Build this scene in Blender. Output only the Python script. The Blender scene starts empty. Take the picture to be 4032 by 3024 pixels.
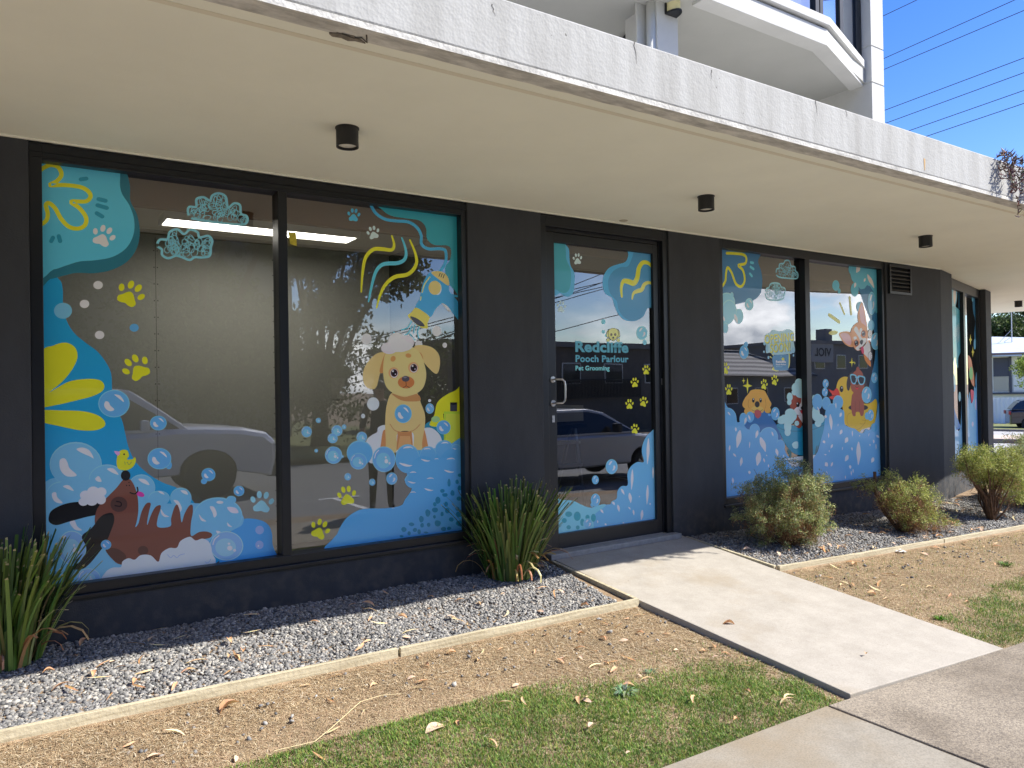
import bpy, bmesh, math, random
import numpy as np
from mathutils import Vector, Matrix, Euler
random.seed(7); rng = np.random.default_rng(7)
S = bpy.context.scene
COL = S.collection
R = math.radians

# ---------------------------------------------------------------- camera
F = 2930.0
CAM = np.array([0.0, 0.0, 1.37])
_a = math.atan(.0165)
_X = np.array([6490-2016, 1459-1512, F]); _X = _X/np.linalg.norm(_X)
_u = np.array([-math.sin(_a), -math.cos(_a), 0.0]); _u[2] = -(_u@_X)/_X[2]; _u /= np.linalg.norm(_u)
_Y = np.cross(_u, _X)
M3 = np.array([_X, _Y, _u])          # rows: world axes written in camera axes (x right, y down, z ahead)
cd = bpy.data.cameras.new('camera'); co = bpy.data.objects.new('camera', cd); COL.objects.link(co)
cd.sensor_width = 36; cd.lens = F/4032*36; cd.clip_start = .05; cd.clip_end = 2000
rot = np.array([M3@np.array([1, 0, 0]), M3@np.array([0, -1, 0]), M3@np.array([0, 0, -1])]).T
mw = Matrix.Identity(4)
for i in range(3):
    for j in range(3): mw[i][j] = rot[i][j]
mw.translation = Vector(CAM)
co.matrix_world = mw
S.camera = co

def P(x, y, axis, val):
    """the point of the plane axis=val seen at picture position (x, y)"""
    r = M3@np.array([x-2016, y-1512, F]); t = (val-CAM[axis])/r[axis]
    return CAM+t*r

# ---------------------------------------------------------------- light
SUN = Vector((1.3, -1.0, 1.60)).normalized()
el = math.asin(SUN.z)
W = bpy.data.worlds.new('World'); S.world = W; W.use_nodes = True
nt = W.node_tree; nt.nodes.clear()
def nn(t, ty, **k):
    n = t.nodes.new(ty)
    for a, b in k.items(): setattr(n, a, b)
    return n
out = nn(nt, 'ShaderNodeOutputWorld'); bg = nn(nt, 'ShaderNodeBackground'); sky = nn(nt, 'ShaderNodeTexSky')
sky.sky_type = 'NISHITA'; sky.sun_disc = False; sky.sun_elevation = el; sky.sun_rotation = math.atan2(SUN.x, SUN.y)
sky.air_density = 1.0; sky.dust_density = .35; sky.ozone_density = 2.2; sky.altitude = 0
bg.inputs[1].default_value = .15
tc = nn(nt, 'ShaderNodeTexCoord'); sep = nn(nt, 'ShaderNodeSeparateXYZ'); nt.links.new(tc.outputs['Generated'], sep.inputs[0])
def mth(t, op, a, b=None, c=None):
    n = nn(t, 'ShaderNodeMath', operation=op)
    for i, v in enumerate((a, b, c)):
        if v is None: continue
        if isinstance(v, (int, float)): n.inputs[i].default_value = v
        else: t.links.new(v, n.inputs[i])
    return n.outputs[0]
# cumulus low in the sky behind the street: noise on the projected cloud deck
zc = mth(nt, 'ADD', mth(nt, 'MAXIMUM', sep.outputs['Z'], 0), .10)
cx = mth(nt, 'DIVIDE', sep.outputs['X'], zc); cy = mth(nt, 'DIVIDE', sep.outputs['Y'], zc)
cmb = nn(nt, 'ShaderNodeCombineXYZ'); nt.links.new(mth(nt, 'MULTIPLY', sep.outputs['X'], 5), cmb.inputs[0]); nt.links.new(mth(nt, 'MULTIPLY', sep.outputs['Y'], 5), cmb.inputs[1]); nt.links.new(mth(nt, 'MULTIPLY', sep.outputs['Z'], 10), cmb.inputs[2])
nz = nn(nt, 'ShaderNodeTexNoise'); nz.inputs['Scale'].default_value = 1.15; nz.inputs['Detail'].default_value = 9; nz.inputs['Roughness'].default_value = .55
nt.links.new(cmb.outputs[0], nz.inputs['Vector'])
cr = nn(nt, 'ShaderNodeValToRGB'); cr.color_ramp.elements[0].position = .44; cr.color_ramp.elements[1].position = .53
nt.links.new(nz.outputs['Fac'], cr.inputs[0])
low = nn(nt, 'ShaderNodeMapRange'); low.inputs[1].default_value = .5; low.inputs[2].default_value = .22; nt.links.new(sep.outputs['Z'], low.inputs[0])
side = nn(nt, 'ShaderNodeMapRange'); side.inputs[1].default_value = -.25; side.inputs[2].default_value = -.6
nt.links.new(mth(nt, 'SUBTRACT', sep.outputs['Y'], mth(nt, 'MULTIPLY', sep.outputs['X'], .35)), side.inputs[0])
sx_ = nn(nt, 'ShaderNodeMapRange'); sx_.inputs[1].default_value = .60; sx_.inputs[2].default_value = .76; nt.links.new(sep.outputs['X'], sx_.inputs[0])
hz_ = nn(nt, 'ShaderNodeMapRange'); hz_.inputs[1].default_value = .11; hz_.inputs[2].default_value = .05; nt.links.new(sep.outputs['Z'], hz_.inputs[0])
cf = mth(nt, 'MULTIPLY', mth(nt, 'MULTIPLY', mth(nt, 'MULTIPLY', cr.outputs[0], low.outputs[0]), side.outputs[0]), mth(nt, 'MAXIMUM', sx_.outputs[0], hz_.outputs[0]))
nz2 = nn(nt, 'ShaderNodeTexNoise'); nz2.inputs['Scale'].default_value = 2.6; nz2.inputs['Detail'].default_value = 6; nt.links.new(cmb.outputs[0], nz2.inputs['Vector'])
ccol = nn(nt, 'ShaderNodeMixRGB'); ccol.inputs[1].default_value = (2.6, 2.9, 3.4, 1); ccol.inputs[2].default_value = (13, 12.8, 12.4, 1); nt.links.new(mth(nt, 'MULTIPLY', mth(nt, 'SUBTRACT', nz2.outputs['Fac'], .3), 2.2), ccol.inputs[0])
hs = nn(nt, 'ShaderNodeHueSaturation'); hs.inputs['Hue'].default_value = .519; hs.inputs['Saturation'].default_value = 1.38; hs.inputs['Value'].default_value = .64; nt.links.new(sky.outputs[0], hs.inputs['Color'])
mx = nn(nt, 'ShaderNodeMixRGB'); nt.links.new(cf, mx.inputs[0]); nt.links.new(hs.outputs[0], mx.inputs[1]); nt.links.new(ccol.outputs[0], mx.inputs[2])
nt.links.new(mx.outputs[0], bg.inputs[0]); nt.links.new(bg.outputs[0], out.inputs[0])
sl = bpy.data.lights.new('sun', 'SUN'); so = bpy.data.objects.new('sun', sl); COL.objects.link(so)
sl.energy = 3.5; sl.angle = R(.53); sl.color = (1, .955, .88)
so.rotation_euler = SUN.to_track_quat('Z', 'Y').to_euler()
S.view_settings.view_transform = 'Standard'; S.view_settings.look = 'None'; S.view_settings.exposure = 1.36; S.view_settings.gamma = 1

# ---------------------------------------------------------------- helpers
def srgb(c):
    return tuple(((v/255)/12.92 if v/255 <= .04045 else ((v/255+.055)/1.055)**2.4) for v in c)
MATS = {}
def mat(name, col=(.5, .5, .5), rough=.7, metal=0, var=0, vscale=6, bump=0, bscale=40, col2=None, spec=.5, emit=0, coat=0, streak=None, detail=6, trans=0):
    if name in MATS: return MATS[name]
    m = bpy.data.materials.new(name); m.use_nodes = True; t = m.node_tree; b = t.nodes['Principled BSDF']
    b.inputs['Base Color'].default_value = (*col, 1); b.inputs['Roughness'].default_value = rough; b.inputs['Metallic'].default_value = metal
    b.inputs['Specular IOR Level'].default_value = spec; b.inputs['Coat Weight'].default_value = coat
    tcn = nn(t, 'ShaderNodeTexCoord')
    if var or col2:
        n = nn(t, 'ShaderNodeTexNoise'); n.inputs['Scale'].default_value = vscale; n.inputs['Detail'].default_value = detail; n.inputs['Roughness'].default_value = .65
        src = tcn.outputs['Object']
        if streak:
            mp = nn(t, 'ShaderNodeMapping'); mp.inputs['Scale'].default_value = streak; t.links.new(src, mp.inputs[0]); src = mp.outputs[0]
        t.links.new(src, n.inputs['Vector'])
        r = nn(t, 'ShaderNodeValToRGB'); r.color_ramp.elements[0].position = .35; r.color_ramp.elements[1].position = .65
        c2 = col2 or tuple(min(1, c*(1+var)) for c in col); c1 = col if col2 else tuple(c*(1-var) for c in col)
        r.color_ramp.elements[0].color = (*c1, 1); r.color_ramp.elements[1].color = (*c2, 1)
        t.links.new(n.outputs['Fac'], r.inputs[0]); t.links.new(r.outputs[0], b.inputs['Base Color'])
    if bump:
        n2 = nn(t, 'ShaderNodeTexNoise'); n2.inputs['Scale'].default_value = bscale; n2.inputs['Detail'].default_value = 8; t.links.new(tcn.outputs['Object'], n2.inputs['Vector'])
        bn = nn(t, 'ShaderNodeBump'); bn.inputs['Strength'].default_value = bump; bn.inputs['Distance'].default_value = .01
        t.links.new(n2.outputs['Fac'], bn.inputs['Height']); t.links.new(bn.outputs[0], b.inputs['Normal'])
    if emit:
        b.inputs['Emission Color'].default_value = (*col, 1); b.inputs['Emission Strength'].default_value = emit
    if trans:
        b.inputs['Transmission Weight'].default_value = 0
        tl = nn(t, 'ShaderNodeBsdfTranslucent'); ms = nn(t, 'ShaderNodeMixShader'); ms.inputs[0].default_value = trans
        o = t.nodes['Material Output']
        t.links.new(b.outputs[0], ms.inputs[1]); t.links.new(tl.outputs[0], ms.inputs[2]); t.links.new(ms.outputs[0], o.inputs[0])
        bc = b.inputs['Base Color']
        if bc.is_linked: t.links.new(bc.links[0].from_socket, tl.inputs[0])
        else: tl.inputs[0].default_value = (*col, 1)
    MATS[name] = m
    return m
def attr_mat(name, rough=.4, spec=.4, bump=0, trans=0, mult=1.0):
    """colour comes from the per-face 'tint' of the mesh (printed colours, stone colours, leaf colours)"""
    m = bpy.data.materials.new(name); m.use_nodes = True; t = m.node_tree; b = t.nodes['Principled BSDF']
    a = nn(t, 'ShaderNodeAttribute', attribute_name='tint'); b.inputs['Roughness'].default_value = rough; b.inputs['Specular IOR Level'].default_value = spec
    t.links.new(a.outputs['Color'], b.inputs['Base Color'])
    if bump:
        tcn = nn(t, 'ShaderNodeTexCoord'); n2 = nn(t, 'ShaderNodeTexNoise'); n2.inputs['Scale'].default_value = 160; t.links.new(tcn.outputs['Object'], n2.inputs['Vector'])
        bn = nn(t, 'ShaderNodeBump'); bn.inputs['Strength'].default_value = bump; bn.inputs['Distance'].default_value = .004
        t.links.new(n2.outputs['Fac'], bn.inputs['Height']); t.links.new(bn.outputs[0], b.inputs['Normal'])
    if trans:
        tl = nn(t, 'ShaderNodeBsdfTranslucent'); ms = nn(t, 'ShaderNodeMixShader'); ms.inputs[0].default_value = trans
        t.links.new(a.outputs['Color'], tl.inputs[0]); t.links.new(b.outputs[0], ms.inputs[1]); t.links.new(tl.outputs[0], ms.inputs[2]); t.links.new(ms.outputs[0], t.nodes['Material Output'].inputs[0])
    return m
def glass_mat(name, tint=(.8, .82, .8), refl=1.0):
    m = bpy.data.materials.new(name); m.use_nodes = True; t = m.node_tree; t.nodes.clear()
    o = nn(t, 'ShaderNodeOutputMaterial'); tr = nn(t, 'ShaderNodeBsdfTransparent'); gl = nn(t, 'ShaderNodeBsdfGlossy'); ms = nn(t, 'ShaderNodeMixShader')
    tr.inputs[0].default_value = (*tint, 1); gl.inputs['Roughness'].default_value = 0; gl.inputs[0].default_value = (.93, .95, 1, 1)
    fr = nn(t, 'ShaderNodeLayerWeight'); fr.inputs[0].default_value = .5
    p = mth(t, 'POWER', fr.outputs['Facing'], 2.2)
    f = mth(t, 'ADD', mth(t, 'MULTIPLY', p, .85*refl), .145*refl)
    # faint waviness of float glass
    tcn = nn(t, 'ShaderNodeTexCoord'); n2 = nn(t, 'ShaderNodeTexNoise'); n2.inputs['Scale'].default_value = 1.1; n2.inputs['Detail'].default_value = 1; t.links.new(tcn.outputs['Object'], n2.inputs['Vector'])
    bn = nn(t, 'ShaderNodeBump'); bn.inputs['Strength'].default_value = .12; bn.inputs['Distance'].default_value = .01; t.links.new(n2.outputs['Fac'], bn.inputs['Height']); t.links.new(bn.outputs[0], gl.inputs['Normal'])
    t.links.new(f, ms.inputs[0]); t.links.new(tr.outputs[0], ms.inputs[1]); t.links.new(gl.outputs[0], ms.inputs[2]); t.links.new(ms.outputs[0], o.inputs[0])
    return m

class MB:
    """collects geometry, links it as one mesh object"""
    def __init__(s): s.v = []; s.f = []; s.mi = []; s.t = []; s.cur = 0; s.tint = None
    def add(s, vs, fs, tint=None):
        o = len(s.v); s.v += [tuple(map(float, p)) for p in vs]
        for f in fs: s.f.append(tuple(i+o for i in f)); s.mi.append(s.cur); s.t.append(tint or s.tint or (1, 1, 1))
    def box(s, a, b, tint=None):
        x0, y0, z0 = a; x1, y1, z1 = b
        s.add([(x0, y0, z0), (x1, y0, z0), (x1, y1, z0), (x0, y1, z0), (x0, y0, z1), (x1, y0, z1), (x1, y1, z1), (x0, y1, z1)],
              [(0, 3, 2, 1), (4, 5, 6, 7), (0, 1, 5, 4), (1, 2, 6, 5), (2, 3, 7, 6), (3, 0, 4, 7)], tint)
    def prism(s, pts, z0, z1, tint=None):
        n = len(pts)
        g = (lambda z, p: z(p) if callable(z) else z)
        s.add([(p[0], p[1], g(z0, p)) for p in pts]+[(p[0], p[1], g(z1, p)) for p in pts],
              [tuple(range(n))[::-1], tuple(range(n, 2*n))]+[(i, (i+1) % n, n+(i+1) % n, n+i) for i in range(n)], tint)
    def tube(s, path, r, seg=8, cap=True, tint=None):
        path = [Vector(p) for p in path]; n = len(path); vs = []
        rr = r if isinstance(r, (list, tuple)) else [r]*n
        up = None
        for i, p in enumerate(path):
            d = (path[min(i+1, n-1)]-path[max(i-1, 0)]).normalized()
            if up is None: up = d.orthogonal().normalized()
            up = (up-d*up.dot(d)).normalized(); w = d.cross(up)
            for k in range(seg):
                a = 2*math.pi*k/seg; vs.append(p+(up*math.cos(a)+w*math.sin(a))*rr[i])
        fs = [(i*seg+k, i*seg+(k+1) % seg, (i+1)*seg+(k+1) % seg, (i+1)*seg+k) for i in range(n-1) for k in range(seg)]
        if cap: fs += [tuple(range(seg))[::-1], tuple(range((n-1)*seg, n*seg))]
        s.add(vs, fs, tint)
    def cyl(s, c, r, z0, z1, seg=32, r2=None):
        s.tube([(c[0], c[1], z0), (c[0], c[1], z1)], [r, r2 or r], seg)
    def ring(s, prof, seg=32, c=(0, 0, 0), axis='z', tint=None):
        vs = []; n = len(prof)
        for k in range(seg):
            a = 2*math.pi*k/seg
            for (r, h) in prof:
                p = (r*math.cos(a), r*math.sin(a), h) if axis == 'z' else (r*math.cos(a), h, r*math.sin(a))
                vs.append((p[0]+c[0], p[1]+c[1], p[2]+c[2]))
        s.add(vs, [(k*n+j, ((k+1) % seg)*n+j, ((k+1) % seg)*n+j+1, k*n+j+1) for k in range(seg) for j in range(n-1)], tint)
    def build(s, name, mats, parent=None, smooth=False, bevel=0, loc=None):
        me = bpy.data.meshes.new(name); me.from_pydata(s.v, [], s.f)
        mats = mats if isinstance(mats, (list, tuple)) else [mats]
        for m in mats: me.materials.append(m)
        if len(mats) > 1: me.polygons.foreach_set('material_index', s.mi)
        if any(t != (1, 1, 1) for t in s.t[:1]) or (s.t and s.t[0] != (1, 1, 1)):
            a = me.attributes.new('tint', 'FLOAT_COLOR', 'FACE'); a.data.foreach_set('color', np.array([(*t, 1) for t in s.t], dtype=np.float32).ravel())
        if smooth: me.shade_smooth()
        o = bpy.data.objects.new(name, me); COL.objects.link(o)
        if loc is not None:
            o.location = loc
            me.transform(Matrix.Translation(-Vector(loc)))
        if parent is not None: attach(o, parent)
        if bevel:
            md = o.modifiers.new('bevel', 'BEVEL'); md.width = bevel; md.segments = 2; md.limit_method = 'ANGLE'
        return o
def attach(o, parent):
    o.parent = parent
    if parent.type == 'EMPTY' and parent.rotation_euler[2] == 0: o.matrix_parent_inverse = Matrix.Translation(-Vector(parent.location))
def np_mesh(name, V, FC, m, tint=None, parent=None, smooth=False):
    """V (n,3), FC (k,3|4) index arrays, tint (k,3)"""
    me = bpy.data.meshes.new(name); k = FC.shape[1]
    me.vertices.add(len(V)); me.vertices.foreach_set('co', V.astype(np.float32).ravel())
    me.loops.add(FC.size); me.loops.foreach_set('vertex_index', FC.astype(np.int32).ravel())
    me.polygons.add(len(FC)); me.polygons.foreach_set('loop_start', np.arange(0, FC.size, k, dtype=np.int32))
    me.update(calc_edges=True)
    if tint is not None:
        a = me.attributes.new('tint', 'FLOAT_COLOR', 'FACE'); a.data.foreach_set('color', np.hstack([tint, np.ones((len(tint), 1))]).astype(np.float32).ravel())
    me.materials.append(m)
    if smooth: me.shade_smooth()
    o = bpy.data.objects.new(name, me); COL.objects.link(o)
    if parent is not None: attach(o, parent)
    return o
def tag(o, label=None, cat=None, group=None, kind=None):
    if label: o['label'] = label
    if cat: o['category'] = cat
    if group: o['group'] = group
    if kind: o['kind'] = kind
    return o
def thing(name, label, cat, loc=(0, 0, 0), rz=0, group=None):
    o = bpy.data.objects.new(name, None); COL.objects.link(o); o.location = loc; o.rotation_euler = (0, 0, rz); o.empty_display_size = .1
    return tag(o, label, cat, group)

# ---------------------------------------------------------------- ground heights
def lerp(a, b, t): return a+(b-a)*t
def z_wall(x): return -.02*max(0, x-5)
def z_board(x): return float(np.interp(x, [-3, 1, 3.55, 5.06, 6, 9.3, 13.5], [0, -.05, -.085, -.088, -.125, -.245, -.38]))
def z_foot(x): return -.22-.0235*(max(0, x-3)) if x < 60 else -1.56
def ground_z(x, y):
    if x > 13.5: 
        t = min(1, (x-13.5)/2); return lerp(ground_z(13.49, y), z_foot(x), t) if t < 1 else z_foot(x)
    if y >= 4.87: return z_wall(x)-.03
    if y >= 3.86: return lerp(z_board(x)-.035, z_wall(x)-.02, (y-3.86)/1.01)
    if y >= 3.80: return lerp(z_board(x)-.06, z_board(x)-.035, (y-3.80)/.06)
    if y >= 2.26: return lerp(z_foot(x)-.025, z_board(x)-.06, (y-2.26)/1.54)
    if y >= .7: return z_foot(x)-.03
    if y >= .2: return z_foot(x)-.03
    if y >= .0: return lerp(z_foot(x)-.2, z_foot(x)-.03, y/.2)
    return z_foot(x)-.2
# ================================================================ setting
m_dry = mat('dry_soil', srgb((124, 104, 80)), .95, var=.35, vscale=9, bump=.6, bscale=120, col2=srgb((158, 134, 106)))
m_road = mat('asphalt', (.2, .198, .19), .9, var=.25, vscale=30, bump=.4, bscale=300)
def concrete(name, c1, c2, stain, grit=.35, smin=.56):
    m = bpy.data.materials.new(name); m.use_nodes = True; t = m.node_tree; b = t.nodes['Principled BSDF']; b.inputs['Roughness'].default_value = .85; tcn = nn(t, 'ShaderNodeTexCoord')
    def noise(sc, det=6, rg=.6): n = nn(t, 'ShaderNodeTexNoise'); n.inputs['Scale'].default_value = sc; n.inputs['Detail'].default_value = det; n.inputs['Roughness'].default_value = rg; t.links.new(tcn.outputs['Object'], n.inputs['Vector']); return n.outputs['Fac']
    def ramp(f, p0, p1, a, b_): r = nn(t, 'ShaderNodeValToRGB'); r.color_ramp.elements[0].position = p0; r.color_ramp.elements[1].position = p1; r.color_ramp.elements[0].color = (*a, 1); r.color_ramp.elements[1].color = (*b_, 1); t.links.new(f, r.inputs[0]); return r.outputs[0]
    def mixc(f, a, b_, ty='MIX'):
        x = nn(t, 'ShaderNodeMixRGB', blend_type=ty)
        for i, v in ((0, f), (1, a), (2, b_)):
            if isinstance(v, (float, int)): x.inputs[i].default_value = v
            elif isinstance(v, tuple): x.inputs[i].default_value = (*v, 1)
            else: t.links.new(v, x.inputs[i])
        return x.outputs[0]
    base = ramp(noise(5, 10, .75), .3, .7, c1, c2)
    st = ramp(noise(1.3, 7, .6), smin, smin+.2, (0, 0, 0), (.75, .75, .75)); base = mixc(st, base, stain)
    base = mixc(1.0, base, ramp(noise(130, 2, .5), .3, .62, (1-grit, 1-grit, 1-grit), (1, 1, 1)), 'MULTIPLY')
    sp = ramp(noise(22, 3, .9), .27, .30, (.5, .47, .42), (1, 1, 1)); base = mixc(1.0, base, sp, 'MULTIPLY')
    t.links.new(base, b.inputs['Base Color']); bn = nn(t, 'ShaderNodeBump'); bn.inputs['Strength'].default_value = .25; bn.inputs['Distance'].default_value = .003; t.links.new(noise(180, 4), bn.inputs['Height']); t.links.new(bn.outputs[0], b.inputs['Normal']); return m
m_conc = concrete('concrete_new', srgb((158, 151, 139)), srgb((179, 172, 160)), srgb((150, 135, 110)), .16)
m_conc2 = concrete('concrete_slab', srgb((140, 132, 117)), srgb((162, 155, 141)), srgb((148, 132, 106)), .26, .5)
m_agg = None
def aggregate():
    m = bpy.data.materials.new('exposed_aggregate'); m.use_nodes = True; t = m.node_tree; b = t.nodes['Principled BSDF']; b.inputs['Roughness'].default_value = .9
    tcn = nn(t, 'ShaderNodeTexCoord'); v = nn(t, 'ShaderNodeTexVoronoi'); v.inputs['Scale'].default_value = 150; t.links.new(tcn.outputs['Object'], v.inputs['Vector'])
    n = nn(t, 'ShaderNodeTexNoise'); n.inputs['Scale'].default_value = 2.5; n.inputs['Detail'].default_value = 6; t.links.new(tcn.outputs['Object'], n.inputs['Vector'])
    r = nn(t, 'ShaderNodeValToRGB'); e = r.color_ramp; e.elements[0].position = 0; e.elements[0].color = (*srgb((116, 107, 95)), 1); e.elements[1].position = 1; e.elements[1].color = (*srgb((166, 154, 135)), 1)
    sp = nn(t, 'ShaderNodeSeparateColor'); t.links.new(v.outputs['Color'], sp.inputs[0]); t.links.new(sp.outputs[0], r.inputs[0])
    r2 = nn(t, 'ShaderNodeValToRGB'); r2.color_ramp.elements[0].color = (.62, .6, .58, 1); r2.color_ramp.elements[0].position = .3; r2.color_ramp.elements[1].color = (1, 1, 1, 1); r2.color_ramp.elements[1].position = .6; t.links.new(n.outputs['Fac'], r2.inputs[0])
    mu = nn(t, 'ShaderNodeMixRGB', blend_type='MULTIPLY'); mu.inputs[0].default_value = 1; t.links.new(r.outputs[0], mu.inputs[1]); t.links.new(r2.outputs[0], mu.inputs[2]); t.links.new(mu.outputs[0], b.inputs['Base Color'])
    bn = nn(t, 'ShaderNodeBump'); bn.inputs['Strength'].default_value = .5; bn.inputs['Distance'].default_value = .003; t.links.new(v.outputs['Distance'], bn.inputs['Height']); bn.invert = True; t.links.new(bn.outputs[0], b.inputs['Normal'])
    return m
m_agg = aggregate()
# ground sheet: fine near the garden, coarse to the horizon
xs = np.unique(np.concatenate([np.arange(-4, 14, .12), np.linspace(14, 60, 24), [-900, -300, -100, -40, -20, -10, 90, 150, 300, 900]]))
ys = np.unique(np.concatenate([np.arange(-.3, 5.4, .08), [3.80, 3.86, 2.26, .0, .2, .7], np.linspace(6, 40, 12), [-900, -300, -100, -50, -30, -20, -12, -6, -2, 60, 100, 300, 900]]))
V = np.array([(x, y, ground_z(x, y)) for y in ys for x in xs])
V[:, 2] += 0*np.where((V[:, 1] > 2.3) & (V[:, 1] < 3.78) & (V[:, 0] > -4) & (V[:, 0] < 14), .006*np.sin(V[:, 0]*5.1+V[:, 1]*7)*np.cos(V[:, 1]*9-V[:, 0]*3), 0)
nx = len(xs); FC = np.array([(j*nx+i, j*nx+i+1, (j+1)*nx+i+1, (j+1)*nx+i) for j in range(len(ys)-1) for i in range(nx-1)])
tag(np_mesh('ground', V, FC, m_dry), kind='structure')

def slab(name, poly, z, th, m, bevel=.006):
    mb = MB(); mb.prism(poly, lambda p: z(p)-th, lambda p: z(p)); o = mb.build(name, m, bevel=bevel); tag(o, kind='structure'); return o
# entrance path: a ramp from the door to the footpath
def z_path(p):
    t = max(0, min(1, (4.9-p[1])/(4.9-2.2))); return lerp(.015, -.205, t)
xl, xr = P(2213, 2237, 2, -.01)[0], P(2674, 2115, 2, 0)[0]
XL, XR = 3.53, 5.02
yy_ = [4.90, 4.3, 3.8, 3.3, 2.8, 2.27]
mb = MB(); V = []
for i, y in enumerate(yy_):
    for j in range(4):
        f_ = j/3; yj = y-(.075*f_ if i == 5 else 0); V.append((XL+(XR-XL)*f_, yj, lerp(np.interp(yj, [2.2, 3.8, 4.9], [-.229, -.10, .012]), np.interp(yj, [2.2, 3.8, 4.9], [-.272, -.113, .012]), f_)))
nv = len(V); V += [(a, b, c-.1) for a, b, c in V]
mb.add(V, [(4*i+j, 4*i+4+j, 4*i+5+j, 4*i+1+j) for i in range(5) for j in range(3)]+[(4*i, nv+4*i, nv+4*i+4, 4*i+4) for i in range(5)]+[(4*i+3, 4*i+7, nv+4*i+7, nv+4*i+3) for i in range(5)]+[(20+j, nv+20+j, nv+21+j, 21+j) for j in range(3)])
tag(mb.build('path', m_conc, bevel=.005), kind='structure')
# public footpath: pale slab on the left, exposed aggregate on the right
def z_fp(p): return z_foot(p[0])
J0 = P(3258, 2771, 2, -.222); J1 = P(3894, 3024, 2, -.222)
jx = J0[0]
slab('footpath', [(-6, 2.30), (2.2, 2.285), (jx-.012, 2.262), (jx-.03, .75), (-6, .75)], z_fp, .12, m_conc2)
slab('footpath', [(jx+.004, 2.262), (5.25, 2.18), (9, 2.12), (14, 2.1), (14, .75), (jx-.012, .75)], z_fp, .12, m_agg)
slab('kerb', [(-60, .18), (14, .18), (14, .04), (-60, .04)], lambda p: z_foot(p[0])-.01, .3, m_conc2, .02)
mb = MB()
xr_ = [-200, -40, -10, 3, 14, 30, 60, 200]; V = []; 
for x in xr_: V += [(x, .04, z_foot(x)-.185), (x, -8.8, z_foot(x)-.185)]
mb.add(V, [(2*i, 2*i+1, 2*i+3, 2*i+2) for i in range(len(xr_)-1)]); tag(mb.build('road', m_road), kind='structure')
m_line = mat('road_paint', (.75, .75, .72), .8, var=.1, vscale=20)
mb = MB()
for x0 in (-2.0, 4.35, 10.7, 17): 
    z = z_foot(x0)-.181; mb.box((x0, -2.4, z), (x0+.1, -.25, z+.001))
    mb.box((x0-.4, -2.5, z), (x0+.5, -2.4, z+.001))
mb.box((-60, -4.95, z_foot(0)-.181), (3, -4.85, z_foot(0)-.180))
tag(mb.build('road_marking', m_line), kind='structure')
slab('kerb', [(-60, -8.8), (60, -8.8), (60, -8.95), (-60, -8.95)], lambda p: z_foot(p[0])-.04, .3, m_conc2, .02)
m_verge = mat('verge_grass', srgb((92, 104, 52)), .95, var=.3, vscale=3, bump=.7, bscale=120, col2=srgb((126, 124, 74)))
mb = MB(); V = []
for x in xr_: V += [(x, -8.95, z_foot(x)-.05), (x, -60, z_foot(x)-.05)]
mb.add(V, [(2*i, 2*i+1, 2*i+3, 2*i+2) for i in range(len(xr_)-1)]); tag(mb.build('lawn', m_verge), kind='structure')

# ================================================================ building
m_wall = mat('dark_render', srgb((60, 62, 65)), .75, var=.12, vscale=1.6, bump=.22, bscale=150, spec=.35, streak=(2.5, 2.5, .8), detail=10)
def splash(m):
    t = m.node_tree; b = t.nodes['Principled BSDF']; src = b.inputs['Base Color'].links[0].from_socket; tcn = nn(t, 'ShaderNodeTexCoord'); sp = nn(t, 'ShaderNodeSeparateXYZ'); t.links.new(tcn.outputs['Object'], sp.inputs[0])
    mr = nn(t, 'ShaderNodeMapRange'); mr.inputs[1].default_value = .32; mr.inputs[2].default_value = -.1; t.links.new(sp.outputs['Z'], mr.inputs[0]); n = nn(t, 'ShaderNodeTexNoise'); n.inputs['Scale'].default_value = 14; n.inputs['Detail'].default_value = 8; t.links.new(tcn.outputs['Object'], n.inputs['Vector'])
    f = mth(t, 'MULTIPLY', mr.outputs[0], mth(t, 'MAXIMUM', mth(t, 'MULTIPLY', mth(t, 'SUBTRACT', n.outputs['Fac'], .45), 1.4), 0)); x = nn(t, 'ShaderNodeMixRGB'); x.inputs[2].default_value = (*srgb((128, 116, 100)), 1); t.links.new(f, x.inputs[0]); t.links.new(src, x.inputs[1]); t.links.new(x.outputs[0], b.inputs['Base Color'])
splash(m_wall)
m_alu = mat('black_aluminium', srgb((22, 25, 30)), .38, spec=.5, var=.08, vscale=9)
m_soff = mat('soffit_paint', srgb((243, 243, 226)), .8, var=.03, vscale=1.2, bump=.05, bscale=60)
m_arris = mat('bare_concrete', srgb((196, 194, 187)), .9, var=.28, vscale=7, bump=.5, bscale=60, streak=(1, 3, 3))
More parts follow.
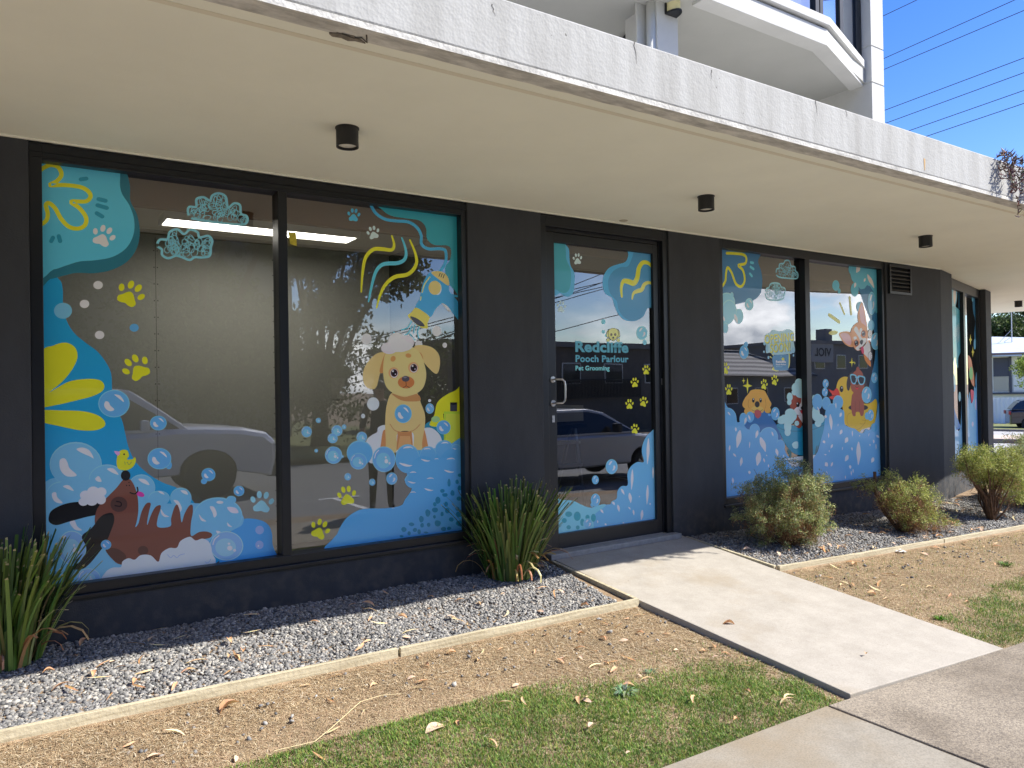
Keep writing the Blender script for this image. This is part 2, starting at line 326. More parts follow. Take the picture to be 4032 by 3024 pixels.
def fascia_mat():
    m = mat('fascia_render', srgb((226, 225, 221)), .85, bump=0)
    t = m.node_tree; b = t.nodes['Principled BSDF']; tcn = nn(t, 'ShaderNodeTexCoord')
    n = nn(t, 'ShaderNodeTexNoise'); n.inputs['Scale'].default_value = 26; n.inputs['Detail'].default_value = 5; t.links.new(tcn.outputs['Object'], n.inputs['Vector'])
    n3 = nn(t, 'ShaderNodeTexMusgrave') if False else nn(t, 'ShaderNodeTexVoronoi'); n3.inputs['Scale'].default_value = 70; t.links.new(tcn.outputs['Object'], n3.inputs['Vector'])
    ad = mth(t, 'ADD', n.outputs['Fac'], mth(t, 'MULTIPLY', n3.outputs['Distance'], .35))
    bn = nn(t, 'ShaderNodeBump'); bn.inputs['Strength'].default_value = .26; bn.inputs['Distance'].default_value = .010; t.links.new(ad, bn.inputs['Height']); t.links.new(bn.outputs[0], b.inputs['Normal'])
    mp = nn(t, 'ShaderNodeMapping'); mp.inputs['Scale'].default_value = (5, 5, .6); t.links.new(tcn.outputs['Object'], mp.inputs[0])
    n2 = nn(t, 'ShaderNodeTexNoise'); n2.inputs['Scale'].default_value = 1.6; n2.inputs['Detail'].default_value = 8; t.links.new(mp.outputs[0], n2.inputs['Vector'])
    r = nn(t, 'ShaderNodeValToRGB'); r.color_ramp.elements[0].position = .28; r.color_ramp.elements[0].color = (*srgb((158, 157, 152)), 1); r.color_ramp.elements[1].position = .58; r.color_ramp.elements[1].color = (*srgb((178, 178, 174)), 1)
    t.links.new(n2.outputs['Fac'], r.inputs[0])
    # pores
    n4 = nn(t, 'ShaderNodeTexNoise'); n4.inputs['Scale'].default_value = 38; n4.inputs['Detail'].default_value = 1; t.links.new(tcn.outputs['Object'], n4.inputs['Vector'])
    r4 = nn(t, 'ShaderNodeValToRGB'); r4.color_ramp.elements[0].position = .2; r4.color_ramp.elements[0].color = (.35, .34, .32, 1); r4.color_ramp.elements[1].position = .24; t.links.new(n4.outputs['Fac'], r4.inputs[0])
    mu = nn(t, 'ShaderNodeMixRGB', blend_type='MULTIPLY'); mu.inputs[0].default_value = 1; t.links.new(r.outputs[0], mu.inputs[1]); t.links.new(r4.outputs[0], mu.inputs[2]); t.links.new(mu.outputs[0], b.inputs['Base Color'])
    return m
m_fascia = fascia_mat()
m_white = mat('white_render', srgb((196, 196, 192)), .8, var=.05, vscale=2, bump=.12, bscale=120)
m_grey = mat('grey_soffit', srgb((176, 176, 170)), .85, var=.04, vscale=1)
B = thing('building', 'two storey commercial building with dark rendered shopfront under a deep pale concrete canopy', 'building', (0, 4.87, 0))
ZS = 2.80; ZB = -.45
def wallpart(name, boxes, m=m_wall, bevel=.004, label=None):
    mb = MB()
    for a, b in boxes: mb.box(a, b)
    o = mb.build(name, m, B, bevel=bevel)
    if label: o['label'] = label
    return o
YW = 4.87
wallpart('wall_pier', [((-3.2, YW, ZB), (.03, 5.1, ZS-.004))])
wallpart('wall_base', [((.03, YW+.012, ZB), (2.81, 5.1, .24))])
wallpart('wall_pier', [((2.81, YW, ZB), (3.49, 5.1, ZS-.004))])
wallpart('wall_pier', [((4.92, YW, ZB), (5.60, 5.1, ZS-.004))])
wallpart('wall_base', [((5.60, YW+.012, ZB), (8.44, 5.1, .215))])
# corner pier, then the wall turns back
TH = R(14.7); ux, uy = math.cos(TH), math.sin(TH)
C0 = (9.67, 4.87)
def aw(s, d=0): return (C0[0]+ux*s-uy*d, C0[1]+uy*s+ux*d)      # s along the angled wall, d depth behind its face
mb = MB(); mb.prism([(8.44, YW), C0, aw(.62), aw(.62, .23), (9.6, 5.10), (8.44, 5.10)], ZB, ZS-.004); mb.build('wall_pier', m_wall, B, bevel=.004)
L2 = 2.88; L3 = 3.30
mb = MB(); mb.prism([aw(L2), aw(L3), aw(L3, .3), aw(L2, .3)], ZB-.2, ZS-.004); mb.build('wall_pier', m_wall, B, bevel=.004)
mb = MB(); mb.prism([aw(.62, .012), aw(L2, .012), aw(L2, .23), aw(.62, .23)], ZB-.2, .20); mb.build('wall_base', m_wall, B, bevel=.004)
# flank wall behind the end pier
mb = MB(); mb.prism([aw(L3-.2, .3), aw(L3, .3), (14.2, 14), (14.0, 14)], ZB-.4, ZS-.004); mb.build('wall', m_wall, B)
# canopy slab: soffit, bare concrete drip edge, rendered fascia
YF = 2.735; XT = 9.94; LC = 8.1
def cf_(s, d=0): return (XT+ux*s-uy*d, YF+uy*s+ux*d)
def band(name, d0, d1, z0, z1, m, bev=0, x0=-3.5, sub=1, jag=0):
    outer = [(x0+(XT-x0)*i/sub, YF+d0) for i in range(sub+1)]; outer[-1] = (XT-d0*math.tan(TH/2), YF+d0)
    outer += [cf_(LC*i/max(1, sub//2), d0) for i in range(1, max(1, sub//2)+1)]
    inner = [(x0+(XT-x0)*i/sub, YF+d1) for i in range(sub+1)]; inner[-1] = (XT-d1*math.tan(TH/2), YF+d1)
    inner += [cf_(LC*i/max(1, sub//2), d1) for i in range(1, max(1, sub//2)+1)]
    if jag: inner = [(p[0], p[1]+random.uniform(-jag, jag)) for p in inner]
    mb = MB(); mb.prism(outer+inner[::-1], z0, z1); return mb.build(name, m, B, bevel=bev)
band('soffit', .1, 12.0, ZS, ZS+.14, m_soff)
band('drip_edge', .002, .104, ZS-.006, ZS+.02, m_arris, sub=120, jag=.006)
band('fascia', 0, .10, ZS+.02, 3.09, m_fascia, .008)
band('canopy_roof', .10, 12.0, ZS+.14, 3.0, m_arris)
# hairline joint in the soffit paint
mb = MB(); mb.box((-3.4, YF+.185, ZS-.0025), (XT-.1, YF+.215, ZS-.0005)); mb.build('soffit_joint', mat('soffit_joint', srgb((226, 220, 198)), .8), B)
mb = MB(); mb.box((-3.4, YW-.014, ZS-.012), (9.66, YW-.001, ZS-.001)); mb.build('cornice_bead', m_soff, B)
# cracks and stains on the fascia
m_crack = mat('crack', srgb((70, 66, 60)), .95)
for (x, z1, l) in ((4.02, 3.088, .09), (3.1, 3.07, .05), (4.33, 3.088, .05), (2.55, 3.088, .11), (1.72, 3.05, .05)):
    pts = []; mb = MB()
    for k in range(6): pts.append((x+random.uniform(-.006, .006)+k*.002, z1-l*k/5))
    for k in range(5):
        a, b = pts[k], pts[k+1]; w = .0022*(1-k/6)
        mb.add([(a[0]-w, YF-.0012, a[1]), (a[0]+w, YF-.0012, a[1]), (b[0]+w, YF-.0012, b[1]), (b[0]-w, YF-.0012, b[1])], [(0, 1, 2, 3)])
    mb.build('crack', m_crack, B)
mb = MB(); q = P(3640, 640, 1, YF); mb.add([(q[0]-.012, YF-.0015, q[2]+.03), (q[0]+.01, YF-.0015, q[2]+.025), (q[0]+.005, YF-.0015, q[2]-.05), (q[0]-.002, YF-.0015, q[2]-.06)], [(0, 1, 2, 3)]); mb.build('rust_stain', mat('rust', srgb((196, 160, 110)), .9), B)
# spalled patch with a crack on the underside of the drip edge
q = P(1395, 112, 2, ZS-.006)
mb = MB(); pts = []
for k in range(14):
    a = 2*math.pi*k/14; pts.append((q[0]+.085*math.cos(a)*random.uniform(.6, 1.1), YF+.1+.022*math.sin(a)*random.uniform(.5, 1.2)))
mb.prism(pts, ZS-.012, ZS-.0055); mb.build('spalled_concrete', mat('spall', srgb((128, 120, 108)), .95, var=.3, vscale=40, bump=1, bscale=60), B)
mb = MB(); mb.tube([(q[0]-.03, YF+.075, ZS-.0125), (q[0]+.02, YF+.085, ZS-.0125), (q[0]+.05, YF+.07, ZS-.0115), (q[0]+.085, YF+.1, ZS-.0105), (q[0]+.06, YF+.045, ZS-.0065)], .003, 5); mb.build('crack', m_crack, B)

# ---------------------------------------------------------------- glazing
YG = 4.955
g1 = glass_mat('shop_glass', (.8, .8, .76), 1.0); g2 = glass_mat('dark_glass', (.45, .46, .47), 1.1)
def frame(name, x0, x1, z0, z1, bars, y0=4.887, y1=5.02):
    """bars: list of boxes (xa, xb, za, zb)"""
    mb = MB()
    for (xa, xb, za, zb) in bars: mb.box((xa, y0, za), (xb, y1, zb))
    return mb.build(name, m_alu, B, bevel=.003)
E1 = (.03, 2.81, .24, 2.785)
W1 = frame('shop_window', *E1, [(.03, .092, .24, 2.785), (2.765, 2.81, .24, 2.785), (.092, 2.765, 2.69, 2.785), (.092, 2.765, .24, .308), (1.395, 1.455, .308, 2.69)])
W1['label'] = 'wide two pane shop window with printed bath time dogs and foam'
mb = MB(); mb.box((.035, YW-.008, .225), (2.805, 4.887, .25)); s1 = mb.build('window_sill', m_alu, W1, bevel=.003)
mb = MB()
mb.box((.03, 4.893, 2.735), (2.81, 4.880, 2.742)); mb.box((.05, 4.8895, 2.705), (2.78, 4.882, 2.712)); mb.build('frame_bead', m_alu, W1)
W2 = frame('shop_window', 5.60, 8.44, .215, 2.795, [(5.60, 5.655, .215, 2.795), (8.39, 8.44, .215, 2.795), (5.655, 8.39, 2.705, 2.795), (5.655, 8.39, .215, .285), (6.94, 7.02, .285, 2.705)])
W2['label'] = 'two pane shop window with an opening notice and puppies in a foam bath'
mb = MB(); mb.box((5.605, YW-.008, .20), (8.435, 4.887, .222)); mb.build('window_sill', m_alu, W2, bevel=.003)
D = frame('door_frame', 3.49, 4.92, 0, 2.785, [(3.49, 3.555, .02, 2.785), (4.86, 4.92, .02, 2.785), (3.555, 4.86, 2.695, 2.785)])
mb = MB(); mb.box((3.555, 4.93, 2.665), (4.86, 5.0, 2.70)); mb.box((4.835, 4.92, .03), (4.862, 5.0, 2.695)); mb.build('door_stop', m_alu, D)
def pane(x0, x1, z0, z1, m, parent, y=YG):
    mb = MB(); mb.add([(x0, y, z0), (x1, y, z0), (x1, y, z1), (x0, y, z1)], [(0, 1, 2, 3)]); return mb.build('glass_pane', m, parent)
pane(.088, 1.399, .30, 2.694, g1, W1); pane(1.451, 2.769, .30, 2.694, g1, W1)
pane(5.65, 6.944, .28, 2.71, g2, W2); pane(7.016, 8.394, .28, 2.71, g2, W2)
# door leaf
mb = MB()
for (xa, xb, za, zb) in [(3.562, 3.662, .045, 2.66), (4.772, 4.832, .045, 2.66), (3.662, 4.772, 2.578, 2.66), (3.662, 4.772, .045, .172)]: mb.box((xa, 4.925, za), (xb, 4.975, zb))
DL = mb.build('door', m_alu, B, bevel=.003); DL['label'] = 'black framed glass door with shop lettering, foam and paw prints'
pane(3.658, 4.776, .168, 2.582, g2, DL)
m_steel = mat('brushed_steel', (.62, .6, .57), .28, metal=1, var=.05, vscale=60)
q0 = P(2177, 1512, 1, 4.90); q1 = P(2177, 1592, 1, 4.90)
mb = MB()
hx = 3.60; zt, zb_ = P(2180, 1494, 1, 4.9)[2], P(2180, 1588, 1, 4.9)[2]; hx = P(2178, 1540, 1, 4.92)[0]
path = [(hx, 4.925, zt), (hx, 4.86, zt)]
for k in range(7):
    a = math.pi/2*k/6; path.append((hx+.022*math.sin(a)*1, 4.86-.03*math.sin(a), zt-.03*(1-math.cos(a))))
path2 = [(hx, 4.925, zt), (hx, 4.885, zt), (hx+.01, 4.865, zt), (hx+.045, 4.85, zt-.002), (hx+.062, 4.845, zt-.02), (hx+.066, 4.843, zt-.05), (hx+.066, 4.843, zb_+.05), (hx+.062, 4.845, zb_+.02), (hx+.045, 4.85, zb_+.002), (hx+.01, 4.865, zb_), (hx, 4.885, zb_), (hx, 4.925, zb_)]
mb.tube(path2, .0085, 12)
H = mb.build('door_handle', m_steel, DL, smooth=True)
for z in (zt, zb_): mb = MB(); mb.tube([(hx, 4.926, z), (hx, 4.917, z)], .026, 24); mb.build('handle_rose', m_steel, DL, bevel=.001)
zl = P(2171, 1650, 1, 4.925)[2]
mb = MB(); mb.box((hx-.013, 4.921, zl-.028), (hx+.013, 4.926, zl+.028)); mb.tube([(hx, 4.922, zl-.005), (hx, 4.917, zl-.005)], .008, 12); mb.build('door_lock', m_steel, DL)
zl = P(2590, 1503, 1, 4.92)[2]; mb = MB(); mb.box((4.845, 4.915, zl-.03), (4.853, 4.921, zl+.03)); mb.build('strike_plate', m_steel, D)
mb = MB(); mb.prism([(3.49, 4.80), (4.95, 4.80), (4.95, 5.02), (3.49, 5.02)], .0, .045); mb.build('door_threshold', mat('grey_threshold', srgb((150, 150, 146)), .6, var=.15, vscale=20), B, bevel=.006)
mb = MB(); mb.box((3.57, 4.915, .046), (4.83, 5.0, .05)); mb.build('door_seal', m_steel, B)

# angled window
def abox(s0, s1, d0, d1, z0, z1, mb): mb.prism([aw(s0, d0), aw(s1, d0), aw(s1, d1), aw(s0, d1)], z0, z1)
mb = MB()
for (a, b, z0, z1) in [(.62, .67, .2, 2.795), (L2-.07, L2, .2, 2.795), (.67, L2-.07, 2.66, 2.795), (.67, L2-.07, .2, .27), (1.72, 1.84, .27, 2.66)]: abox(a, b, .08, .19, z0, z1, mb)
W3 = mb.build('shop_window', m_alu, B, bevel=.003); W3['label'] = 'narrow looking two pane shop window in the wall that turns back'
def apane(s0, s1, z0, z1):
    a, b = aw(s0, .13), aw(s1, .13); mb = MB(); mb.add([(a[0], a[1], z0), (b[0], b[1], z0), (b[0], b[1], z1), (a[0], a[1], z1)], [(0, 1, 2, 3)]); mb.build('glass_pane', g2, W3)
apane(.665, 1.724, .265, 2.665); apane(1.836, L2-.066, .265, 2.665)
# louvred vent on the corner pier
va = P(3488, 1035, 1, YW); vb = P(3582, 1165, 1, YW)
vx0, vx1, vz0, vz1 = va[0]+.03, vb[0], vb[2], 2.765
mb = MB(); mb.box((vx0, YW-.03, vz0), (vx0+.03, YW, vz1)); mb.box((vx1-.03, YW-.03, vz0), (vx1, YW, vz1)); mb.box((vx0+.03, YW-.03, vz1-.03), (vx1-.03, YW, vz1)); mb.box((vx0+.03, YW-.03, vz0), (vx1-.03, YW, vz0+.03))
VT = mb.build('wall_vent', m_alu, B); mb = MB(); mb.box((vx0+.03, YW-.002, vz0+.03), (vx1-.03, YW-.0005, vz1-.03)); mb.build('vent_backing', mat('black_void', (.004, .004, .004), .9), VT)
for k in range(6):
    z = vz0+.045+k*(vz1-vz0-.075)/6; mb = MB(); mb.add([(vx0+.03, YW-.03, z), (vx1-.03, YW-.03, z), (vx1-.03, YW-.004, z+.035), (vx0+.03, YW-.004, z+.035), (vx0+.03, YW-.026, z-.004), (vx1-.03, YW-.026, z-.004), (vx1-.03, YW-.002, z+.028), (vx0+.03, YW-.002, z+.028)], [(0, 1, 2, 3), (7, 6, 5, 4), (0, 4, 5, 1), (0, 3, 7, 4), (1, 5, 6, 2)]); mb.build('louvre', m_alu, VT)

# ---------------------------------------------------------------- upper storey
Z2 = 5.5
pY = P(3433, 319, 2, Z2)[1]; pX0 = P(3433, 319, 1, pY)[0]; pX1 = P(3479, 240, 1, pY)[0]
mb = MB(); mb.box((pX0, pY, 3.0), (pX1, pY+.3, 5.48)); mb.box((pX0, pY, 5.5), (pX1, pY+.3, 5.98)); mb.box((pX0, pY, 6.0), (pX1, pY+.3, 11)); mb.box((pX0+.01, pY+.01, 5.47), (pX1-.01, pY+.3, 6.01))
mb.build('column', m_white, B)
mb = MB(); mb.box((pX0+.001, pY+.3, 3.0), (pX1, pY+7, 11)); mb.build('wing_wall', m_white, B)
def q2(x, y, z=Z2): p = P(x, y, 2, z); return (p[0], p[1])
e0, e1, e2 = q2(2790, 0), q2(3243, 175), q2(3406, 328)
yE = (e0[1]+e1[1])/2
poly = [(2.0, yE), (e1[0], yE), (e2[0], e2[1]), (pX0, e2[1]+.1), (pX0, yE+6), (2.0, yE+6)]
mb = MB(); mb.prism(poly, Z2+.004, Z2+.2); mb.build('balcony_slab', m_grey, B)
def lip(off0, off1, z0, z1, name, m):
    a = [(e0[0]-.1, yE-off0), (e1[0]+off0*.2, yE-off0), (pX0-.0, e2[1]-off0+.08)]; b = [(e0[0]-.1, yE+off1), (e1[0], yE+off1), (pX0-.0, e2[1]+off1+.08)]
    mb = MB(); mb.prism(a+b[::-1], z0, z1); mb.build(name, m, B, bevel=.005)
lip(.05, .15, Z2-.03, Z2+.17, 'balcony_edge', m_white); lip(.09, .15, Z2+.20, Z2+.30, 'balcony_sill', m_white)
# bay glazing above the slab edge
gy = .02; zz0, zz1 = Z2+.30, Z2+2.7
bayA = (e0[0]-.1, yE+gy); bayB = (e1[0], yE+gy); bayC = (pX0, e2[1]+.08+gy)
mb = MB(); 
for a, b in ((bayA, bayB), (bayB, bayC)): mb.add([(a[0], a[1], zz0), (b[0], b[1], zz0), (b[0], b[1], zz1), (a[0], a[1], zz1)], [(0, 1, 2, 3)])
g3 = glass_mat('upper_glass', (.55, .6, .62), 1.5)
BW = mb.build('bay_glazing', g3, B)
def bar(p, w=.05):
    mb = MB(); mb.box((p[0]-w, p[1]-.04, zz0-.1), (p[0]+w, p[1]+.04, zz1)); mb.build('mullion', m_alu, BW)
for px_, yy, w in ((3032, 12, .03), (3206, 60, .035), (3224, 70, .03), (3304, 140, .035), (3372, 215, .06)):
    r = P(px_, yy, 2, zz0); 
    # slide along the bay to the glass line
    best = None
    for a, b in ((bayA, bayB), (bayB, bayC)):
        for k in range(101):
            c = (a[0]+(b[0]-a[0])*k/100, a[1]+(b[1]-a[1])*k/100); h = math.atan2(c[0], c[1])-math.atan2(r[0], r[1])
            if best is None or abs(h) < best[0]: best = (abs(h), c)
    bar(best[1], w)
m_blind = mat('pale_blind', srgb((205, 200, 180)), .9, var=.05, vscale=3)
mb = MB(); mb.box((e0[0]-.1, yE+.5, zz0-.05), (pX0-.05, yE+.52, zz1)); mb.build('blind', m_blind, B)
mb = MB(); mb.box((2.0, yE+.1, zz1), (pX0, yE+6, zz1+.2)); mb.build('upper_roof', m_white, B)
# back wall of the terrace
mb = MB(); mb.box((2.0, yE+3.5, 3.0), (pX0, yE+3.7, Z2)); mb.build('terrace_wall', mat('terrace_render', srgb((150, 148, 140)), .85), B)
# column with downpipe, wall light
cY = 5.75
cx0, cx1, cx2 = P(2509, 120, 1, cY+.14)[0], P(2588, 150, 1, cY)[0], P(2671, 200, 1, cY)[0]
mb = MB(); mb.box((cx0, cY+.14, 3.0), (cx1+.02, cY+.17, Z2+.02)); mb.box((cx1, cY, 3.0), (cx2, cY+.5, Z2+.02)); mb.build('column', m_white, B, bevel=.004)
pxp = P(2565, 150, 1, cY+.07)[0]
mb = MB(); mb.tube([(pxp, cY+.07, 3.0), (pxp, cY+.07, Z2)], .052, 20); mb.build('downpipe', mat('pipe_paint', srgb((222, 222, 218)), .4), B, smooth=True)
wl = P(2640, 60, 1, cY); lz0 = P(2640, 64, 1, cY)[2]
LT = thing('wall_light', 'long half round wall light on the pale upper column', 'wall light', (wl[0], cY, lz0))
def half(mb, r, d, z0, z1, seg=12, y=0):
    pts = [(wl[0]+r*math.cos(math.pi+math.pi*k/seg), cY-y+d*math.sin(math.pi+math.pi*k/seg)) for k in range(seg+1)]; mb.prism(pts, z0, z1)
mb = MB(); half(mb, .085, .15, lz0, lz0+.02); half(mb, .085, .15, lz0+.75, lz0+.77); mb.box((wl[0]-.088, cY-.02, lz0), (wl[0]-.072, cY-.001, lz0+.77)); mb.box((wl[0]+.072, cY-.02, lz0), (wl[0]+.088, cY-.001, lz0+.77)); mb.build('housing', m_alu, LT)
mb = MB(); half(mb, .07, .13, lz0+.021, lz0+.749); mb.build('diffuser', mat('cream_diffuser', srgb((228, 220, 170)), .5), LT, smooth=False)
rl = P(2515, 148, 2, Z2)
LT = thing('round_light', 'round black rimmed ceiling light under the upper balcony', 'ceiling light', (rl[0], rl[1], Z2))
mb = MB(); mb.ring([(.19, Z2), (.19, Z2-.09), (.165, Z2-.09), (.165, Z2-.02)], 40, (rl[0], rl[1], 0)); mb.build('rim', m_alu, LT)
mb = MB(); mb.ring([(.165, Z2-.03), (.15, Z2-.08), (.1, Z2-.1), (.001, Z2-.105)], 40, (rl[0], rl[1], 0)); mb.build('diffuser', mat('opal', (.7, .7, .68), .4), LT, smooth=True)

# ---------------------------------------------------------------- surface lights under the canopy
m_lens = mat('lamp_lens', srgb((225, 222, 210)), .25, spec=.8)
m_black = mat('matt_black', (.012, .012, .013), .45)
lab = ['black cylinder downlight on the soffit above the wide window, nearest one', 'black cylinder downlight on the soffit beside the door', 'black cylinder downlight on the soffit near the wall vent', 'black cylinder downlight at the far end of the soffit beyond the angled wall']
far = P(4010, 1185, 2, ZS)
for i, (x, y) in enumerate(((1.475, 3.84), (4.31, 3.87), (7.38, 3.85), (far[0], far[1]))):
    LT = thing('downlight', lab[i], 'ceiling light', (x, y, ZS), group='downlights under the canopy')
    mb = MB(); mb.ring([(.064, ZS), (.064, ZS-.006), (.060, ZS-.008), (.060, ZS-.105), (.054, ZS-.105), (.054, ZS-.09), (.05, ZS-.088)], 40, (x, y, 0)); mb.build('housing', m_black, LT, smooth=False)
    mb = MB(); mb.ring([(.054, ZS-.09), (.04, ZS-.096), (.001, ZS-.098)], 40, (x, y, 0)); mb.build('lens', m_lens, LT, smooth=True)
x, y = P(2455, 868, 2, ZS)[:2]
mb = MB(); mb.ring([(.001, ZS-.004), (.036, ZS-.004), (.038, ZS-.001)], 24, (x, y, 0)); tag(mb.build('blank_cover', mat('cover_grey', srgb((190, 182, 160)), .6)), 'small round blank cover plate on the soffit above the door', 'cover plate')

# ---------------------------------------------------------------- interior
m_int = mat('plasterboard', srgb((190, 190, 182)), .9, var=.035, vscale=1.2, spec=.1)
m_floor = mat('screed', srgb((70, 68, 64)), .9, var=.2, vscale=4)
m_ceil = mat('interior_ceiling', srgb((168, 164, 148)), .9, spec=.1)
m_brown = mat('brown_bulkhead', srgb((116, 84, 62)), .8)
mb = MB(); mb.box((-.6, 6.86, -.1), (3.05, 6.95, 2.72)); IW = mb.build('interior_wall', m_int, B)
mb = MB(); mb.box((-.7, 5.02, -.1), (-.6, 6.95, 2.72)); mb.build('interior_wall', m_int, B)
mb = MB(); mb.box((3.06, 5.6, -.1), (3.14, 8.8, 2.72)); mb.build('interior_wall', mat('dark_partition', srgb((96, 94, 90)), .9), B)
mb = MB(); mb.box((-.7, 5.02, 2.72), (3.14, 6.95, 2.78)); mb.build('interior_ceiling', m_ceil, B)
mb = MB(); mb.box((-.6, 5.10, 2.545), (9.0, 5.16, 2.72)); mb.build('bulkhead', m_brown, B)
mb = MB(); mb.box((-.7, 5.02, -.12), (9.6, 9, -.02)); mb.build('interior_floor', m_floor, B)
m_dk = mat('dark_interior', srgb((64, 64, 66)), .9, var=.1, vscale=2)
mb = MB(); mb.box((3.14, 8.8, -.1), (9.6, 8.9, 2.78)); mb.box((9.6, 5.1, -.1), (9.7, 8.9, 2.78)); mb.box((3.14, 5.3, 2.73), (9.6, 8.8, 2.78)); mb.build('interior_wall', m_dk, B)
mb = MB(); mb.box((9.72, 6.2, -.3), (13.3, 8.9, 2.78)); mb.build('interior_wall', m_dk, B)
# board joints with screw heads
mb = MB()
for x in (.93, 1.915):
    mb.box((x-.0015, 6.8585, 0), (x+.0015, 6.8598, 2.7))
    for k in range(18): 
        for s in (-.012, .014): mb.box((x+s-.004, 6.858, .2+k*.14), (x+s+.004, 6.8592, .208+k*.14))
mb.build('board_joint', mat('screw_grey', srgb((70, 68, 62)), .8), B)
mb = MB(); q = P(1332, 1530, 1, 6.86); mb.box((q[0]-.07, 6.853, q[2]-.1), (q[0]+.07, 6.856, q[2]+.1)); tag(mb.build('paper_notice', mat('notice_paper', srgb((200, 198, 190)), .8)), 'pale paper notice taped to the wall inside the wide window', 'notice')
# linear ceiling light, lit
a = P(603, 892, 2, 2.655); b = P(1352, 952, 2, 2.655)
LT = thing('linear_light', 'long white linear ceiling light switched on inside the wide window', 'ceiling light', ((a[0]+b[0])/2, 5.9, 2.66))
x0, x1, y0, y1 = .86, 2.36, 5.88, 6.17
mb = MB(); z0, z1 = 2.655, 2.715
mb.box((x0, y0, z0), (x1, y0+.02, z1)); mb.box((x0, y1-.02, z0), (x1, y1, z1)); mb.box((x0, y0+.02, z0), (x0+.02, y1-.02, z1)); mb.box((x1-.02, y0+.02, z0), (x1, y1-.02, z1)); mb.build('housing', m_white, LT)
mb = MB(); mb.box((x0+.02, y0+.02, z0+.006), (x1-.02, y1-.02, z0+.02)); mb.build('diffuser', mat('lit_diffuser', (1, .96, .9), .6, emit=4.5), LT)
# second room light seen in the far shop window
LT = thing('linear_light', 'thin lit linear ceiling light inside the puppy bath window', 'ceiling light', (7.2, 6.6, 2.6))
mb = MB(); mb.box((6.3, 6.5, 2.6), (8.3, 6.72, 2.66)); mb.build('housing', m_white, LT)
mb = MB(); mb.box((6.32, 6.52, 2.59), (8.28, 6.70, 2.598)); mb.build('diffuser', MATS['lit_diffuser'], LT)
# step ladder and table behind the door
LD = thing('step_ladder', 'aluminium step ladder standing behind the glass door', 'ladder', (4.9, 6.6, 0))
m_al = mat('aluminium', (.5, .5, .5), .4, metal=1)
for (x, dx) in ((4.7, -.07), (5.15, .05)):
    mb = MB(); mb.tube([(x+dx, 6.5, -.02), (x, 6.6, .95)], .022, 4); mb.tube([(x+dx, 7.1, -.02), (x, 6.65, .95)], .018, 4); mb.build('rail', m_al, LD)
for k in range(3):
    mb = MB(); z = .25+k*.25; mb.box((4.66, 6.5+.03*k, z), (5.2, 6.6+.03*k, z+.03)); mb.build('tread', m_al, LD)
mb = MB(); mb.box((4.6, 6.5, .93), (5.25, 6.75, .97)); mb.build('top_step', m_black, LD)
LD = thing('counter', 'pale counter box behind the glass door', 'counter', (5.0, 7.6, 0))
mb = MB(); mb.box((4.5, 7.5, .95), (6.0, 8.0, 1.15)); mb.build('top', m_int, LD); mb = MB(); mb.box((4.6, 7.6, -.02), (5.9, 7.9, .95)); mb.build('cabinet', m_dk, LD)
# ================================================================ printed window graphics
# pictures are drawn in metres on the glass plane; x, y below are read off enlarged views (origin and zoom in CR)
CR = dict(A=(0, 500, 1.659, 1.08), B=(0, 1500, 1.659, 1.12), C=(1000, 500, 1.659, .94), D=(1000, 1500, 1.659, .94), E=(2000, 800, 2.07375, .78), F=(2000, 1500, 2.07375, .78),
          G=(2800, 900, 2.07375, .62), J=(2700, 1700, 2.37, .62), K=(450, 1500, 2.37, 1.05), H=(3632, 1000, 4.1475, .35), Q=(3632, 1400, 4.1475, .35))
m_vinyl = attr_mat('printed_vinyl', .5, .3); m_vinyl.node_tree.nodes['Principled BSDF'].inputs['Coat Weight'].default_value = .5; m_vinyl.node_tree.nodes['Principled BSDF'].inputs['Coat Roughness'].default_value = .02; m_vinyl.node_tree.nodes['Principled BSDF'].inputs['Coat IOR'].default_value = 1.42
PANES = dict(w1=[(.088, 1.399, .302, 2.694), (1.451, 2.769, .302, 2.694)], d=[(3.658, 4.776, .168, 2.582)], w2=[(5.65, 6.944, .28, 2.71), (7.016, 8.394, .28, 2.71)])
def catmull(pts, n=6, closed=True):
    out = []; L = len(pts)
    for i in range(L if closed else L-1):
        p0, p1, p2, p3 = (pts[(i-1) % L], pts[i], pts[(i+1) % L], pts[(i+2) % L]) if closed else (pts[max(i-1, 0)], pts[i], pts[i+1], pts[min(i+2, L-1)])
        for k in range(n):
            t = k/n
            out.append(tuple(.5*(2*p1[a]+(p2[a]-p0[a])*t+(2*p0[a]-5*p1[a]+4*p2[a]-p3[a])*t*t+(3*p1[a]-p0[a]-3*p2[a]+p3[a])*t**3) for a in (0, 1)))
    if not closed: out.append(pts[-1])
    return out
def clip(poly, rect):
    x0, x1, z0, z1 = rect
    for ax, v, sg in ((0, x0, 1), (0, x1, -1), (1, z0, 1), (1, z1, -1)):
        o = []; n = len(poly)
        for i in range(n):
            a, b = poly[i], poly[(i+1) % n]; ia, ib = (a[ax]-v)*sg >= 0, (b[ax]-v)*sg >= 0
            if ia: o.append(a)
            if ia != ib:
                t = (v-a[ax])/(b[ax]-a[ax]); o.append((a[0]+(b[0]-a[0])*t, a[1]+(b[1]-a[1])*t))
        poly = o
        if len(poly) < 3: return []
    return poly
from mathutils.geometry import tessellate_polygon
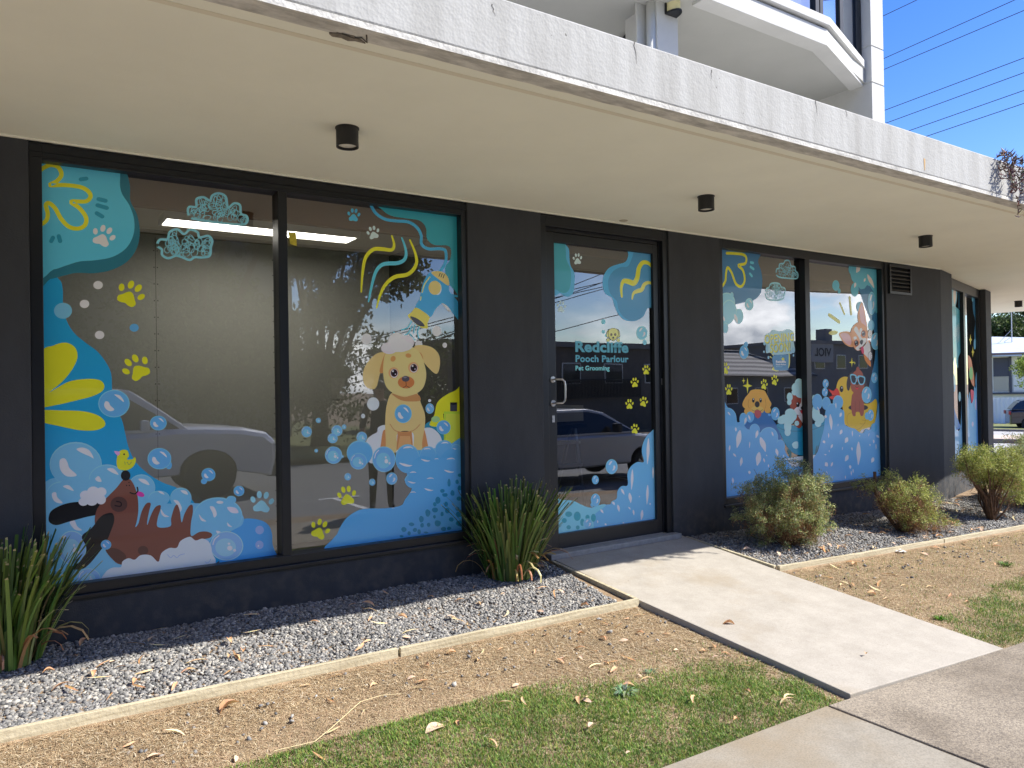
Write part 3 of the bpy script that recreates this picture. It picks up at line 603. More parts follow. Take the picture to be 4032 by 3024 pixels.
class St:
    """one sticker: a stack of coloured shapes behind the glass"""
    depth = {}
    def __init__(s, win): s.win = win; s.mb = MB()
    def off(s, q):
        xs, zs = [a for a, b in q], [b for a, b in q]; bb = (min(xs), max(xs), min(zs), max(zs)); L = St.depth.setdefault(s.win, [])
        n = 1+max([e[4] for e in L if e[0] < bb[1] and e[1] > bb[0] and e[2] < bb[3] and e[3] > bb[2]], default=0); L.append((*bb, n))
        return n*.00013
    def pt(s, cr, x, y):
        o = CR[cr]; px, py = o[0]+x/o[2], o[1]+y/o[2]
        if s.win == 'w3':
            r = M3@np.array([px-2016, py-1512, F]); n = np.array([-uy, ux, 0]); p0 = np.array([*aw(0, .125), 0]); t = ((p0-CAM)@n)/(r@n); h = CAM+t*r
            return ((h[0]-p0[0])*ux+(h[1]-p0[1])*uy, h[2])
        h = P(px, py, 1, YG-.005); return (h[0], h[2])
    def poly(s, cr, col, pts, smooth=True, n=5):
        if smooth: pts = catmull(pts, n)
        s.raw([s.pt(cr, *p) for p in pts], col); return s
    def raw(s, q, col):
        c = tuple(min(.9, v*k_+.004) for v, k_ in zip(srgb(col), (1.45, 1.36, 1.5))); d = s.off(q)
        rects = PANES[s.win] if s.win != 'w3' else [(.665, 1.724, .27, 2.66), (1.836, L2-.066, .27, 2.66)]
        for rc in rects:
            w = clip(q, rc)
            if len(w) < 3: continue
            ar = sum(w[i][0]*w[(i+1) % len(w)][1]-w[(i+1) % len(w)][0]*w[i][1] for i in range(len(w)))
            if ar < 0: w = w[::-1]
            tr = tessellate_polygon([[Vector((a, b, 0)) for a, b in w]])
            if s.win == 'w3': V = [(*aw(a, .129-d), b) for a, b in w]
            else: V = [(a, YG-.0008-d, b) for a, b in w]
            s.mb.add(V, [t for t in tr], c)
    def ell(s, cr, col, cx, cy, rx, ry=None, rot=0, n=28):
        ry = rx if ry is None else ry; a0 = R(rot)
        q = []
        for k in range(n):
            a = 2*math.pi*k/n; u, v = rx*math.cos(a), ry*math.sin(a); q.append((cx+u*math.cos(a0)-v*math.sin(a0), cy+u*math.sin(a0)+v*math.cos(a0)))
        s.raw([s.pt(cr, *p) for p in q], col); return s
    def line(s, cr, col, pts, w, taper=False, n=6):
        p = catmull(pts, n, False) if len(pts) > 2 else pts; L = len(p); lft, rgt = [], []
        sx = CR[cr][3]
        for i in range(L):
            a, b = p[max(i-1, 0)], p[min(i+1, L-1)]; dx, dy = (b[0]-a[0])/sx, b[1]-a[1]; m = math.hypot(dx, dy) or 1
            ww = w/2*(1 if not taper else (.55+.75*math.sin(math.pi*i/(L-1))))
            nx_, ny_ = -dy/m*ww*sx, dx/m*ww
            lft.append((p[i][0]+nx_, p[i][1]+ny_)); rgt.append((p[i][0]-nx_, p[i][1]-ny_))
        for q in range(L-1):
            pass
        q = lft+[None]+rgt[::-1]
        # round caps
        def capf(c, f, t):
            a0 = math.atan2(f[1]-c[1], (f[0]-c[0])/sx); r = math.hypot((f[0]-c[0])/sx, f[1]-c[1]); return [(c[0]+r*sx*math.cos(a0-math.pi*k/5*t), c[1]+r*math.sin(a0-math.pi*k/5*t)) for k in range(1, 5)]
        poly = lft+capf(p[-1], lft[-1], 1)+rgt[::-1]+capf(p[0], rgt[0], 1)
        s.raw([s.pt(cr, *a) for a in poly], col); return s
    def done(s, name, parent, label=None):
        if not s.mb.v: return None
        o = s.mb.build(name, m_vinyl, parent)
        if label: o['label'] = label
        return o
LB = (112, 182, 226); LB2 = (92, 166, 218); WH = (222, 222, 240); YE = (232, 220, 28); TEAL = (84, 186, 208); DT = (38, 112, 124); BLU = (24, 150, 190)
def paw(win, par, cr, cx, cy, size, rot, col, label=None, outline=None):
    s = St(win); sx = CR[cr][3]; a = R(rot)
    def T(u, v): return (cx+size*sx*(u*math.cos(a)-v*math.sin(a)), cy+size*(u*math.sin(a)+v*math.cos(a)))
    pad = [(-.02, -.08), (.12, -.02), (.24, .12), (.36, .26), (.30, .42), (.14, .44), (0, .40), (-.15, .44), (-.31, .42), (-.36, .26), (-.24, .12), (-.13, -.02)]
    toes = [(-.40, -.08, .105, .15, -25), (-.15, -.33, .11, .165, -8), (.15, -.33, .11, .165, 8), (.40, -.08, .105, .15, 25)]
    for g, c in ((1.14, outline), (1, col)):
        if c is None: continue
        s.poly(cr, c, [T(u*(g if g == 1 else 1.08), v*(1 if g == 1 else 1.05)-(.0 if g == 1 else .006)) for u, v in pad])
        for (u, v, rx, ry, r) in toes:
            b = R(r); s.poly(cr, c, [T(u+g*(rx*math.cos(k*.785)*math.cos(b)-ry*math.sin(k*.785)*math.sin(b)), v+g*(rx*math.cos(k*.785)*math.sin(b)+ry*math.sin(k*.785)*math.cos(b))) for k in range(8)], n=3)
    return s.done('paw_sticker', par, label)
def bub(s, cr, cx, cy, rx, ry, col=LB2, style=0):
    s.ell(cr, tuple(min(255, c+26) for c in col), cx, cy, rx, ry); s.ell(cr, col, cx, cy, rx*.94, ry*.94)
    if style == 0:
        s.poly(cr, WH, [(cx-.55*rx, cy-.15*ry), (cx-.35*rx, cy-.12*ry), (cx-.22*rx, cy+.15*ry), (cx+.02*rx, cy+.42*ry), (cx-.2*rx, cy+.55*ry), (cx-.45*rx, cy+.45*ry), (cx-.62*rx, cy+.15*ry)])
        s.poly(cr, WH, [(cx+.02*rx, cy-.66*ry), (cx+.35*rx, cy-.6*ry), (cx+.58*rx, cy-.3*ry), (cx+.62*rx, cy-.12*ry), (cx+.45*rx, cy-.25*ry), (cx+.2*rx, cy-.48*ry)])
    elif style == 1:
        s.ell(cr, tuple(min(255, int(c*1.06+10)) for c in col), cx-.05*rx, cy+.1*ry, rx*.62, ry*.62)
        s.ell(cr, WH, cx+.2*rx, cy+.15*ry, rx*.16, ry*.17); s.ell(cr, WH, cx+.48*rx, cy+.3*ry, rx*.09, ry*.1); s.ell(cr, WH, cx+.15*rx, cy-.25*ry+.1*ry, rx*.08, ry*.08)
        s.line(cr, WH, [(cx-.8*rx, cy-.1*ry), (cx-.7*rx, cy-.45*ry), (cx-.45*rx, cy-.7*ry)], .07*ry)
    elif style == 2:
        s.poly(cr, WH, [(cx-.5*rx, cy-.3*ry), (cx-.2*rx, cy-.68*ry), (cx+.1*rx, cy-.74*ry), (cx+.0*rx, cy-.55*ry), (cx-.3*rx, cy-.25*ry)])
        s.poly(cr, WH, [(cx+.3*rx, cy-.1*ry), (cx+.5*rx, cy-.15*ry), (cx+.62*rx, cy+.1*ry), (cx+.4*rx, cy+.45*ry), (cx+.1*rx, cy+.5*ry), (cx+.28*rx, cy+.25*ry)])
def bubble(win, par, cr, cx, cy, rx, ry, col=LB2, style=0, extra=()):
    s = St(win)
    for e in extra: bub(s, cr, *e, col, 3)
    bub(s, cr, cx, cy, rx, ry, col, style); return s.done('bubble_sticker', par)
def dot(win, par, cr, col, *a): St(win).ell(cr, col, *a).done('dot_sticker', par)
def tear(s, cr, cx, cy, w, h, rot=0, col=WH):
    a = R(rot); pts = [(0, -1), (.55, -.55), (.8, 0), (.55, .5), (.05, 1), (-.35, .5), (-.7, -.1), (-.5, -.7)]
    s.poly(cr, col, [(cx+w*u*math.cos(a)-h*v*math.sin(a)*.8, cy+w*u*math.sin(a)+h*v*math.cos(a)) for u, v in pts], n=4)
def cres(s, cr, cx, cy, w, up=True, col=WH, tilt=0):
    k = -1 if up else 1; h = w*.36
    pts = [(-1, .1), (-.6, k*.75), (0, k*1.1), (.6, k*.85), (1, .15), (.5, k*.25), (0, k*.1), (-.5, k*.05)]; a = R(tilt)
    s.poly(cr, col, [(cx+w*u*math.cos(a)-h*v*math.sin(a), cy+w*u*math.sin(a)+h*v*math.cos(a)) for u, v in pts], n=4)
def scribble(win, par, cr, pts, col, w, seed, label=None, loops=34):
    """cloud outline with tangled pen loops"""
    s = St(win); rnd = random.Random(seed); p = catmull(pts, 5); cx = sum(a for a, b in p)/len(p); cy = sum(b for a, b in p)/len(p)
    s.line(cr, col, p+[p[0], p[1]], w*2.2, n=1)
    xs_ = [a for a, b in p]; ys_ = [b for a, b in p]; hx_, hy_ = (max(xs_)-min(xs_))/2, (max(ys_)-min(ys_))/2
    def inside(x, y):
        c = False
        for i in range(len(p)):
            (x1, y1), (x2, y2) = p[i], p[i-1]
            if (y1 > y) != (y2 > y) and x < (x2-x1)*(y-y1)/(y2-y1)+x1: c = not c
        return c
    k = 0
    while k < loops:
        x, y = cx+rnd.uniform(-1, 1)*hx_, cy+rnd.uniform(-1, 1)*hy_; rx, ry = hx_*rnd.uniform(.06, .17), hy_*rnd.uniform(.12, .34); t = rnd.uniform(0, 3)
        q = [(x+rx*math.cos(a)*math.cos(t)-ry*.7*math.sin(a)*math.sin(t), y+rx*math.cos(a)*math.sin(t)+ry*math.sin(a)*math.cos(t)*1.1) for a in [j*.8 for j in range(9)]]
        if all(inside(*e) for e in q): s.line(cr, col, q, w*.62, n=3); k += 1
        else: k += .15
    return s.done('cloud_sticker', par, label)

# ---- wide window, left pane
w, p_ = 'w1', W1
s = St(w)
s.poly('B', BLU, [(270, -700), (385, -665), (410, -600), (412, -510), (430, -410), (480, -320), (560, -250), (640, -190), (700, -110), (728, -40), (733, 60), (745, 170), (795, 250), (818, 340), (840, 430), (880, 520), (960, 600), (1060, 662), (1160, 700), (1240, 760), (1300, 830), (1420, 905), (1400, 1200), (200, 1450), (240, 0)])
s.done('water_sticker', p_)
s = St(w); s.poly('K', (70, 156, 206), [(1080, 1440), (1130, 1330), (1220, 1285), (1360, 1298), (1440, 1345), (1474, 1430), (1480, 1530), (1520, 1625), (1560, 1700), (1000, 1760)]); s.ell('K', (140, 170, 222), 1358, 1392, 40, 40); s.ell('K', (140, 170, 222), 1356, 1530, 38, 40); s.ell('K', WH, 1346, 1540, 8, 8); s.done('water_sticker', p_)
s = St(w)
s.poly('B', LB, [(240, 830), (330, 640), (700, 640), (1000, 790), (1300, 800), (1560, 860), (1588, 930), (1530, 970), (1400, 1010), (1320, 1100), (1000, 1250), (300, 1400), (240, 1300)])
for e in ((495, 545, 171, 147), (395, 745, 92, 88), (700, 640, 118, 95), (925, 700, 90, 90), (1040, 765, 70, 48), (1182, 765, 70, 68), (1425, 880, 160, 120), (1512, 775, 32, 24)):
    s.ell('B', (128, 194, 234), *e); s.ell('B', LB, e[0], e[1]+4, e[2]*.97, e[3]*.96)
s.poly('B', LB, [(300, 800), (400, 660), (720, 660), (920, 790), (1040, 800), (1190, 830), (1420, 990), (1200, 1060), (300, 1100)])
for e in ((395, 510, 1), (0,)):
    pass
s.poly('B', WH, [(390, 520), (420, 505), (440, 530), (455, 570), (500, 612), (480, 625), (430, 620), (395, 580)])
s.poly('B', WH, [(500, 445), (540, 435), (585, 455), (612, 505), (585, 492), (530, 468)])
s.poly('B', WH, [(340, 735), (365, 728), (375, 760), (410, 797), (370, 795), (345, 770)]); s.poly('B', WH, [(412, 688), (450, 682), (482, 718), (440, 705)])
s.poly('B', WH, [(700, 575), (740, 572), (775, 612), (735, 600)]); s.poly('B', WH, [(622, 640), (645, 622), (664, 655), (640, 658)])
s.poly('B', WH, [(905, 640), (950, 645), (977, 680), (930, 665)]); s.poly('B', WH, [(455, 925), (485, 910), (505, 950), (535, 975), (490, 972)])
s.poly('B', WH, [(1135, 780), (1165, 785), (1188, 830), (1175, 855), (1160, 815)]); s.poly('B', WH, [(1035, 720), (1060, 725), (1075, 742), (1050, 735)])
s.poly('B', WH, [(1180, 715), (1215, 718), (1228, 742), (1200, 735)]); s.poly('B', WH, [(1052, 838), (1075, 870), (1105, 886), (1075, 888), (1055, 868)])
s.poly('B', WH, [(1372, 822), (1400, 825), (1417, 870), (1400, 892), (1388, 860)]); s.poly('B', WH, [(1300, 872), (1320, 895), (1348, 917), (1315, 912)])
s.poly('B', (232, 205, 232), [(1485, 825), (1540, 830), (1557, 862), (1510, 860)]); s.ell('B', WH, 1437, 793, 23, 10); s.poly('B', WH, [(1485, 925), (1500, 940), (1517, 955), (1490, 948)]); s.poly('B', WH, [(1412, 980), (1440, 985), (1447, 1005), (1430, 1008)])
s.done('foam_sticker', p_)
s = St(w)
for pts in ([(270, 1480), (350, 1427), (430, 1408), (490, 1440), (507, 1500), (480, 1570), (420, 1650), (350, 1710), (260, 1760)], [(260, 1782), (360, 1712), (460, 1660), (580, 1645), (655, 1655), (682, 1690), (665, 1728), (600, 1760), (500, 1786), (380, 1814), (260, 1832)], [(260, 1854), (400, 1851), (550, 1858), (640, 1884), (685, 1924), (680, 1958), (620, 1982), (520, 1981), (400, 1957), (260, 1920)]):
    s.poly('A', YE, pts)
s.done('petal_sticker', p_)
for cx, cy, rx, ry, st in ((470, 1090, 95, 112, 1), (1480, 1078, 110, 96, 1), (580, 1290, 78, 65, 1)): bubble(w, p_, 'B', cx, cy, rx, ry, (128, 176, 226), st)
# dog lying in the foam
s = St(w); BR = (116, 70, 52)
s.poly('B', (8, 8, 10), [(318, 890), (340, 845), (420, 805), (520, 790), (650, 800), (650, 865), (560, 890), (450, 920), (370, 942), (325, 925)])
s.poly('B', BR, [(800, 650), (822, 640), (852, 645), (880, 690), (900, 760), (904, 850), (893, 920), (884, 955), (905, 930), (925, 855), (955, 802), (985, 800), (975, 850), (962, 915), (964, 940), (985, 880), (1015, 825), (1048, 812), (1048, 840), (1030, 900), (1032, 955), (1113, 950), (1118, 900), (1138, 830), (1158, 808), (1175, 850), (1187, 925), (1205, 870), (1235, 818), (1258, 812), (1260, 860), (1248, 930), (1249, 1012), (1300, 988), (1350, 984), (1385, 1000), (1372, 1025), (1300, 1040), (1260, 1060), (1150, 1120), (1035, 1190), (900, 1180), (790, 1200), (730, 1160), (690, 1090), (640, 1010), (620, 930), (624, 870), (645, 820), (700, 760), (760, 700)], n=4)
s.ell('B', (78, 52, 44), 777, 806, 55, 50); s.line('B', (12, 10, 12), [(762, 787), (790, 795), (788, 818), (752, 815)], 7)
s.ell('B', (84, 54, 42), 935, 1108, 34, 30); s.poly('B', (84, 54, 42), [(690, 1100), (760, 1095), (815, 1130), (822, 1165), (790, 1195), (730, 1160)])
s.poly('B', (8, 8, 10), [(690, 868), (735, 865), (747, 910), (725, 980), (690, 1060), (640, 1130), (580, 1200), (530, 1230), (445, 1228), (510, 1190), (555, 1140), (562, 1080), (535, 1015), (600, 960), (650, 895)])
s.ell('B', (10, 12, 14), 821, 618, 31, 34)
for a in ((843, 663), (827, 683), (845, 683)): s.ell('B', (10, 8, 8), *a, 4)
s.ell('B', (226, 62, 150), 917, 740, 28, 16, 22); s.line('B', (10, 8, 8), [(850, 730), (880, 738), (900, 720), (897, 695)], 8)
s.done('dog_sticker', p_, 'brown dog with black ears lying on its back in foam')
s = St(w)
for e in ((560, 748, 38, 32), (610, 722, 40, 32), (662, 725, 34, 30), (660, 775, 32, 32), (600, 785, 38, 30), (545, 790, 32, 26), (610, 755, 60, 40)): s.ell('B', (206, 220, 234), *e)
s.done('foam_sticker', p_)
s = St(w)
s.poly('B', YE, [(765, 498), (772, 468), (800, 450), (832, 455), (843, 488), (830, 513), (868, 510), (880, 497), (889, 515), (878, 550), (850, 575), (815, 584), (775, 575), (762, 540)])
s.poly('B', (240, 160, 200), [(745, 458), (785, 465), (770, 490)], n=2); s.ell('B', (60, 50, 10), 811, 479, 6); s.line('B', (150, 170, 70), [(815, 528), (820, 548), (832, 530), (842, 548), (860, 530)], 4)
s.done('duck_sticker', p_)
s = St(w)
s.poly('B', (198, 220, 236), [(675, 1310), (690, 1250), (735, 1220), (790, 1216), (800, 1180), (840, 1158), (880, 1168), (920, 1138), (985, 1140), (1034, 1182), (1055, 1125), (1105, 1092), (1155, 1090), (1180, 1045), (1240, 1018), (1278, 1042), (1325, 1030), (1368, 1055), (1385, 1120), (1372, 1215), (900, 1300)], n=4)
s.line('B', (160, 184, 200), [(1095, 1135), (1115, 1155), (1135, 1140), (1155, 1155), (1175, 1138), (1205, 1130)], 4); s.line('B', (160, 184, 200), [(1340, 1180), (1352, 1190), (1368, 1180), (1376, 1165)], 4)
s.done('foam_sticker', p_)
for cr, cx, cy, rx, ry, ex in (('B', 745, 148, 103, 90, ()), ('B', 1035, 275, 55, 48, ()), ('B', 1042, 508, 78, 70, ((1103, 550, 21, 27),)), ('B', 1362, 612, 46, 43, ((1333, 656, 20, 18),)), ('B', 1562, 719, 35, 34, ()), ('B', 693, 1070, 34, 32, ())): bubble(w, p_, cr, cx, cy, rx, ry, LB2, 0, ex)
dot(w, p_, 'A', LB, 412, 1200, 59, 52); dot(w, p_, 'A', LB2, 877, 1311, 30, 26)
for a in ((641, 1032), (552, 1155), (651, 1358)): dot(w, p_, 'A', (214, 222, 238), *a, 31, 27)
s = St(w)
s.poly('A', DT, [(250, 180), (780, 180), (800, 285), (830, 305), (850, 390), (852, 480), (895, 570), (914, 680), (895, 790), (830, 880), (725, 935), (610, 955), (500, 953), (420, 970), (330, 992), (240, 992)])
s.poly('A', TEAL, [(250, 180), (770, 180), (785, 292), (784, 380), (800, 440), (845, 510), (876, 600), (873, 700), (825, 790), (735, 848), (620, 870), (520, 878), (430, 905), (350, 930), (240, 936)])
s.done('splash_sticker', p_)
s = St(w)
s.line('A', (232, 216, 36), [(240, 310), (275, 272), (330, 248), (380, 262), (402, 310), (372, 352), (326, 379), (420, 378), (520, 390), (572, 415), (592, 452), (560, 485), (465, 487), (520, 530), (562, 590), (555, 640), (510, 663), (450, 650), (400, 600), (360, 530), (320, 496), (300, 510), (312, 570), (298, 615), (240, 652)], 27)
for a, b in (((528, 341), (564, 336)), ((644, 470), (690, 481)), ((637, 510), (698, 528)), ((632, 562), (668, 584)), ((346, 722), (335, 745)), ((384, 712), (393, 745))): s.line('A', (38, 142, 162), [a, b], 26)
s.done('squiggle_sticker', p_)
paw(w, p_, 'A', 675, 712, 140, 22, (222, 224, 226), 'white paw print in the teal corner splash'); paw(w, p_, 'A', 852, 1090, 168, 28, YE); paw(w, p_, 'A', 893, 1572, 168, -32, YE); paw(w, p_, 'K', 1380, 1132, 205, 6, (140, 202, 234), 'pale blue paw print low by the mullion')
scribble(w, p_, 'A', [(1245, 590), (1228, 545), (1240, 520), (1282, 520), (1285, 470), (1330, 458), (1372, 480), (1388, 447), (1430, 432), (1475, 455), (1490, 525), (1530, 498), (1568, 510), (1575, 565), (1610, 580), (1618, 612), (1590, 636), (1500, 632), (1400, 620), (1310, 606)], (124, 196, 226), 7, 3, None, 60)
scribble(w, p_, 'A', [(1028, 775), (1045, 735), (1095, 732), (1110, 685), (1160, 668), (1203, 698), (1240, 670), (1290, 685), (1305, 720), (1360, 710), (1387, 740), (1378, 785), (1370, 840), (1320, 852), (1272, 850), (1240, 868), (1190, 850), (1150, 840), (1100, 857), (1060, 835), (1058, 800)], (124, 196, 226), 7, 4, None, 60)
# ---- wide window, right pane
s = St(w)
s.poly('C', (48, 156, 164), [(820, 480), (840, 540), (900, 580), (1000, 597), (1085, 612), (1125, 660), (1132, 730), (1180, 770), (1262, 774), (1290, 805), (1280, 870), (1250, 925), (1270, 1010), (1300, 1050), (1380, 1085), (1400, 480)])
s.done('splash_sticker', p_)
s = St(w); s.line('C', (66, 168, 220), [(755, 480), (775, 530), (805, 570), (860, 602), (930, 613), (1010, 620), (1065, 655), (1093, 705), (1097, 765), (1140, 795), (1215, 795), (1252, 808), (1256, 870), (1240, 910), (1213, 950)], 20)
s.line('C', (66, 168, 220), [(1272, 1085), (1300, 1100), (1345, 1106)], 15)
s.poly('C', (56, 158, 218), [(1165, 950), (1128, 975), (1100, 1040), (1085, 1120), (1058, 1182), (1148, 1242), (1190, 1185), (1232, 1152), (1268, 1170), (1300, 1215), (1345, 1262), (1345, 1165), (1310, 1110), (1277, 1070), (1270, 1030), (1220, 1000)], n=4)
s.poly('C', (230, 192, 98), [(1160, 953), (1195, 941), (1240, 950), (1270, 985), (1273, 1036), (1220, 1003)], n=4)
for x in (1215, 1228, 1242): s.line('C', (30, 30, 30), [(x+3, 955+(x-1215)*.3), (x-5, 975+(x-1215)*.4)], 5)
s.ell('C', (232, 232, 232), 1200, 1055, 27, 42); s.ell('C', (230, 192, 98), 1182, 1050, 40, 46)
s.line('C', (235, 215, 120), [(1150, 980), (1115, 1030), (1100, 1080)], 8); s.line('C', (235, 215, 120), [(1093, 1110), (1089, 1130)], 8)
s.poly('C', (236, 200, 66), [(1058, 1180), (1100, 1200), (1148, 1240), (1136, 1280), (1135, 1315), (1090, 1308), (1040, 1270), (1007, 1233), (1032, 1208)], n=4)
s.poly('C', (46, 44, 50), [(1022, 1238), (1060, 1247), (1100, 1275), (1116, 1302), (1080, 1298), (1045, 1273)]); s.poly('C', (244, 244, 244), [(1228, 1150), (1258, 1165), (1286, 1200), (1272, 1204), (1245, 1172)])
for q in ([(1030, 1270), (1005, 1310), (965, 1325)], [(1035, 1300), (1010, 1345), (985, 1362)], [(1055, 1292), (1048, 1315), (1045, 1345)], [(1080, 1305), (1070, 1340), (1078, 1377)], [(1020, 1352), (1035, 1375), (1052, 1390)], [(915, 1340), (922, 1352), (930, 1360)]): s.line('C', (96, 192, 220), q, 9)
s.done('hair_dryer_sticker', p_, 'blue and yellow cartoon hair dryer on a curly cord')
for col, q in (((236, 222, 44), [(902, 710), (917, 768), (900, 802), (840, 797), (780, 800), (730, 855), (710, 960), (702, 1076)]), ((88, 190, 214), [(967, 724), (993, 800), (988, 860), (940, 888), (850, 895), (800, 940), (770, 1040), (750, 1140)]), ((236, 222, 44), [(1020, 738), (1057, 830), (1060, 900), (1010, 960), (920, 980), (860, 1030), (825, 1100), (803, 1180)])):
    St(w).line('C', col, q, 20, True).done('squiggle_sticker', p_)
paw(w, p_, 'C', 653, 575, 88, 6, (76, 178, 204)); paw(w, p_, 'C', 780, 690, 88, -14, (186, 222, 222))
dot(w, p_, 'C', (206, 218, 240), 736, 1385, 33, 36); dot(w, p_, 'C', (206, 218, 240), 1196, 1333, 30, 34); dot(w, p_, 'C', (206, 218, 240), 1248, 1425, 15, 17); dot(w, p_, 'C', (206, 218, 240), 1078, 1420, 24, 24)
dot(w, p_, 'D', (198, 214, 240), 780, 150, 40, 43); dot(w, p_, 'D', (198, 214, 240), 714, 229, 13, 15); dot(w, p_, 'D', (206, 218, 240), 1149, 128, 10, 10)
s = St(w)
s.ell('D', (34, 132, 152), 1180, 340, 80, 82)
s.poly('D', (226, 222, 20), [(1150, 290), (1180, 220), (1200, 140), (1260, 90), (1320, 60), (1375, 20), (1375, 205), (1245, 205), (1242, 290)]); s.poly('D', (172, 208, 48), [(1242, 200), (1375, 200), (1375, 420), (1242, 400)], False); s.poly('D', (196, 218, 60), [(1254, 214), (1375, 214), (1375, 420), (1254, 400)], False)
s.poly('D', (54, 58, 66), [(1283, 140), (1328, 140), (1328, 198), (1283, 198)], False); s.poly('D', (14, 14, 16), [(1283, 140), (1328, 140), (1328, 152), (1305, 158), (1283, 152)], False); s.ell('D', (150, 196, 120), 1188, 250, 28, 20)
s.done('shampoo_sticker', p_, 'yellow and green shampoo bottle drawing at the window edge')
s = St(w); s.poly('D', (202, 214, 236), [(735, 395), (770, 355), (805, 335), (812, 305), (850, 288), (900, 300), (1000, 340), (1130, 305), (1190, 325), (1228, 385), (1200, 450), (900, 470), (780, 538), (740, 500)]); s.done('foam_sticker', p_)
# sitting puppy
TN = (226, 188, 116); s = St(w)
s.poly('D', (196, 138, 78), [(850, 320), (832, 400), (830, 460), (880, 460), (900, 350)]); s.poly('D', (196, 138, 78), [(1110, 310), (1130, 380), (1138, 455), (1090, 460), (1090, 350)])
s.poly('D', TN, [(905, 75), (985, 90), (1062, 75), (1090, 140), (1118, 220), (1117, 300), (1100, 400), (1098, 470), (1045, 450), (1040, 340), (940, 340), (935, 455), (870, 470), (862, 380), (858, 280), (868, 160)])
s.poly('D', (190, 134, 76), [(940, 333), (1032, 333), (1042, 450), (932, 450)], False); s.poly('D', (212, 160, 96), [(955, 360), (1020, 360), (1036, 450), (938, 450)], False)
s.poly('D', (184, 136, 76), [(903, 82), (985, 105), (1065, 85), (1088, 128), (1000, 133), (945, 118)]); s.line('D', (190, 140, 80), [(890, 282), (925, 325), (990, 334), (1045, 322), (1085, 285)], 5)
s.poly('C', TN, [(858, 1472), (800, 1482), (742, 1540), (714, 1605), (722, 1680), (762, 1712), (800, 1700), (822, 1620), (850, 1520)]); s.poly('C', TN, [(1048, 1436), (1100, 1424), (1165, 1440), (1207, 1482), (1217, 1540), (1205, 1602), (1180, 1608), (1130, 1560), (1085, 1500)])
s.poly('C', (192, 138, 74), [(862, 1476), (838, 1530), (822, 1600), (850, 1600), (870, 1520)]); s.poly('C', (192, 138, 74), [(1050, 1462), (1075, 1490), (1098, 1535), (1106, 1510), (1090, 1475)])
s.poly('C', (232, 196, 122), [(868, 1470), (940, 1440), (1030, 1436), (1082, 1472), (1112, 1540), (1127, 1620), (1108, 1700), (1060, 1742), (1000, 1756), (925, 1745), (868, 1700), (846, 1620), (848, 1530)])
s.ell('C', (198, 148, 80), 910, 1514, 16, 19, 25); s.ell('C', (198, 148, 80), 1010, 1493, 19, 14, 10)
for x, y in ((917, 1607), (1045, 1573)):
    s.ell('C', (206, 160, 100), x-3, y-1, 34, 36); s.ell('C', (240, 238, 236), x, y+2, 25, 29); s.ell('C', (56, 14, 22), x, y, 22, 25); s.ell('C', (10, 6, 8), x+1, y+2, 12, 14); s.ell('C', (250, 250, 250), x-8, y-12, 6, 6); s.ell('C', (200, 190, 200), x+8, y+8, 4, 4)
s.ell('C', (190, 120, 58), 995, 1668, 54, 40); s.ell('C', (74, 74, 80), 992, 1645, 25, 19); s.ell('C', (120, 120, 128), 988, 1636, 12, 5); s.line('C', (90, 50, 30), [(993, 1662), (994, 1690), (975, 1702)], 4); s.line('C', (90, 50, 30), [(994, 1690), (1018, 1703)], 4)
s.done('dog_sticker', p_, 'tan puppy sitting upright with foam on its head')
s = St(w)
for e, c in (((885, 1445, 54, 38), 206), ((935, 1395, 56, 52), 212), ((1000, 1405, 48, 46), 208), ((930, 1440, 100, 30), 210), ((965, 1425, 42, 42), 222), ((920, 1432, 28, 26), 222), ((1010, 1430, 26, 24), 222), ((960, 1452, 40, 18), 222)): s.ell('C', (c, c, c+8), *e)
s.done('foam_sticker', p_)
bubble(w, p_, 'D', 976, 214, 56, 61)
for a in ((345, 332, 34, 36, 1), (422, 258, 17, 17, 1), (543, 325, 36, 36, 1), (590, 300, 15, 16, 1), (515, 375, 33, 33, 1), (408, 456, 12, 12, 1), (521, 485, 56, 57, 1), (579, 494, 9, 9, 1), (705, 368, 34, 36, 1), (614, 626, 22, 24, 1), (774, 662, 21, 23, 1), (902, 638, 36, 40, 2), (1150, 180, 28, 34, 0)): bubble(w, p_, 'D', *a[:4], (108, 172, 226), a[4])
s = St(w)
s.poly('D', (84, 166, 220), [(930, 470), (1000, 600), (985, 650), (1032, 702), (988, 775), (960, 815), (860, 832), (720, 836), (645, 865), (590, 915), (545, 1000), (505, 1140), (1420, 1040), (1420, 400), (1250, 430), (1100, 450)], n=4)
for a in ((692, 470, 85, 82), (1005, 508, 80, 95), (1140, 475, 52, 48), (1245, 445, 60, 58), (1322, 445, 32, 34), (1045, 650, 58, 50), (1375, 400, 30, 30)): s.ell('D', (116, 184, 232), *a); s.ell('D', (92, 168, 222), a[0], a[1]+5, a[2]*.96, a[3]*.95)
for a in ((683, 525, 56, 54), (850, 512, 76, 84)): bub(s, 'D', *a, (104, 168, 224), 1)
s.ell('D', (84, 166, 220), 1110, 620, 100, 130); s.ell('D', (84, 166, 220), 1300, 560, 90, 120)
for a in ((1008, 440, 34, 1), (1133, 447, 24, 1), (1248, 408, 24, 1), (1287, 512, 27, 1), (1194, 511, 14, 1), (1040, 600, 22, 1), (1153, 640, 24, 1), (1040, 730, 20, 1), (910, 832, 10, 1)): cres(s, 'D', a[0], a[1], a[2], True)
for a in ((993, 545, 44), (1122, 518, 30), (1276, 590, 33), (1032, 662, 27), (1144, 710, 30), (1312, 445, 14)): cres(s, 'D', a[0], a[1]-4, a[2], False, WH, 10)
s.done('foam_sticker', p_)
s = St(w)
rs = random.Random(5)
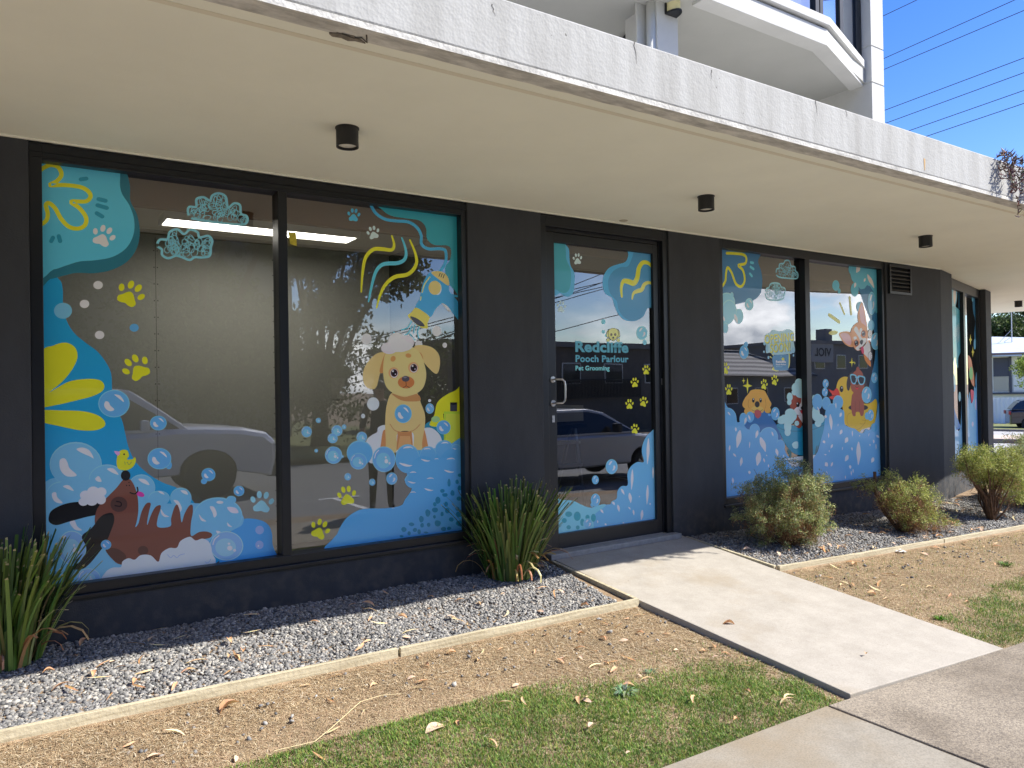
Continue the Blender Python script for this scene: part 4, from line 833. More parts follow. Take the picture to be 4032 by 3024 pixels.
for (x, y, rx, ry) in [(1275, 665, 10, 28), (1327, 660, 12, 15), (1345, 615, 14, 12), (1345, 700, 14, 18), (1232, 718, 14, 14), (1248, 745, 19, 13), (1298, 733, 14, 20), (1340, 768, 16, 14), (1203, 780, 16, 24), (1182, 806, 12, 14), (1256, 805, 12, 16), (1136, 862, 17, 24), (1184, 843, 21, 18), (1265, 848, 16, 20), (1330, 835, 14, 14), (1340, 872, 20, 20), (1230, 870, 11, 15), (1180, 888, 9, 12), (1095, 903, 15, 22), (1290, 905, 16, 15), (1200, 930, 21, 20), (1142, 940, 12, 15), (1100, 943, 12, 16), (1030, 937, 18, 12), (980, 970, 18, 16), (1052, 973, 14, 14), (1080, 985, 13, 16), (1015, 995, 12, 13), (1240, 968, 19, 14), (1275, 963, 14, 12), (1345, 930, 24, 22), (965, 1015, 12, 8), (1125, 990, 16, 6)]:
    t = rs.uniform(-.5, .5); s.poly('D', (30, 128, 154), [(x+rx*(math.cos(a+t))*rs.uniform(.85, 1.1), y+ry*math.sin(a+t)*rs.uniform(.85, 1.1)) for a in [k*math.pi/4 for k in range(8)]], n=3)
s.done('spot_sticker', p_)
bubble(w, p_, 'D', 1240, 303, 46, 46, LB2, 0)
paw(w, p_, 'D', 608, 750, 128, -8, (222, 222, 30)); paw(w, p_, 'D', 432, 970, 132, 22, (216, 216, 28))
m_tape = mat('yellow_tape', srgb((214, 196, 60)), .6, var=.15, vscale=30)
mb = MB(); q = [P(1000+x/1.659, 500+y/1.659, 1, YG-.02) for x, y in ((222, 684), (275, 690), (280, 778), (238, 765))]; mb.add(q, [(0, 3, 2, 1)]); mb.build('tape', m_tape, W1)

# ---- door
w, p_ = 'd', DL
s = St(w)
s.poly('E', (84, 172, 222), [(350, 300), (450, 300), (472, 335), (500, 375), (505, 450), (515, 510), (545, 570), (546, 650), (535, 730), (500, 762), (460, 755), (430, 736), (350, 728)])
s.poly('E', (64, 158, 166), [(350, 300), (455, 300), (474, 380), (480, 460), (510, 530), (518, 600), (510, 680), (485, 726), (440, 730), (390, 702), (350, 696)]); s.done('splash_sticker', p_)
s = St(w)
s.poly('E', (74, 166, 222), [(990, 340), (985, 425), (960, 478), (900, 498), (840, 520), (800, 560), (778, 620), (780, 690), (800, 740), (852, 772), (870, 830), (900, 900), (950, 950), (1010, 963), (1060, 955), (1110, 920), (1140, 860), (1200, 790), (1220, 340)])
s.poly('E', (68, 142, 178), [(1040, 340), (1028, 400), (1012, 455), (980, 515), (920, 522), (860, 557), (823, 620), (825, 700), (850, 755), (890, 800), (907, 870), (950, 930), (1010, 962), (1060, 955), (1110, 920), (1140, 860), (1200, 800), (1220, 340)])
s.line('E', (232, 218, 52), [(932, 762), (928, 690), (945, 638), (985, 640), (1030, 652), (1058, 610), (1072, 530), (1105, 485), (1150, 490), (1185, 530)], 36, True); s.line('E', (232, 218, 90), [(1017, 780), (1028, 735), (1060, 718), (1095, 705), (1115, 665), (1150, 648), (1185, 660)], 28, True)
s.done('splash_sticker', p_)
paw(w, p_, 'E', 570, 455, 96, -4, (186, 220, 218)); paw(w, p_, 'E', 438, 845, 96, 8, (184, 226, 240))
for a in ((1132, 1362, 80, 0), (1038, 1465, 82, -4)): paw(w, p_, 'E', *a, (232, 222, 40))
for a in ((995, 190, 84, 0), (1111, 170, 84, 14), (1040, 392, 84, 8)): paw(w, p_, 'F', *a, (232, 222, 40))
s = St(w); bub(s, 'E', 1120, 1135, 16, 22, (112, 190, 222), 3); bub(s, 'E', 1096, 1060, 45, 56, (112, 190, 222), 2); s.done('bubble_sticker', p_)
for a in ((782, 968, 17, 21), (782, 1050, 13, 15), (803, 1080, 9, 11)): bubble(w, p_, 'E', *a, (106, 196, 220), 3)
s = St(w); YD = (236, 226, 122)
for m in (1, -1):
    f = lambda pts: [(862+(x-862)*m, y) for x, y in pts]
    s.poly('E', (60, 50, 30), f([(826, 1028), (812, 1045), (805, 1075), (812, 1096), (832, 1090), (840, 1050)])); s.poly('E', YD, f([(828, 1032), (815, 1048), (809, 1075), (814, 1091), (829, 1086), (836, 1050)]))
s.poly('E', (60, 50, 30), [(824, 1034), (862, 1019), (900, 1034), (905, 1075), (890, 1108), (862, 1125), (834, 1108), (819, 1075)]); s.poly('E', YD, [(828, 1036), (862, 1022), (896, 1036), (901, 1075), (887, 1105), (862, 1121), (837, 1105), (823, 1075)])
for m in (1, -1): s.ell('E', (60, 50, 30), 862-42*m, 1117, 14, 15); s.ell('E', YD, 862-42*m, 1117, 12, 13); s.ell('E', (40, 34, 30), 862-16*m, 1072, 9, 11); s.ell('E', (210, 200, 150), 862-18*m, 1069, 3, 3)
s.ell('E', (34, 30, 30), 862, 1098, 9, 8); s.line('E', (40, 34, 30), [(850, 1108), (862, 1112), (874, 1108)], 3)
s.done('dog_sticker', p_, 'small yellow puppy head peeking over the lettering')
s = St(w)
s.poly('F', (104, 176, 226), [(1215, 380), (1170, 415), (1125, 465), (1100, 530), (1097, 590), (1112, 662), (1060, 662), (1005, 700), (978, 760), (980, 850), (930, 860), (897, 900), (890, 960), (850, 985), (835, 1008), (760, 1012), (690, 1035), (600, 1120), (560, 1290), (1260, 1180), (1260, 380)], n=4)
s.poly('F', (122, 198, 224), [(380, 985), (450, 974), (530, 978), (590, 1005), (650, 1030), (700, 1034), (770, 1008), (800, 1020), (700, 1110), (690, 1290), (380, 1290)])
for a in ((498, 1088, 28, 22), (568, 1105, 28, 38), (652, 1115, 17, 22), (700, 1118, 20, 32), (462, 1140, 20, 20), (610, 1155, 17, 30), (498, 1195, 18, 17), (572, 1197, 15, 17)): s.ell('F', (62, 158, 164), *a)
bub(s, 'F', 655, 1165, 38, 42, (116, 184, 228), 2)
for a in ((1145, 575, 17, 108, 4), (1015, 805, 15, 84, 4), (1000, 955, 18, 42, -8), (1140, 930, 14, 82, 4), (905, 1040, 14, 30, -12), (770, 1065, 12, 22, -40), (865, 1000, 12, 18, -40), (940, 905, 12, 30, -32), (1095, 1095, 16, 42, 10), (1187, 750, 10, 48, 0), (1028, 1075, 10, 24, -8), (995, 1040, 8, 16, -40), (735, 1150, 6, 12, 0), (800, 1172, 10, 12, -50), (1163, 1005, 7, 10, 0), (945, 1160, 10, 6, 0), (1075, 945, 4, 9, 40)): tear(s, 'F', *a)
s.done('foam_sticker', p_)
for a in ((849, 700, 48, 61), (716, 808, 28, 36)): bubble(w, p_, 'F', *a, (104, 176, 226), 2)
s = St(w); bub(s, 'F', 690, 1012, 14, 18, (104, 176, 226), 3); bub(s, 'F', 717, 972, 38, 52, (104, 176, 226), 2); s.done('bubble_sticker', p_)

def text(words, cr, x0, x1, yb, yt, col, win, par, bold=.03, rot=0, capref=True):
    """flat lettering fitted between x0..x1 with baseline yb and cap top yt (read-off coordinates)"""
    c = bpy.data.curves.new('lettering', 'FONT'); c.body = words; c.size = 1; c.offset = bold; c.resolution_u = 3; c.space_character = 1.04
    o = bpy.data.objects.new('tmp', c); COL.objects.link(o); dg = bpy.context.evaluated_depsgraph_get(); me = bpy.data.meshes.new_from_object(o.evaluated_get(dg)); bpy.data.objects.remove(o)
    v = np.array([q.co[:] for q in me.vertices]); xa, xb = v[:, 0].min(), v[:, 0].max()
    st = St(win); A, Bp = st.pt(cr, x0, (yb+yt)/2 if not rot else yb), st.pt(cr, x1, (yb+yt)/2 if not rot else yb)
    z0 = st.pt(cr, x0, yb)[1]; z1 = st.pt(cr, x0, yt)[1]; sx = (Bp[0]-A[0])/(xb-xa); sz = (z1-z0)/.70
    d = YG-.0008-st.off([(A[0], z0-.02), (Bp[0], z1+.1)]); sh = math.tan(R(rot))
    for q in me.vertices:
        X = A[0]+(q.co.x-xa)*sx; Z = z0+q.co.y*sz+(X-A[0])*sh; q.co = (X, d, Z)
    a = me.attributes.new('tint', 'FLOAT_COLOR', 'FACE'); cc = tuple(min(.9, v*1.38) for v in srgb(col)); a.data.foreach_set('color', np.tile(np.array([*cc, 1], dtype=np.float32), len(me.polygons)))
    me.materials.clear(); me.materials.append(m_vinyl); me.name = 'lettering'
    ob = bpy.data.objects.new('lettering', me); COL.objects.link(ob); attach(ob, par); return ob
LT_ = (92, 164, 184)
text('Redcliffe', 'E', 552, 986, 1210, 1126, LT_, 'd', DL, .04)['label'] = 'large teal first line of the shop name'
text('Pooch Parlour', 'E', 554, 986, 1294, 1240, LT_, 'd', DL, .03)['label'] = 'second line of the shop name'
text('Pet Grooming', 'E', 554, 832, 1364, 1327, (128, 208, 236), 'd', DL, .025)['label'] = 'small pale blue line reading the trade'
# ---- window two
CR.update(N=(2840, 1600, 3.456, .62), T=(2980, 1250, 7.215, .62), U=(3200, 1000, 3.3167, .6))
w, p_ = 'w2', W2
s = St(w)
s.poly('G', (58, 118, 152), [(70, 150), (385, 180), (386, 270), (412, 350), (421, 440), (405, 530), (350, 585), (270, 602), (190, 622), (70, 640)])
s.line('G', (230, 214, 44), [(130, 200), (200, 203), (265, 212), (290, 240), (280, 285), (225, 300), (262, 340), (277, 420), (250, 472), (205, 450), (170, 360), (138, 318), (125, 360), (118, 430), (85, 482)], 24)
for a, b in (((326, 276), (346, 280)), ((324, 312), (350, 330)), ((320, 368), (336, 388))): s.line('G', (96, 190, 200), [a, b], 22)
s.done('squiggle_sticker', p_)
s = St(w)
for a in ((130, 600, 68, 78), (110, 700, 85, 90), (172, 545, 14, 26), (228, 715, 38, 62), (120, 810, 22, 42), (150, 670, 60, 90)): s.ell('G', (150, 208, 238), *a); s.ell('G', (126, 194, 236), a[0], a[1]+4, a[2]*.94, a[3]*.95)
tear(s, 'G', 205, 735, 16, 40, -20); tear(s, 'G', 105, 735, 10, 24, -20); s.done('foam_sticker', p_)
bubble(w, p_, 'G', 314, 618, 35, 50, (126, 194, 236), 0); s = St(w); bub(s, 'G', 288, 945, 16, 22, LB2, 3); bub(s, 'G', 271, 1008, 37, 55, LB2, 0); s.done('bubble_sticker', p_)
scribble(w, p_, 'G', [(535, 372), (538, 330), (556, 325), (562, 290), (595, 283), (608, 262), (640, 263), (655, 303), (686, 313), (692, 345), (711, 368), (704, 405), (640, 406), (560, 396)], (130, 196, 206), 6, 8, None, 44)
scribble(w, p_, 'G', [(446, 522), (455, 490), (475, 480), (490, 450), (528, 443), (562, 452), (575, 475), (606, 492), (601, 540), (582, 577), (520, 584), (462, 574)], (140, 200, 216), 6, 9, None, 44)
# opening notice
s = St(w); NB = (160, 202, 228)
s.poly('T', NB, [(240, 520), (390, 420), (460, 350), (640, 390), (760, 380), (860, 330), (1000, 370), (1060, 480), (1060, 700), (1090, 900), (1060, 980), (900, 1040), (500, 1060), (380, 1000), (270, 1000), (270, 760)], n=4)
for a in ((230, 740, 34, 50), (215, 975, 24, 35), (1045, 930, 46, 85), (1050, 1075, 20, 36), (970, 990, 38, 50), (340, 1135, 28, 42), (300, 880, 40, 110)): s.ell('T', (140, 190, 226), *a)
for g in ((500, 1080), (435, 1140)): s.poly('T', (226, 222, 110), [(g[0]-70, g[1]-35), (g[0]-30, g[1]-40), (g[0]+10, g[1]+20), (g[0]-20, g[1]+15)], False)
s.poly('T', (226, 222, 110), [(900, 1080), (930, 1010), (950, 1090), (945, 1340), (900, 1440)], n=3); s.poly('T', (226, 222, 110), [(440, 1480), (490, 1390), (520, 1470), (640, 1500), (560, 1530), (480, 1500)], n=3)
s.poly('T', (92, 146, 176), [(485, 1075), (880, 1055), (915, 1080), (905, 1440), (870, 1495), (560, 1500), (500, 1440), (455, 1250)], n=2)
s.ell('T', (226, 210, 80), 750, 1180, 38, 40); s.ell('T', (226, 210, 80), 722, 1190, 12, 26); s.ell('T', (226, 210, 80), 778, 1190, 12, 26); s.ell('T', (150, 200, 226), 697, 1100, 9, 16); s.ell('T', (150, 200, 226), 697, 1165, 6, 10)
s.done('notice_sticker', p_, 'blue and yellow opening notice sticker')
def tt(words, *a, **k): text(words, 'T', *a, 'w2', W2, **k)
SH = (118, 140, 150)
for dx, dy, c in ((12, 10, (96, 130, 156)), (0, 0, (240, 226, 92))):
    tt('OPENING', 232+dx, 1058+dx, 745+dy, 500+dy, c, bold=.022, rot=5.2); tt('SOON!', 385+dx, 962+dx, 1008+dy, 750+dy, c, bold=.022, rot=4.8)
tt('Redcliffe', 550, 832, 1284, 1222, (222, 230, 234), bold=.05); tt('Pooch Parlour', 550, 836, 1352, 1312, (214, 222, 228), bold=.045); tt('Pet Grooming', 556, 732, 1405, 1380, (166, 200, 216), bold=.02)
for a in ((118, 1142, 100, 0), (147, 1316, 92, 0), (436, 1272, 88, 12), (522, 1238, 88, 12)): paw(w, p_, 'G', *a, (228, 216, 40))
def star(cr, x, y, rx, ry, big=True):
    s = St(w); pts = []
    for k in range(8):
        a = math.pi/4*k; q = 1 if k % 2 == 0 else .26; pts.append((x+rx*q*math.sin(a), y-ry*q*math.cos(a)))
    s.poly(cr, (224, 206, 46), pts, False); s.done('star_sticker', p_)
star('G', 300, 1284, 40, 66); star('G', 268, 1243, 15, 28); star('U', 516, 1415, 36, 66); star('U', 553, 1424, 14, 26)
# golden dog over the towel
s = St(w)
s.poly('N', (34, 104, 156), [(300, 110), (440, 80), (560, 60), (650, 90), (720, 200), (770, 280), (820, 420), (860, 560), (900, 700), (900, 800), (300, 800), (300, 300)]); s.done('towel_sticker', p_)
s = St(w); GO = (224, 160, 62)
s.poly('G', GO, [(380, 1312), (435, 1322), (455, 1350), (480, 1400), (495, 1435), (470, 1478), (438, 1482), (425, 1502), (380, 1508), (335, 1505), (318, 1480), (280, 1470), (258, 1440), (275, 1390), (310, 1345), (330, 1320)])
s.line('G', (176, 118, 44), [(318, 1480), (305, 1440), (312, 1395)], 5); s.line('G', (176, 118, 44), [(438, 1480), (450, 1440), (444, 1390)], 5)
s.ell('G', (238, 178, 80), 380, 1478, 50, 32); s.ell('G', GO, 300, 1492, 28, 28); s.ell('G', GO, 465, 1482, 26, 26)
for x in (347, 407): s.ell('G', (20, 14, 12), x, 1402, 10, 19); s.ell('G', (240, 240, 240), x+1, 1393, 4, 6)
s.ell('G', (14, 12, 12), 379, 1435, 20, 25); s.line('G', (120, 76, 30), [(335, 1478), (355, 1490), (379, 1478), (403, 1490), (424, 1478)], 4)
s.poly('G', (176, 78, 76), [(358, 1492), (382, 1482), (408, 1492), (410, 1525), (385, 1550), (362, 1530)]); s.done('dog_sticker', p_, 'golden dog with its tongue out leaning on a blue towel')
s = St(w)
s.poly('N', (94, 166, 218), [(20, 20), (90, 15), (160, 70), (205, 150), (222, 215), (270, 215), (340, 290), (385, 345), (420, 330), (500, 340), (535, 355), (570, 310), (640, 285), (720, 320), (765, 400), (780, 450), (830, 480), (855, 560), (900, 660), (1000, 720), (1400, 720), (1400, 1300), (0, 1300)], n=4)
for a in ((303, 175, 52, 88), (395, 145, 55, 74), (458, 320, 70, 84), (90, 170, 122, 152), (650, 420, 125, 138), (810, 540, 60, 90)): s.ell('N', (118, 184, 230), *a); s.ell('N', (96, 168, 220), a[0], a[1]+5, a[2]*.95, a[3]*.96)
s.poly('N', (96, 168, 220), [(30, 200), (700, 420), (860, 640), (860, 900), (30, 900)], False)
for a in ((237, 445, 48, 125, 14), (570, 520, 48, 110, -22), (505, 715, 50, 95, 14), (273, 755, 26, 62, 12), (760, 625, 26, 52, -14), (585, 735, 15, 30, -12), (115, 570, 16, 40, 12), (185, 665, 18, 34, -45), (388, 525, 9, 45, 6), (645, 810, 10, 22, 0), (852, 675, 8, 18, 0), (330, 195, 22, 48, 20), (385, 155, 16, 42, -22), (485, 380, 26, 56, 20), (700, 375, 14, 34, -20), (110, 100, 14, 34, -40), (620, 670, 8, 14, -30), (200, 315, 18, 28, 0), (385, 900, 24, 24, 0), (160, 1010, 20, 40, 0)): tear(s, 'N', *a)
s.done('foam_sticker', p_)
s = St(w); bub(s, 'N', 660, 115, 20, 18, LB2, 3); bub(s, 'N', 738, 100, 58, 90, LB2, 2); s.done('bubble_sticker', p_)
# puppy in the tub
s = St(w); TB = (28, 140, 164)
s.poly('N', TB, [(760, 240), (1000, 262), (1200, 256), (1427, 190), (1400, 300), (1370, 420), (1320, 560), (1280, 650), (1180, 672), (1040, 660), (940, 600), (870, 500), (810, 380)], n=3)
s.line('N', (30, 118, 136), [(770, 280), (840, 315), (950, 335), (1100, 335), (1250, 315), (1410, 250)], 12)
s.poly('N', (40, 110, 112), [(905, 590), (940, 590), (958, 640), (950, 700), (930, 715), (920, 690), (935, 670), (910, 630)]); s.poly('N', (40, 110, 112), [(1300, 535), (1315, 550), (1300, 620), (1305, 660), (1285, 662), (1278, 620)])
s.poly('N', (164, 212, 214), [(965, 520), (985, 490), (1015, 478), (1045, 485), (1047, 560), (1020, 575), (985, 565)])
s.poly('N', (196, 222, 240), [(860, 720), (1000, 690), (1170, 672), (1360, 655), (1365, 685), (1170, 725), (1000, 735)], n=3); s.poly('N', WH, [(910, 740), (1010, 755), (1105, 760), (1080, 800), (1000, 820), (940, 790)])
s.done('tub_sticker', p_)
s = St(w); B3 = (146, 68, 42)
s.poly('G', B3, [(660, 1350), (700, 1330), (790, 1335), (790, 1500), (720, 1500), (675, 1490), (645, 1440)]); s.poly('G', (232, 222, 232), [(742, 1370), (735, 1420), (712, 1450), (680, 1478), (690, 1510), (730, 1528), (790, 1530), (790, 1360)])
s.poly('N', B3, [(1040, 120), (1010, 170), (1000, 240), (1040, 290), (1080, 292), (1100, 240), (1080, 180), (1060, 140)]); s.poly('N', (232, 222, 232), [(1050, 130), (1110, 135), (1200, 130), (1200, 240), (1130, 240), (1090, 200)]); s.poly('N', B3, [(1130, 245), (1200, 220), (1200, 290), (1140, 280)])
s.ell('G', (18, 12, 12), 711, 1437, 14, 21); s.ell('G', (240, 240, 240), 706, 1428, 5, 7); s.ell('G', (14, 12, 12), 745, 1464, 11, 12); s.poly('G', (186, 44, 56), [(728, 1486), (745, 1482), (764, 1486), (752, 1508), (740, 1510)]); s.line('G', (40, 20, 20), [(722, 1480), (735, 1486), (745, 1478), (758, 1486)], 4)
s.done('dog_sticker', p_, 'brown and white puppy wearing a foam crown in a teal tub')
s = St(w); FM = (166, 214, 220)
for a in ((720, 1262, 34, 38), (700, 1300, 40, 44), (745, 1290, 36, 60), (770, 1310, 30, 70), (735, 1350, 44, 34), (685, 1338, 26, 24), (644, 1375, 24, 36), (640, 1418, 18, 24)): s.ell('G', FM, *a)
for a in ((940, 90, 70, 60), (850, 180, 80, 55), (920, 170, 80, 80), (980, 130, 50, 70), (905, 270, 50, 90), (905, 350, 42, 55), (820, 210, 52, 32), (1030, 230, 32, 34), (1130, 210, 18, 30), (850, 135, 24, 22)): s.ell('N', FM, *a)
for a in ((1290, 110, 56, 90), (1340, 170, 66, 66), (1320, 230, 44, 50), (1380, 160, 30, 26), (1270, 50, 28, 60)): s.ell('N', FM, *a)
s.ell('G', FM, 840, 1385, 12, 26)
s.done('foam_sticker', p_)
# right pane
s = St(w)
s.poly('G', (44, 112, 148), [(1212, 470), (1225, 540), (1260, 640), (1300, 740), (1330, 830), (1345, 930), (1340, 1060), (1318, 1170), (1295, 1270), (1290, 1340), (1300, 1420), (1420, 1420), (1420, 440)])
s.done('curtain_sticker', p_)
s = St(w)
for a in ((1145, 330, 20, 38), (1210, 360, 70, 100), (1175, 498, 32, 56), (1240, 440, 44, 56), (1300, 350, 62, 120), (1345, 400, 40, 110), (1355, 560, 28, 130)): s.ell('G', (96, 184, 196), *a); s.ell('G', (84, 172, 186), a[0], a[1]+4, a[2]*.95, a[3]*.96)
s.poly('G', (84, 172, 186), [(1150, 250), (1160, 340), (1200, 420), (1250, 470), (1290, 460), (1330, 520), (1420, 640), (1420, 250)])
s.poly('G', (44, 112, 148), [(1218, 500), (1255, 490), (1278, 460), (1312, 510), (1300, 530), (1285, 560), (1230, 548)], n=2)
for a in ((1200, 330, 24, 34, 30), (1176, 462, 13, 22, 20), (1305, 430, 20, 66, -30), (1255, 420, 10, 16, 30)): tear(s, 'G', *a, (216, 204, 190))
s.done('foam_sticker', p_)
s = St(w); bub(s, 'G', 1048, 510, 12, 22, (92, 178, 192), 3); bub(s, 'G', 1021, 464, 29, 43, (92, 178, 192), 3); s.done('bubble_sticker', p_)
for q, wd in (([(968, 704), (1048, 762)], 30), ([(1054, 608), (1092, 698)], 18), ([(1134, 562), (1146, 698)], 22)): St(w).line('G', (226, 210, 120), q, wd).done('ray_sticker', p_)
St(w).ell('G', (226, 210, 120), 1000, 850, 37, 17, -6).done('ray_sticker', p_)
for a in ((1218, 640, 30, 44), (1313, 610, 32, 95), (1310, 790, 25, 44), (1345, 920, 36, 70), (1336, 1218, 26, 43)): bubble(w, p_, 'G', *a, (106, 178, 220), 3 if a[1] in (640, 790) else 2)
# small dog with big ears
s = St(w); CO = (224, 150, 98); CI = (222, 168, 166)
s.poly('U', CO, [(640, 625), (665, 680), (685, 760), (697, 850), (712, 930), (705, 990), (640, 930), (598, 880), (592, 790), (610, 700)], n=4); s.poly('U', CI, [(640, 660), (665, 720), (680, 800), (690, 880), (705, 960), (655, 920), (622, 850), (615, 750)], n=4)
s.poly('U', CO, [(347, 1040), (400, 1015), (470, 1012), (515, 1040), (560, 1100), (545, 1200), (500, 1215), (430, 1180), (375, 1110)], n=4); s.poly('U', CI, [(365, 1045), (420, 1030), (470, 1045), (500, 1090), (510, 1150), (490, 1190), (430, 1160), (385, 1100)], n=4)
s.poly('U', (236, 234, 236), [(690, 1130), (730, 1140), (755, 1200), (758, 1300), (740, 1390), (700, 1340), (665, 1290), (650, 1220)], n=4); s.poly('U', (224, 132, 62), [(668, 1310), (700, 1330), (735, 1370), (757, 1395), (762, 1470), (725, 1440), (690, 1390)], n=4); s.poly('U', (224, 132, 62), [(722, 1130), (752, 1125), (756, 1180)], False)
s.poly('U', CO, [(600, 890), (650, 905), (700, 950), (722, 1030), (718, 1110), (700, 1170), (650, 1230), (600, 1265), (555, 1240), (525, 1180), (505, 1090), (500, 1010), (540, 930)], n=4)
s.poly('U', (238, 238, 240), [(540, 985), (565, 945), (590, 970), (610, 1030), (640, 1090), (660, 1100), (700, 1100), (700, 1150), (670, 1200), (620, 1240), (590, 1262), (558, 1230), (575, 1215), (610, 1180), (615, 1120), (585, 1060), (550, 1010)], n=4)
s.poly('U', (238, 238, 240), [(615, 985), (635, 965), (650, 990), (640, 1030), (625, 1060), (612, 1030)], n=3); s.poly('U', (238, 238, 240), [(535, 1090), (560, 1075), (580, 1100), (545, 1120)], n=3)
for x, y, c in ((571, 1163, (34, 22, 20)), (664, 1040, (96, 92, 92))): s.ell('U', (176, 96, 60), x, y, 31, 46); s.ell('U', c, x, y, 24, 36); s.ell('U', (14, 10, 10), x, y+2, 14, 22); s.ell('U', (245, 245, 245), x-7, y-13, 7, 9); s.ell('U', (225, 225, 225), x+5, y+20, 4, 5)
s.poly('U', (46, 48, 52), [(618, 1140), (640, 1118), (660, 1130), (655, 1165), (640, 1185), (622, 1170)]); s.poly('U', (20, 14, 14), [(606, 1232), (650, 1205), (690, 1160), (695, 1150), (690, 1180), (660, 1215), (640, 1238)]); s.poly('U', (200, 66, 100), [(632, 1225), (655, 1205), (666, 1230), (672, 1290), (655, 1306), (640, 1280)])
for x, y in ((748, 1044), (754, 1334)):
    s.ell('U', (30, 26, 30), x, y, 28, 60); s.ell('U', (236, 236, 244), x, y, 25, 56)
    for k in (-18, 6, 30): s.line('U', (60, 56, 66), [(x+2, y+k-6), (x+12, y+k-8), (x+22, y+k)], 4)
s.done('dog_sticker', p_, 'tan and white big eared dog leaning in sideways from the edge')
# duck ring with the dog in sunglasses
s = St(w); DK = (222, 176, 34)
s.poly('G', DK, [(1100, 1208), (1135, 1225), (1160, 1265), (1168, 1320), (1160, 1375), (1190, 1410), (1260, 1430), (1310, 1420), (1345, 1390), (1358, 1425), (1352, 1500), (1340, 1580), (1300, 1620), (1235, 1640), (1215, 1660), (1180, 1640), (1140, 1632), (1110, 1605), (1090, 1600), (1084, 1520), (1070, 1440), (1042, 1395), (1022, 1330), (1035, 1255), (1062, 1220)], n=4)
s.poly('G', (222, 52, 34), [(962, 1312), (1000, 1325), (1030, 1302), (1052, 1345), (1048, 1385), (995, 1395), (968, 1378), (992, 1360)], n=4); s.line('G', (120, 20, 16), [(968, 1372), (1010, 1362), (1048, 1372)], 4); s.ell('G', (18, 14, 12), 1067, 1310, 15, 26); s.ell('G', (240, 240, 240), 1070, 1300, 4, 7)
s.ell('G', (24, 16, 26), 1204, 1462, 80, 27)
s.line('N', (170, 130, 20), [(1790, 80), (1730, 110), (1715, 180), (1735, 260), (1800, 310), (1870, 310), (1930, 260), (1975, 180)], 6); s.line('N', (170, 130, 20), [(1920, 185), (1960, 190), (1990, 170)], 5); s.line('N', (170, 130, 20), [(1890, 235), (1940, 240), (1970, 220)], 5)
s.done('duck_sticker', p_, 'big yellow duck float with a red beak')
s = St(w); BD = (150, 76, 52)
s.poly('G', (44, 28, 34), [(1160, 1160), (1130, 1185), (1110, 1250), (1112, 1310), (1130, 1320), (1145, 1260), (1160, 1200)]); s.poly('G', (44, 28, 34), [(1240, 1200), (1272, 1250), (1281, 1310), (1265, 1342), (1250, 1330), (1244, 1270)])
s.poly('G', BD, [(1162, 1345), (1230, 1345), (1245, 1400), (1252, 1460), (1246, 1520), (1225, 1530), (1212, 1500), (1185, 1500), (1180, 1530), (1158, 1525), (1145, 1460), (1148, 1400)])
s.line('G', (110, 52, 36), [(1178, 1410), (1180, 1490)], 4); s.line('G', (110, 52, 36), [(1214, 1410), (1212, 1490)], 4)
s.poly('G', BD, [(1165, 1175), (1185, 1158), (1190, 1135), (1205, 1128), (1215, 1150), (1238, 1180), (1252, 1240), (1250, 1300), (1232, 1335), (1195, 1348), (1158, 1332), (1142, 1290), (1145, 1220)])
for q in ([(1140, 1190), (1188, 1200), (1186, 1262), (1160, 1270), (1142, 1240)], [(1200, 1202), (1258, 1212), (1252, 1265), (1222, 1278), (1203, 1250)]): s.poly('G', (116, 190, 222), q)
for q in ([(1148, 1200), (1182, 1208), (1180, 1252), (1162, 1260), (1149, 1238)], [(1208, 1212), (1248, 1220), (1244, 1260), (1223, 1266), (1210, 1246)]): s.poly('G', (18, 18, 34), q)
s.line('G', (116, 190, 222), [(1180, 1212), (1210, 1216)], 8); s.ell('G', (20, 14, 16), 1194, 1264, 12, 14); s.poly('G', (216, 46, 46), [(1180, 1292), (1195, 1298), (1208, 1290), (1200, 1312), (1188, 1312)]); s.line('G', (30, 16, 16), [(1180, 1292), (1195, 1298), (1208, 1290)], 4)
s.done('dog_sticker', p_, 'brown dog in blue sunglasses sitting in the duck float')
s = St(w); bub(s, 'G', 1272, 1358, 40, 68, (106, 178, 224), 2); s.done('bubble_sticker', p_)
s = St(w); bub(s, 'G', 932, 1335, 24, 36, LB2, 2); bub(s, 'G', 938, 1265, 24, 36, LB2, 2); s.done('bubble_sticker', p_)
s = St(w); FB = (98, 168, 222)
s.poly('N', FB, [(1420, 60), (1480, 30), (1560, 20), (1640, 40), (1675, 80), (1680, 240), (1760, 290), (1820, 305), (1880, 355), (1930, 365), (1970, 310), (2020, 320), (2080, 250), (2120, 100), (2150, -60), (2260, -80), (2260, 1200), (1180, 1200), (1240, 760), (1310, 620), (1350, 480), (1400, 290)], n=3)
for a in ((1310, -60, 70, 110), (1430, -40, 60, 90), (1590, -55, 70, 95), (1510, 20, 60, 60)): s.ell('N', (124, 186, 232), *a); s.ell('N', FB, a[0], a[1]+6, a[2]*.94, a[3]*.95)
s.ell('N', (76, 164, 196), 2080, 290, 42, 60)
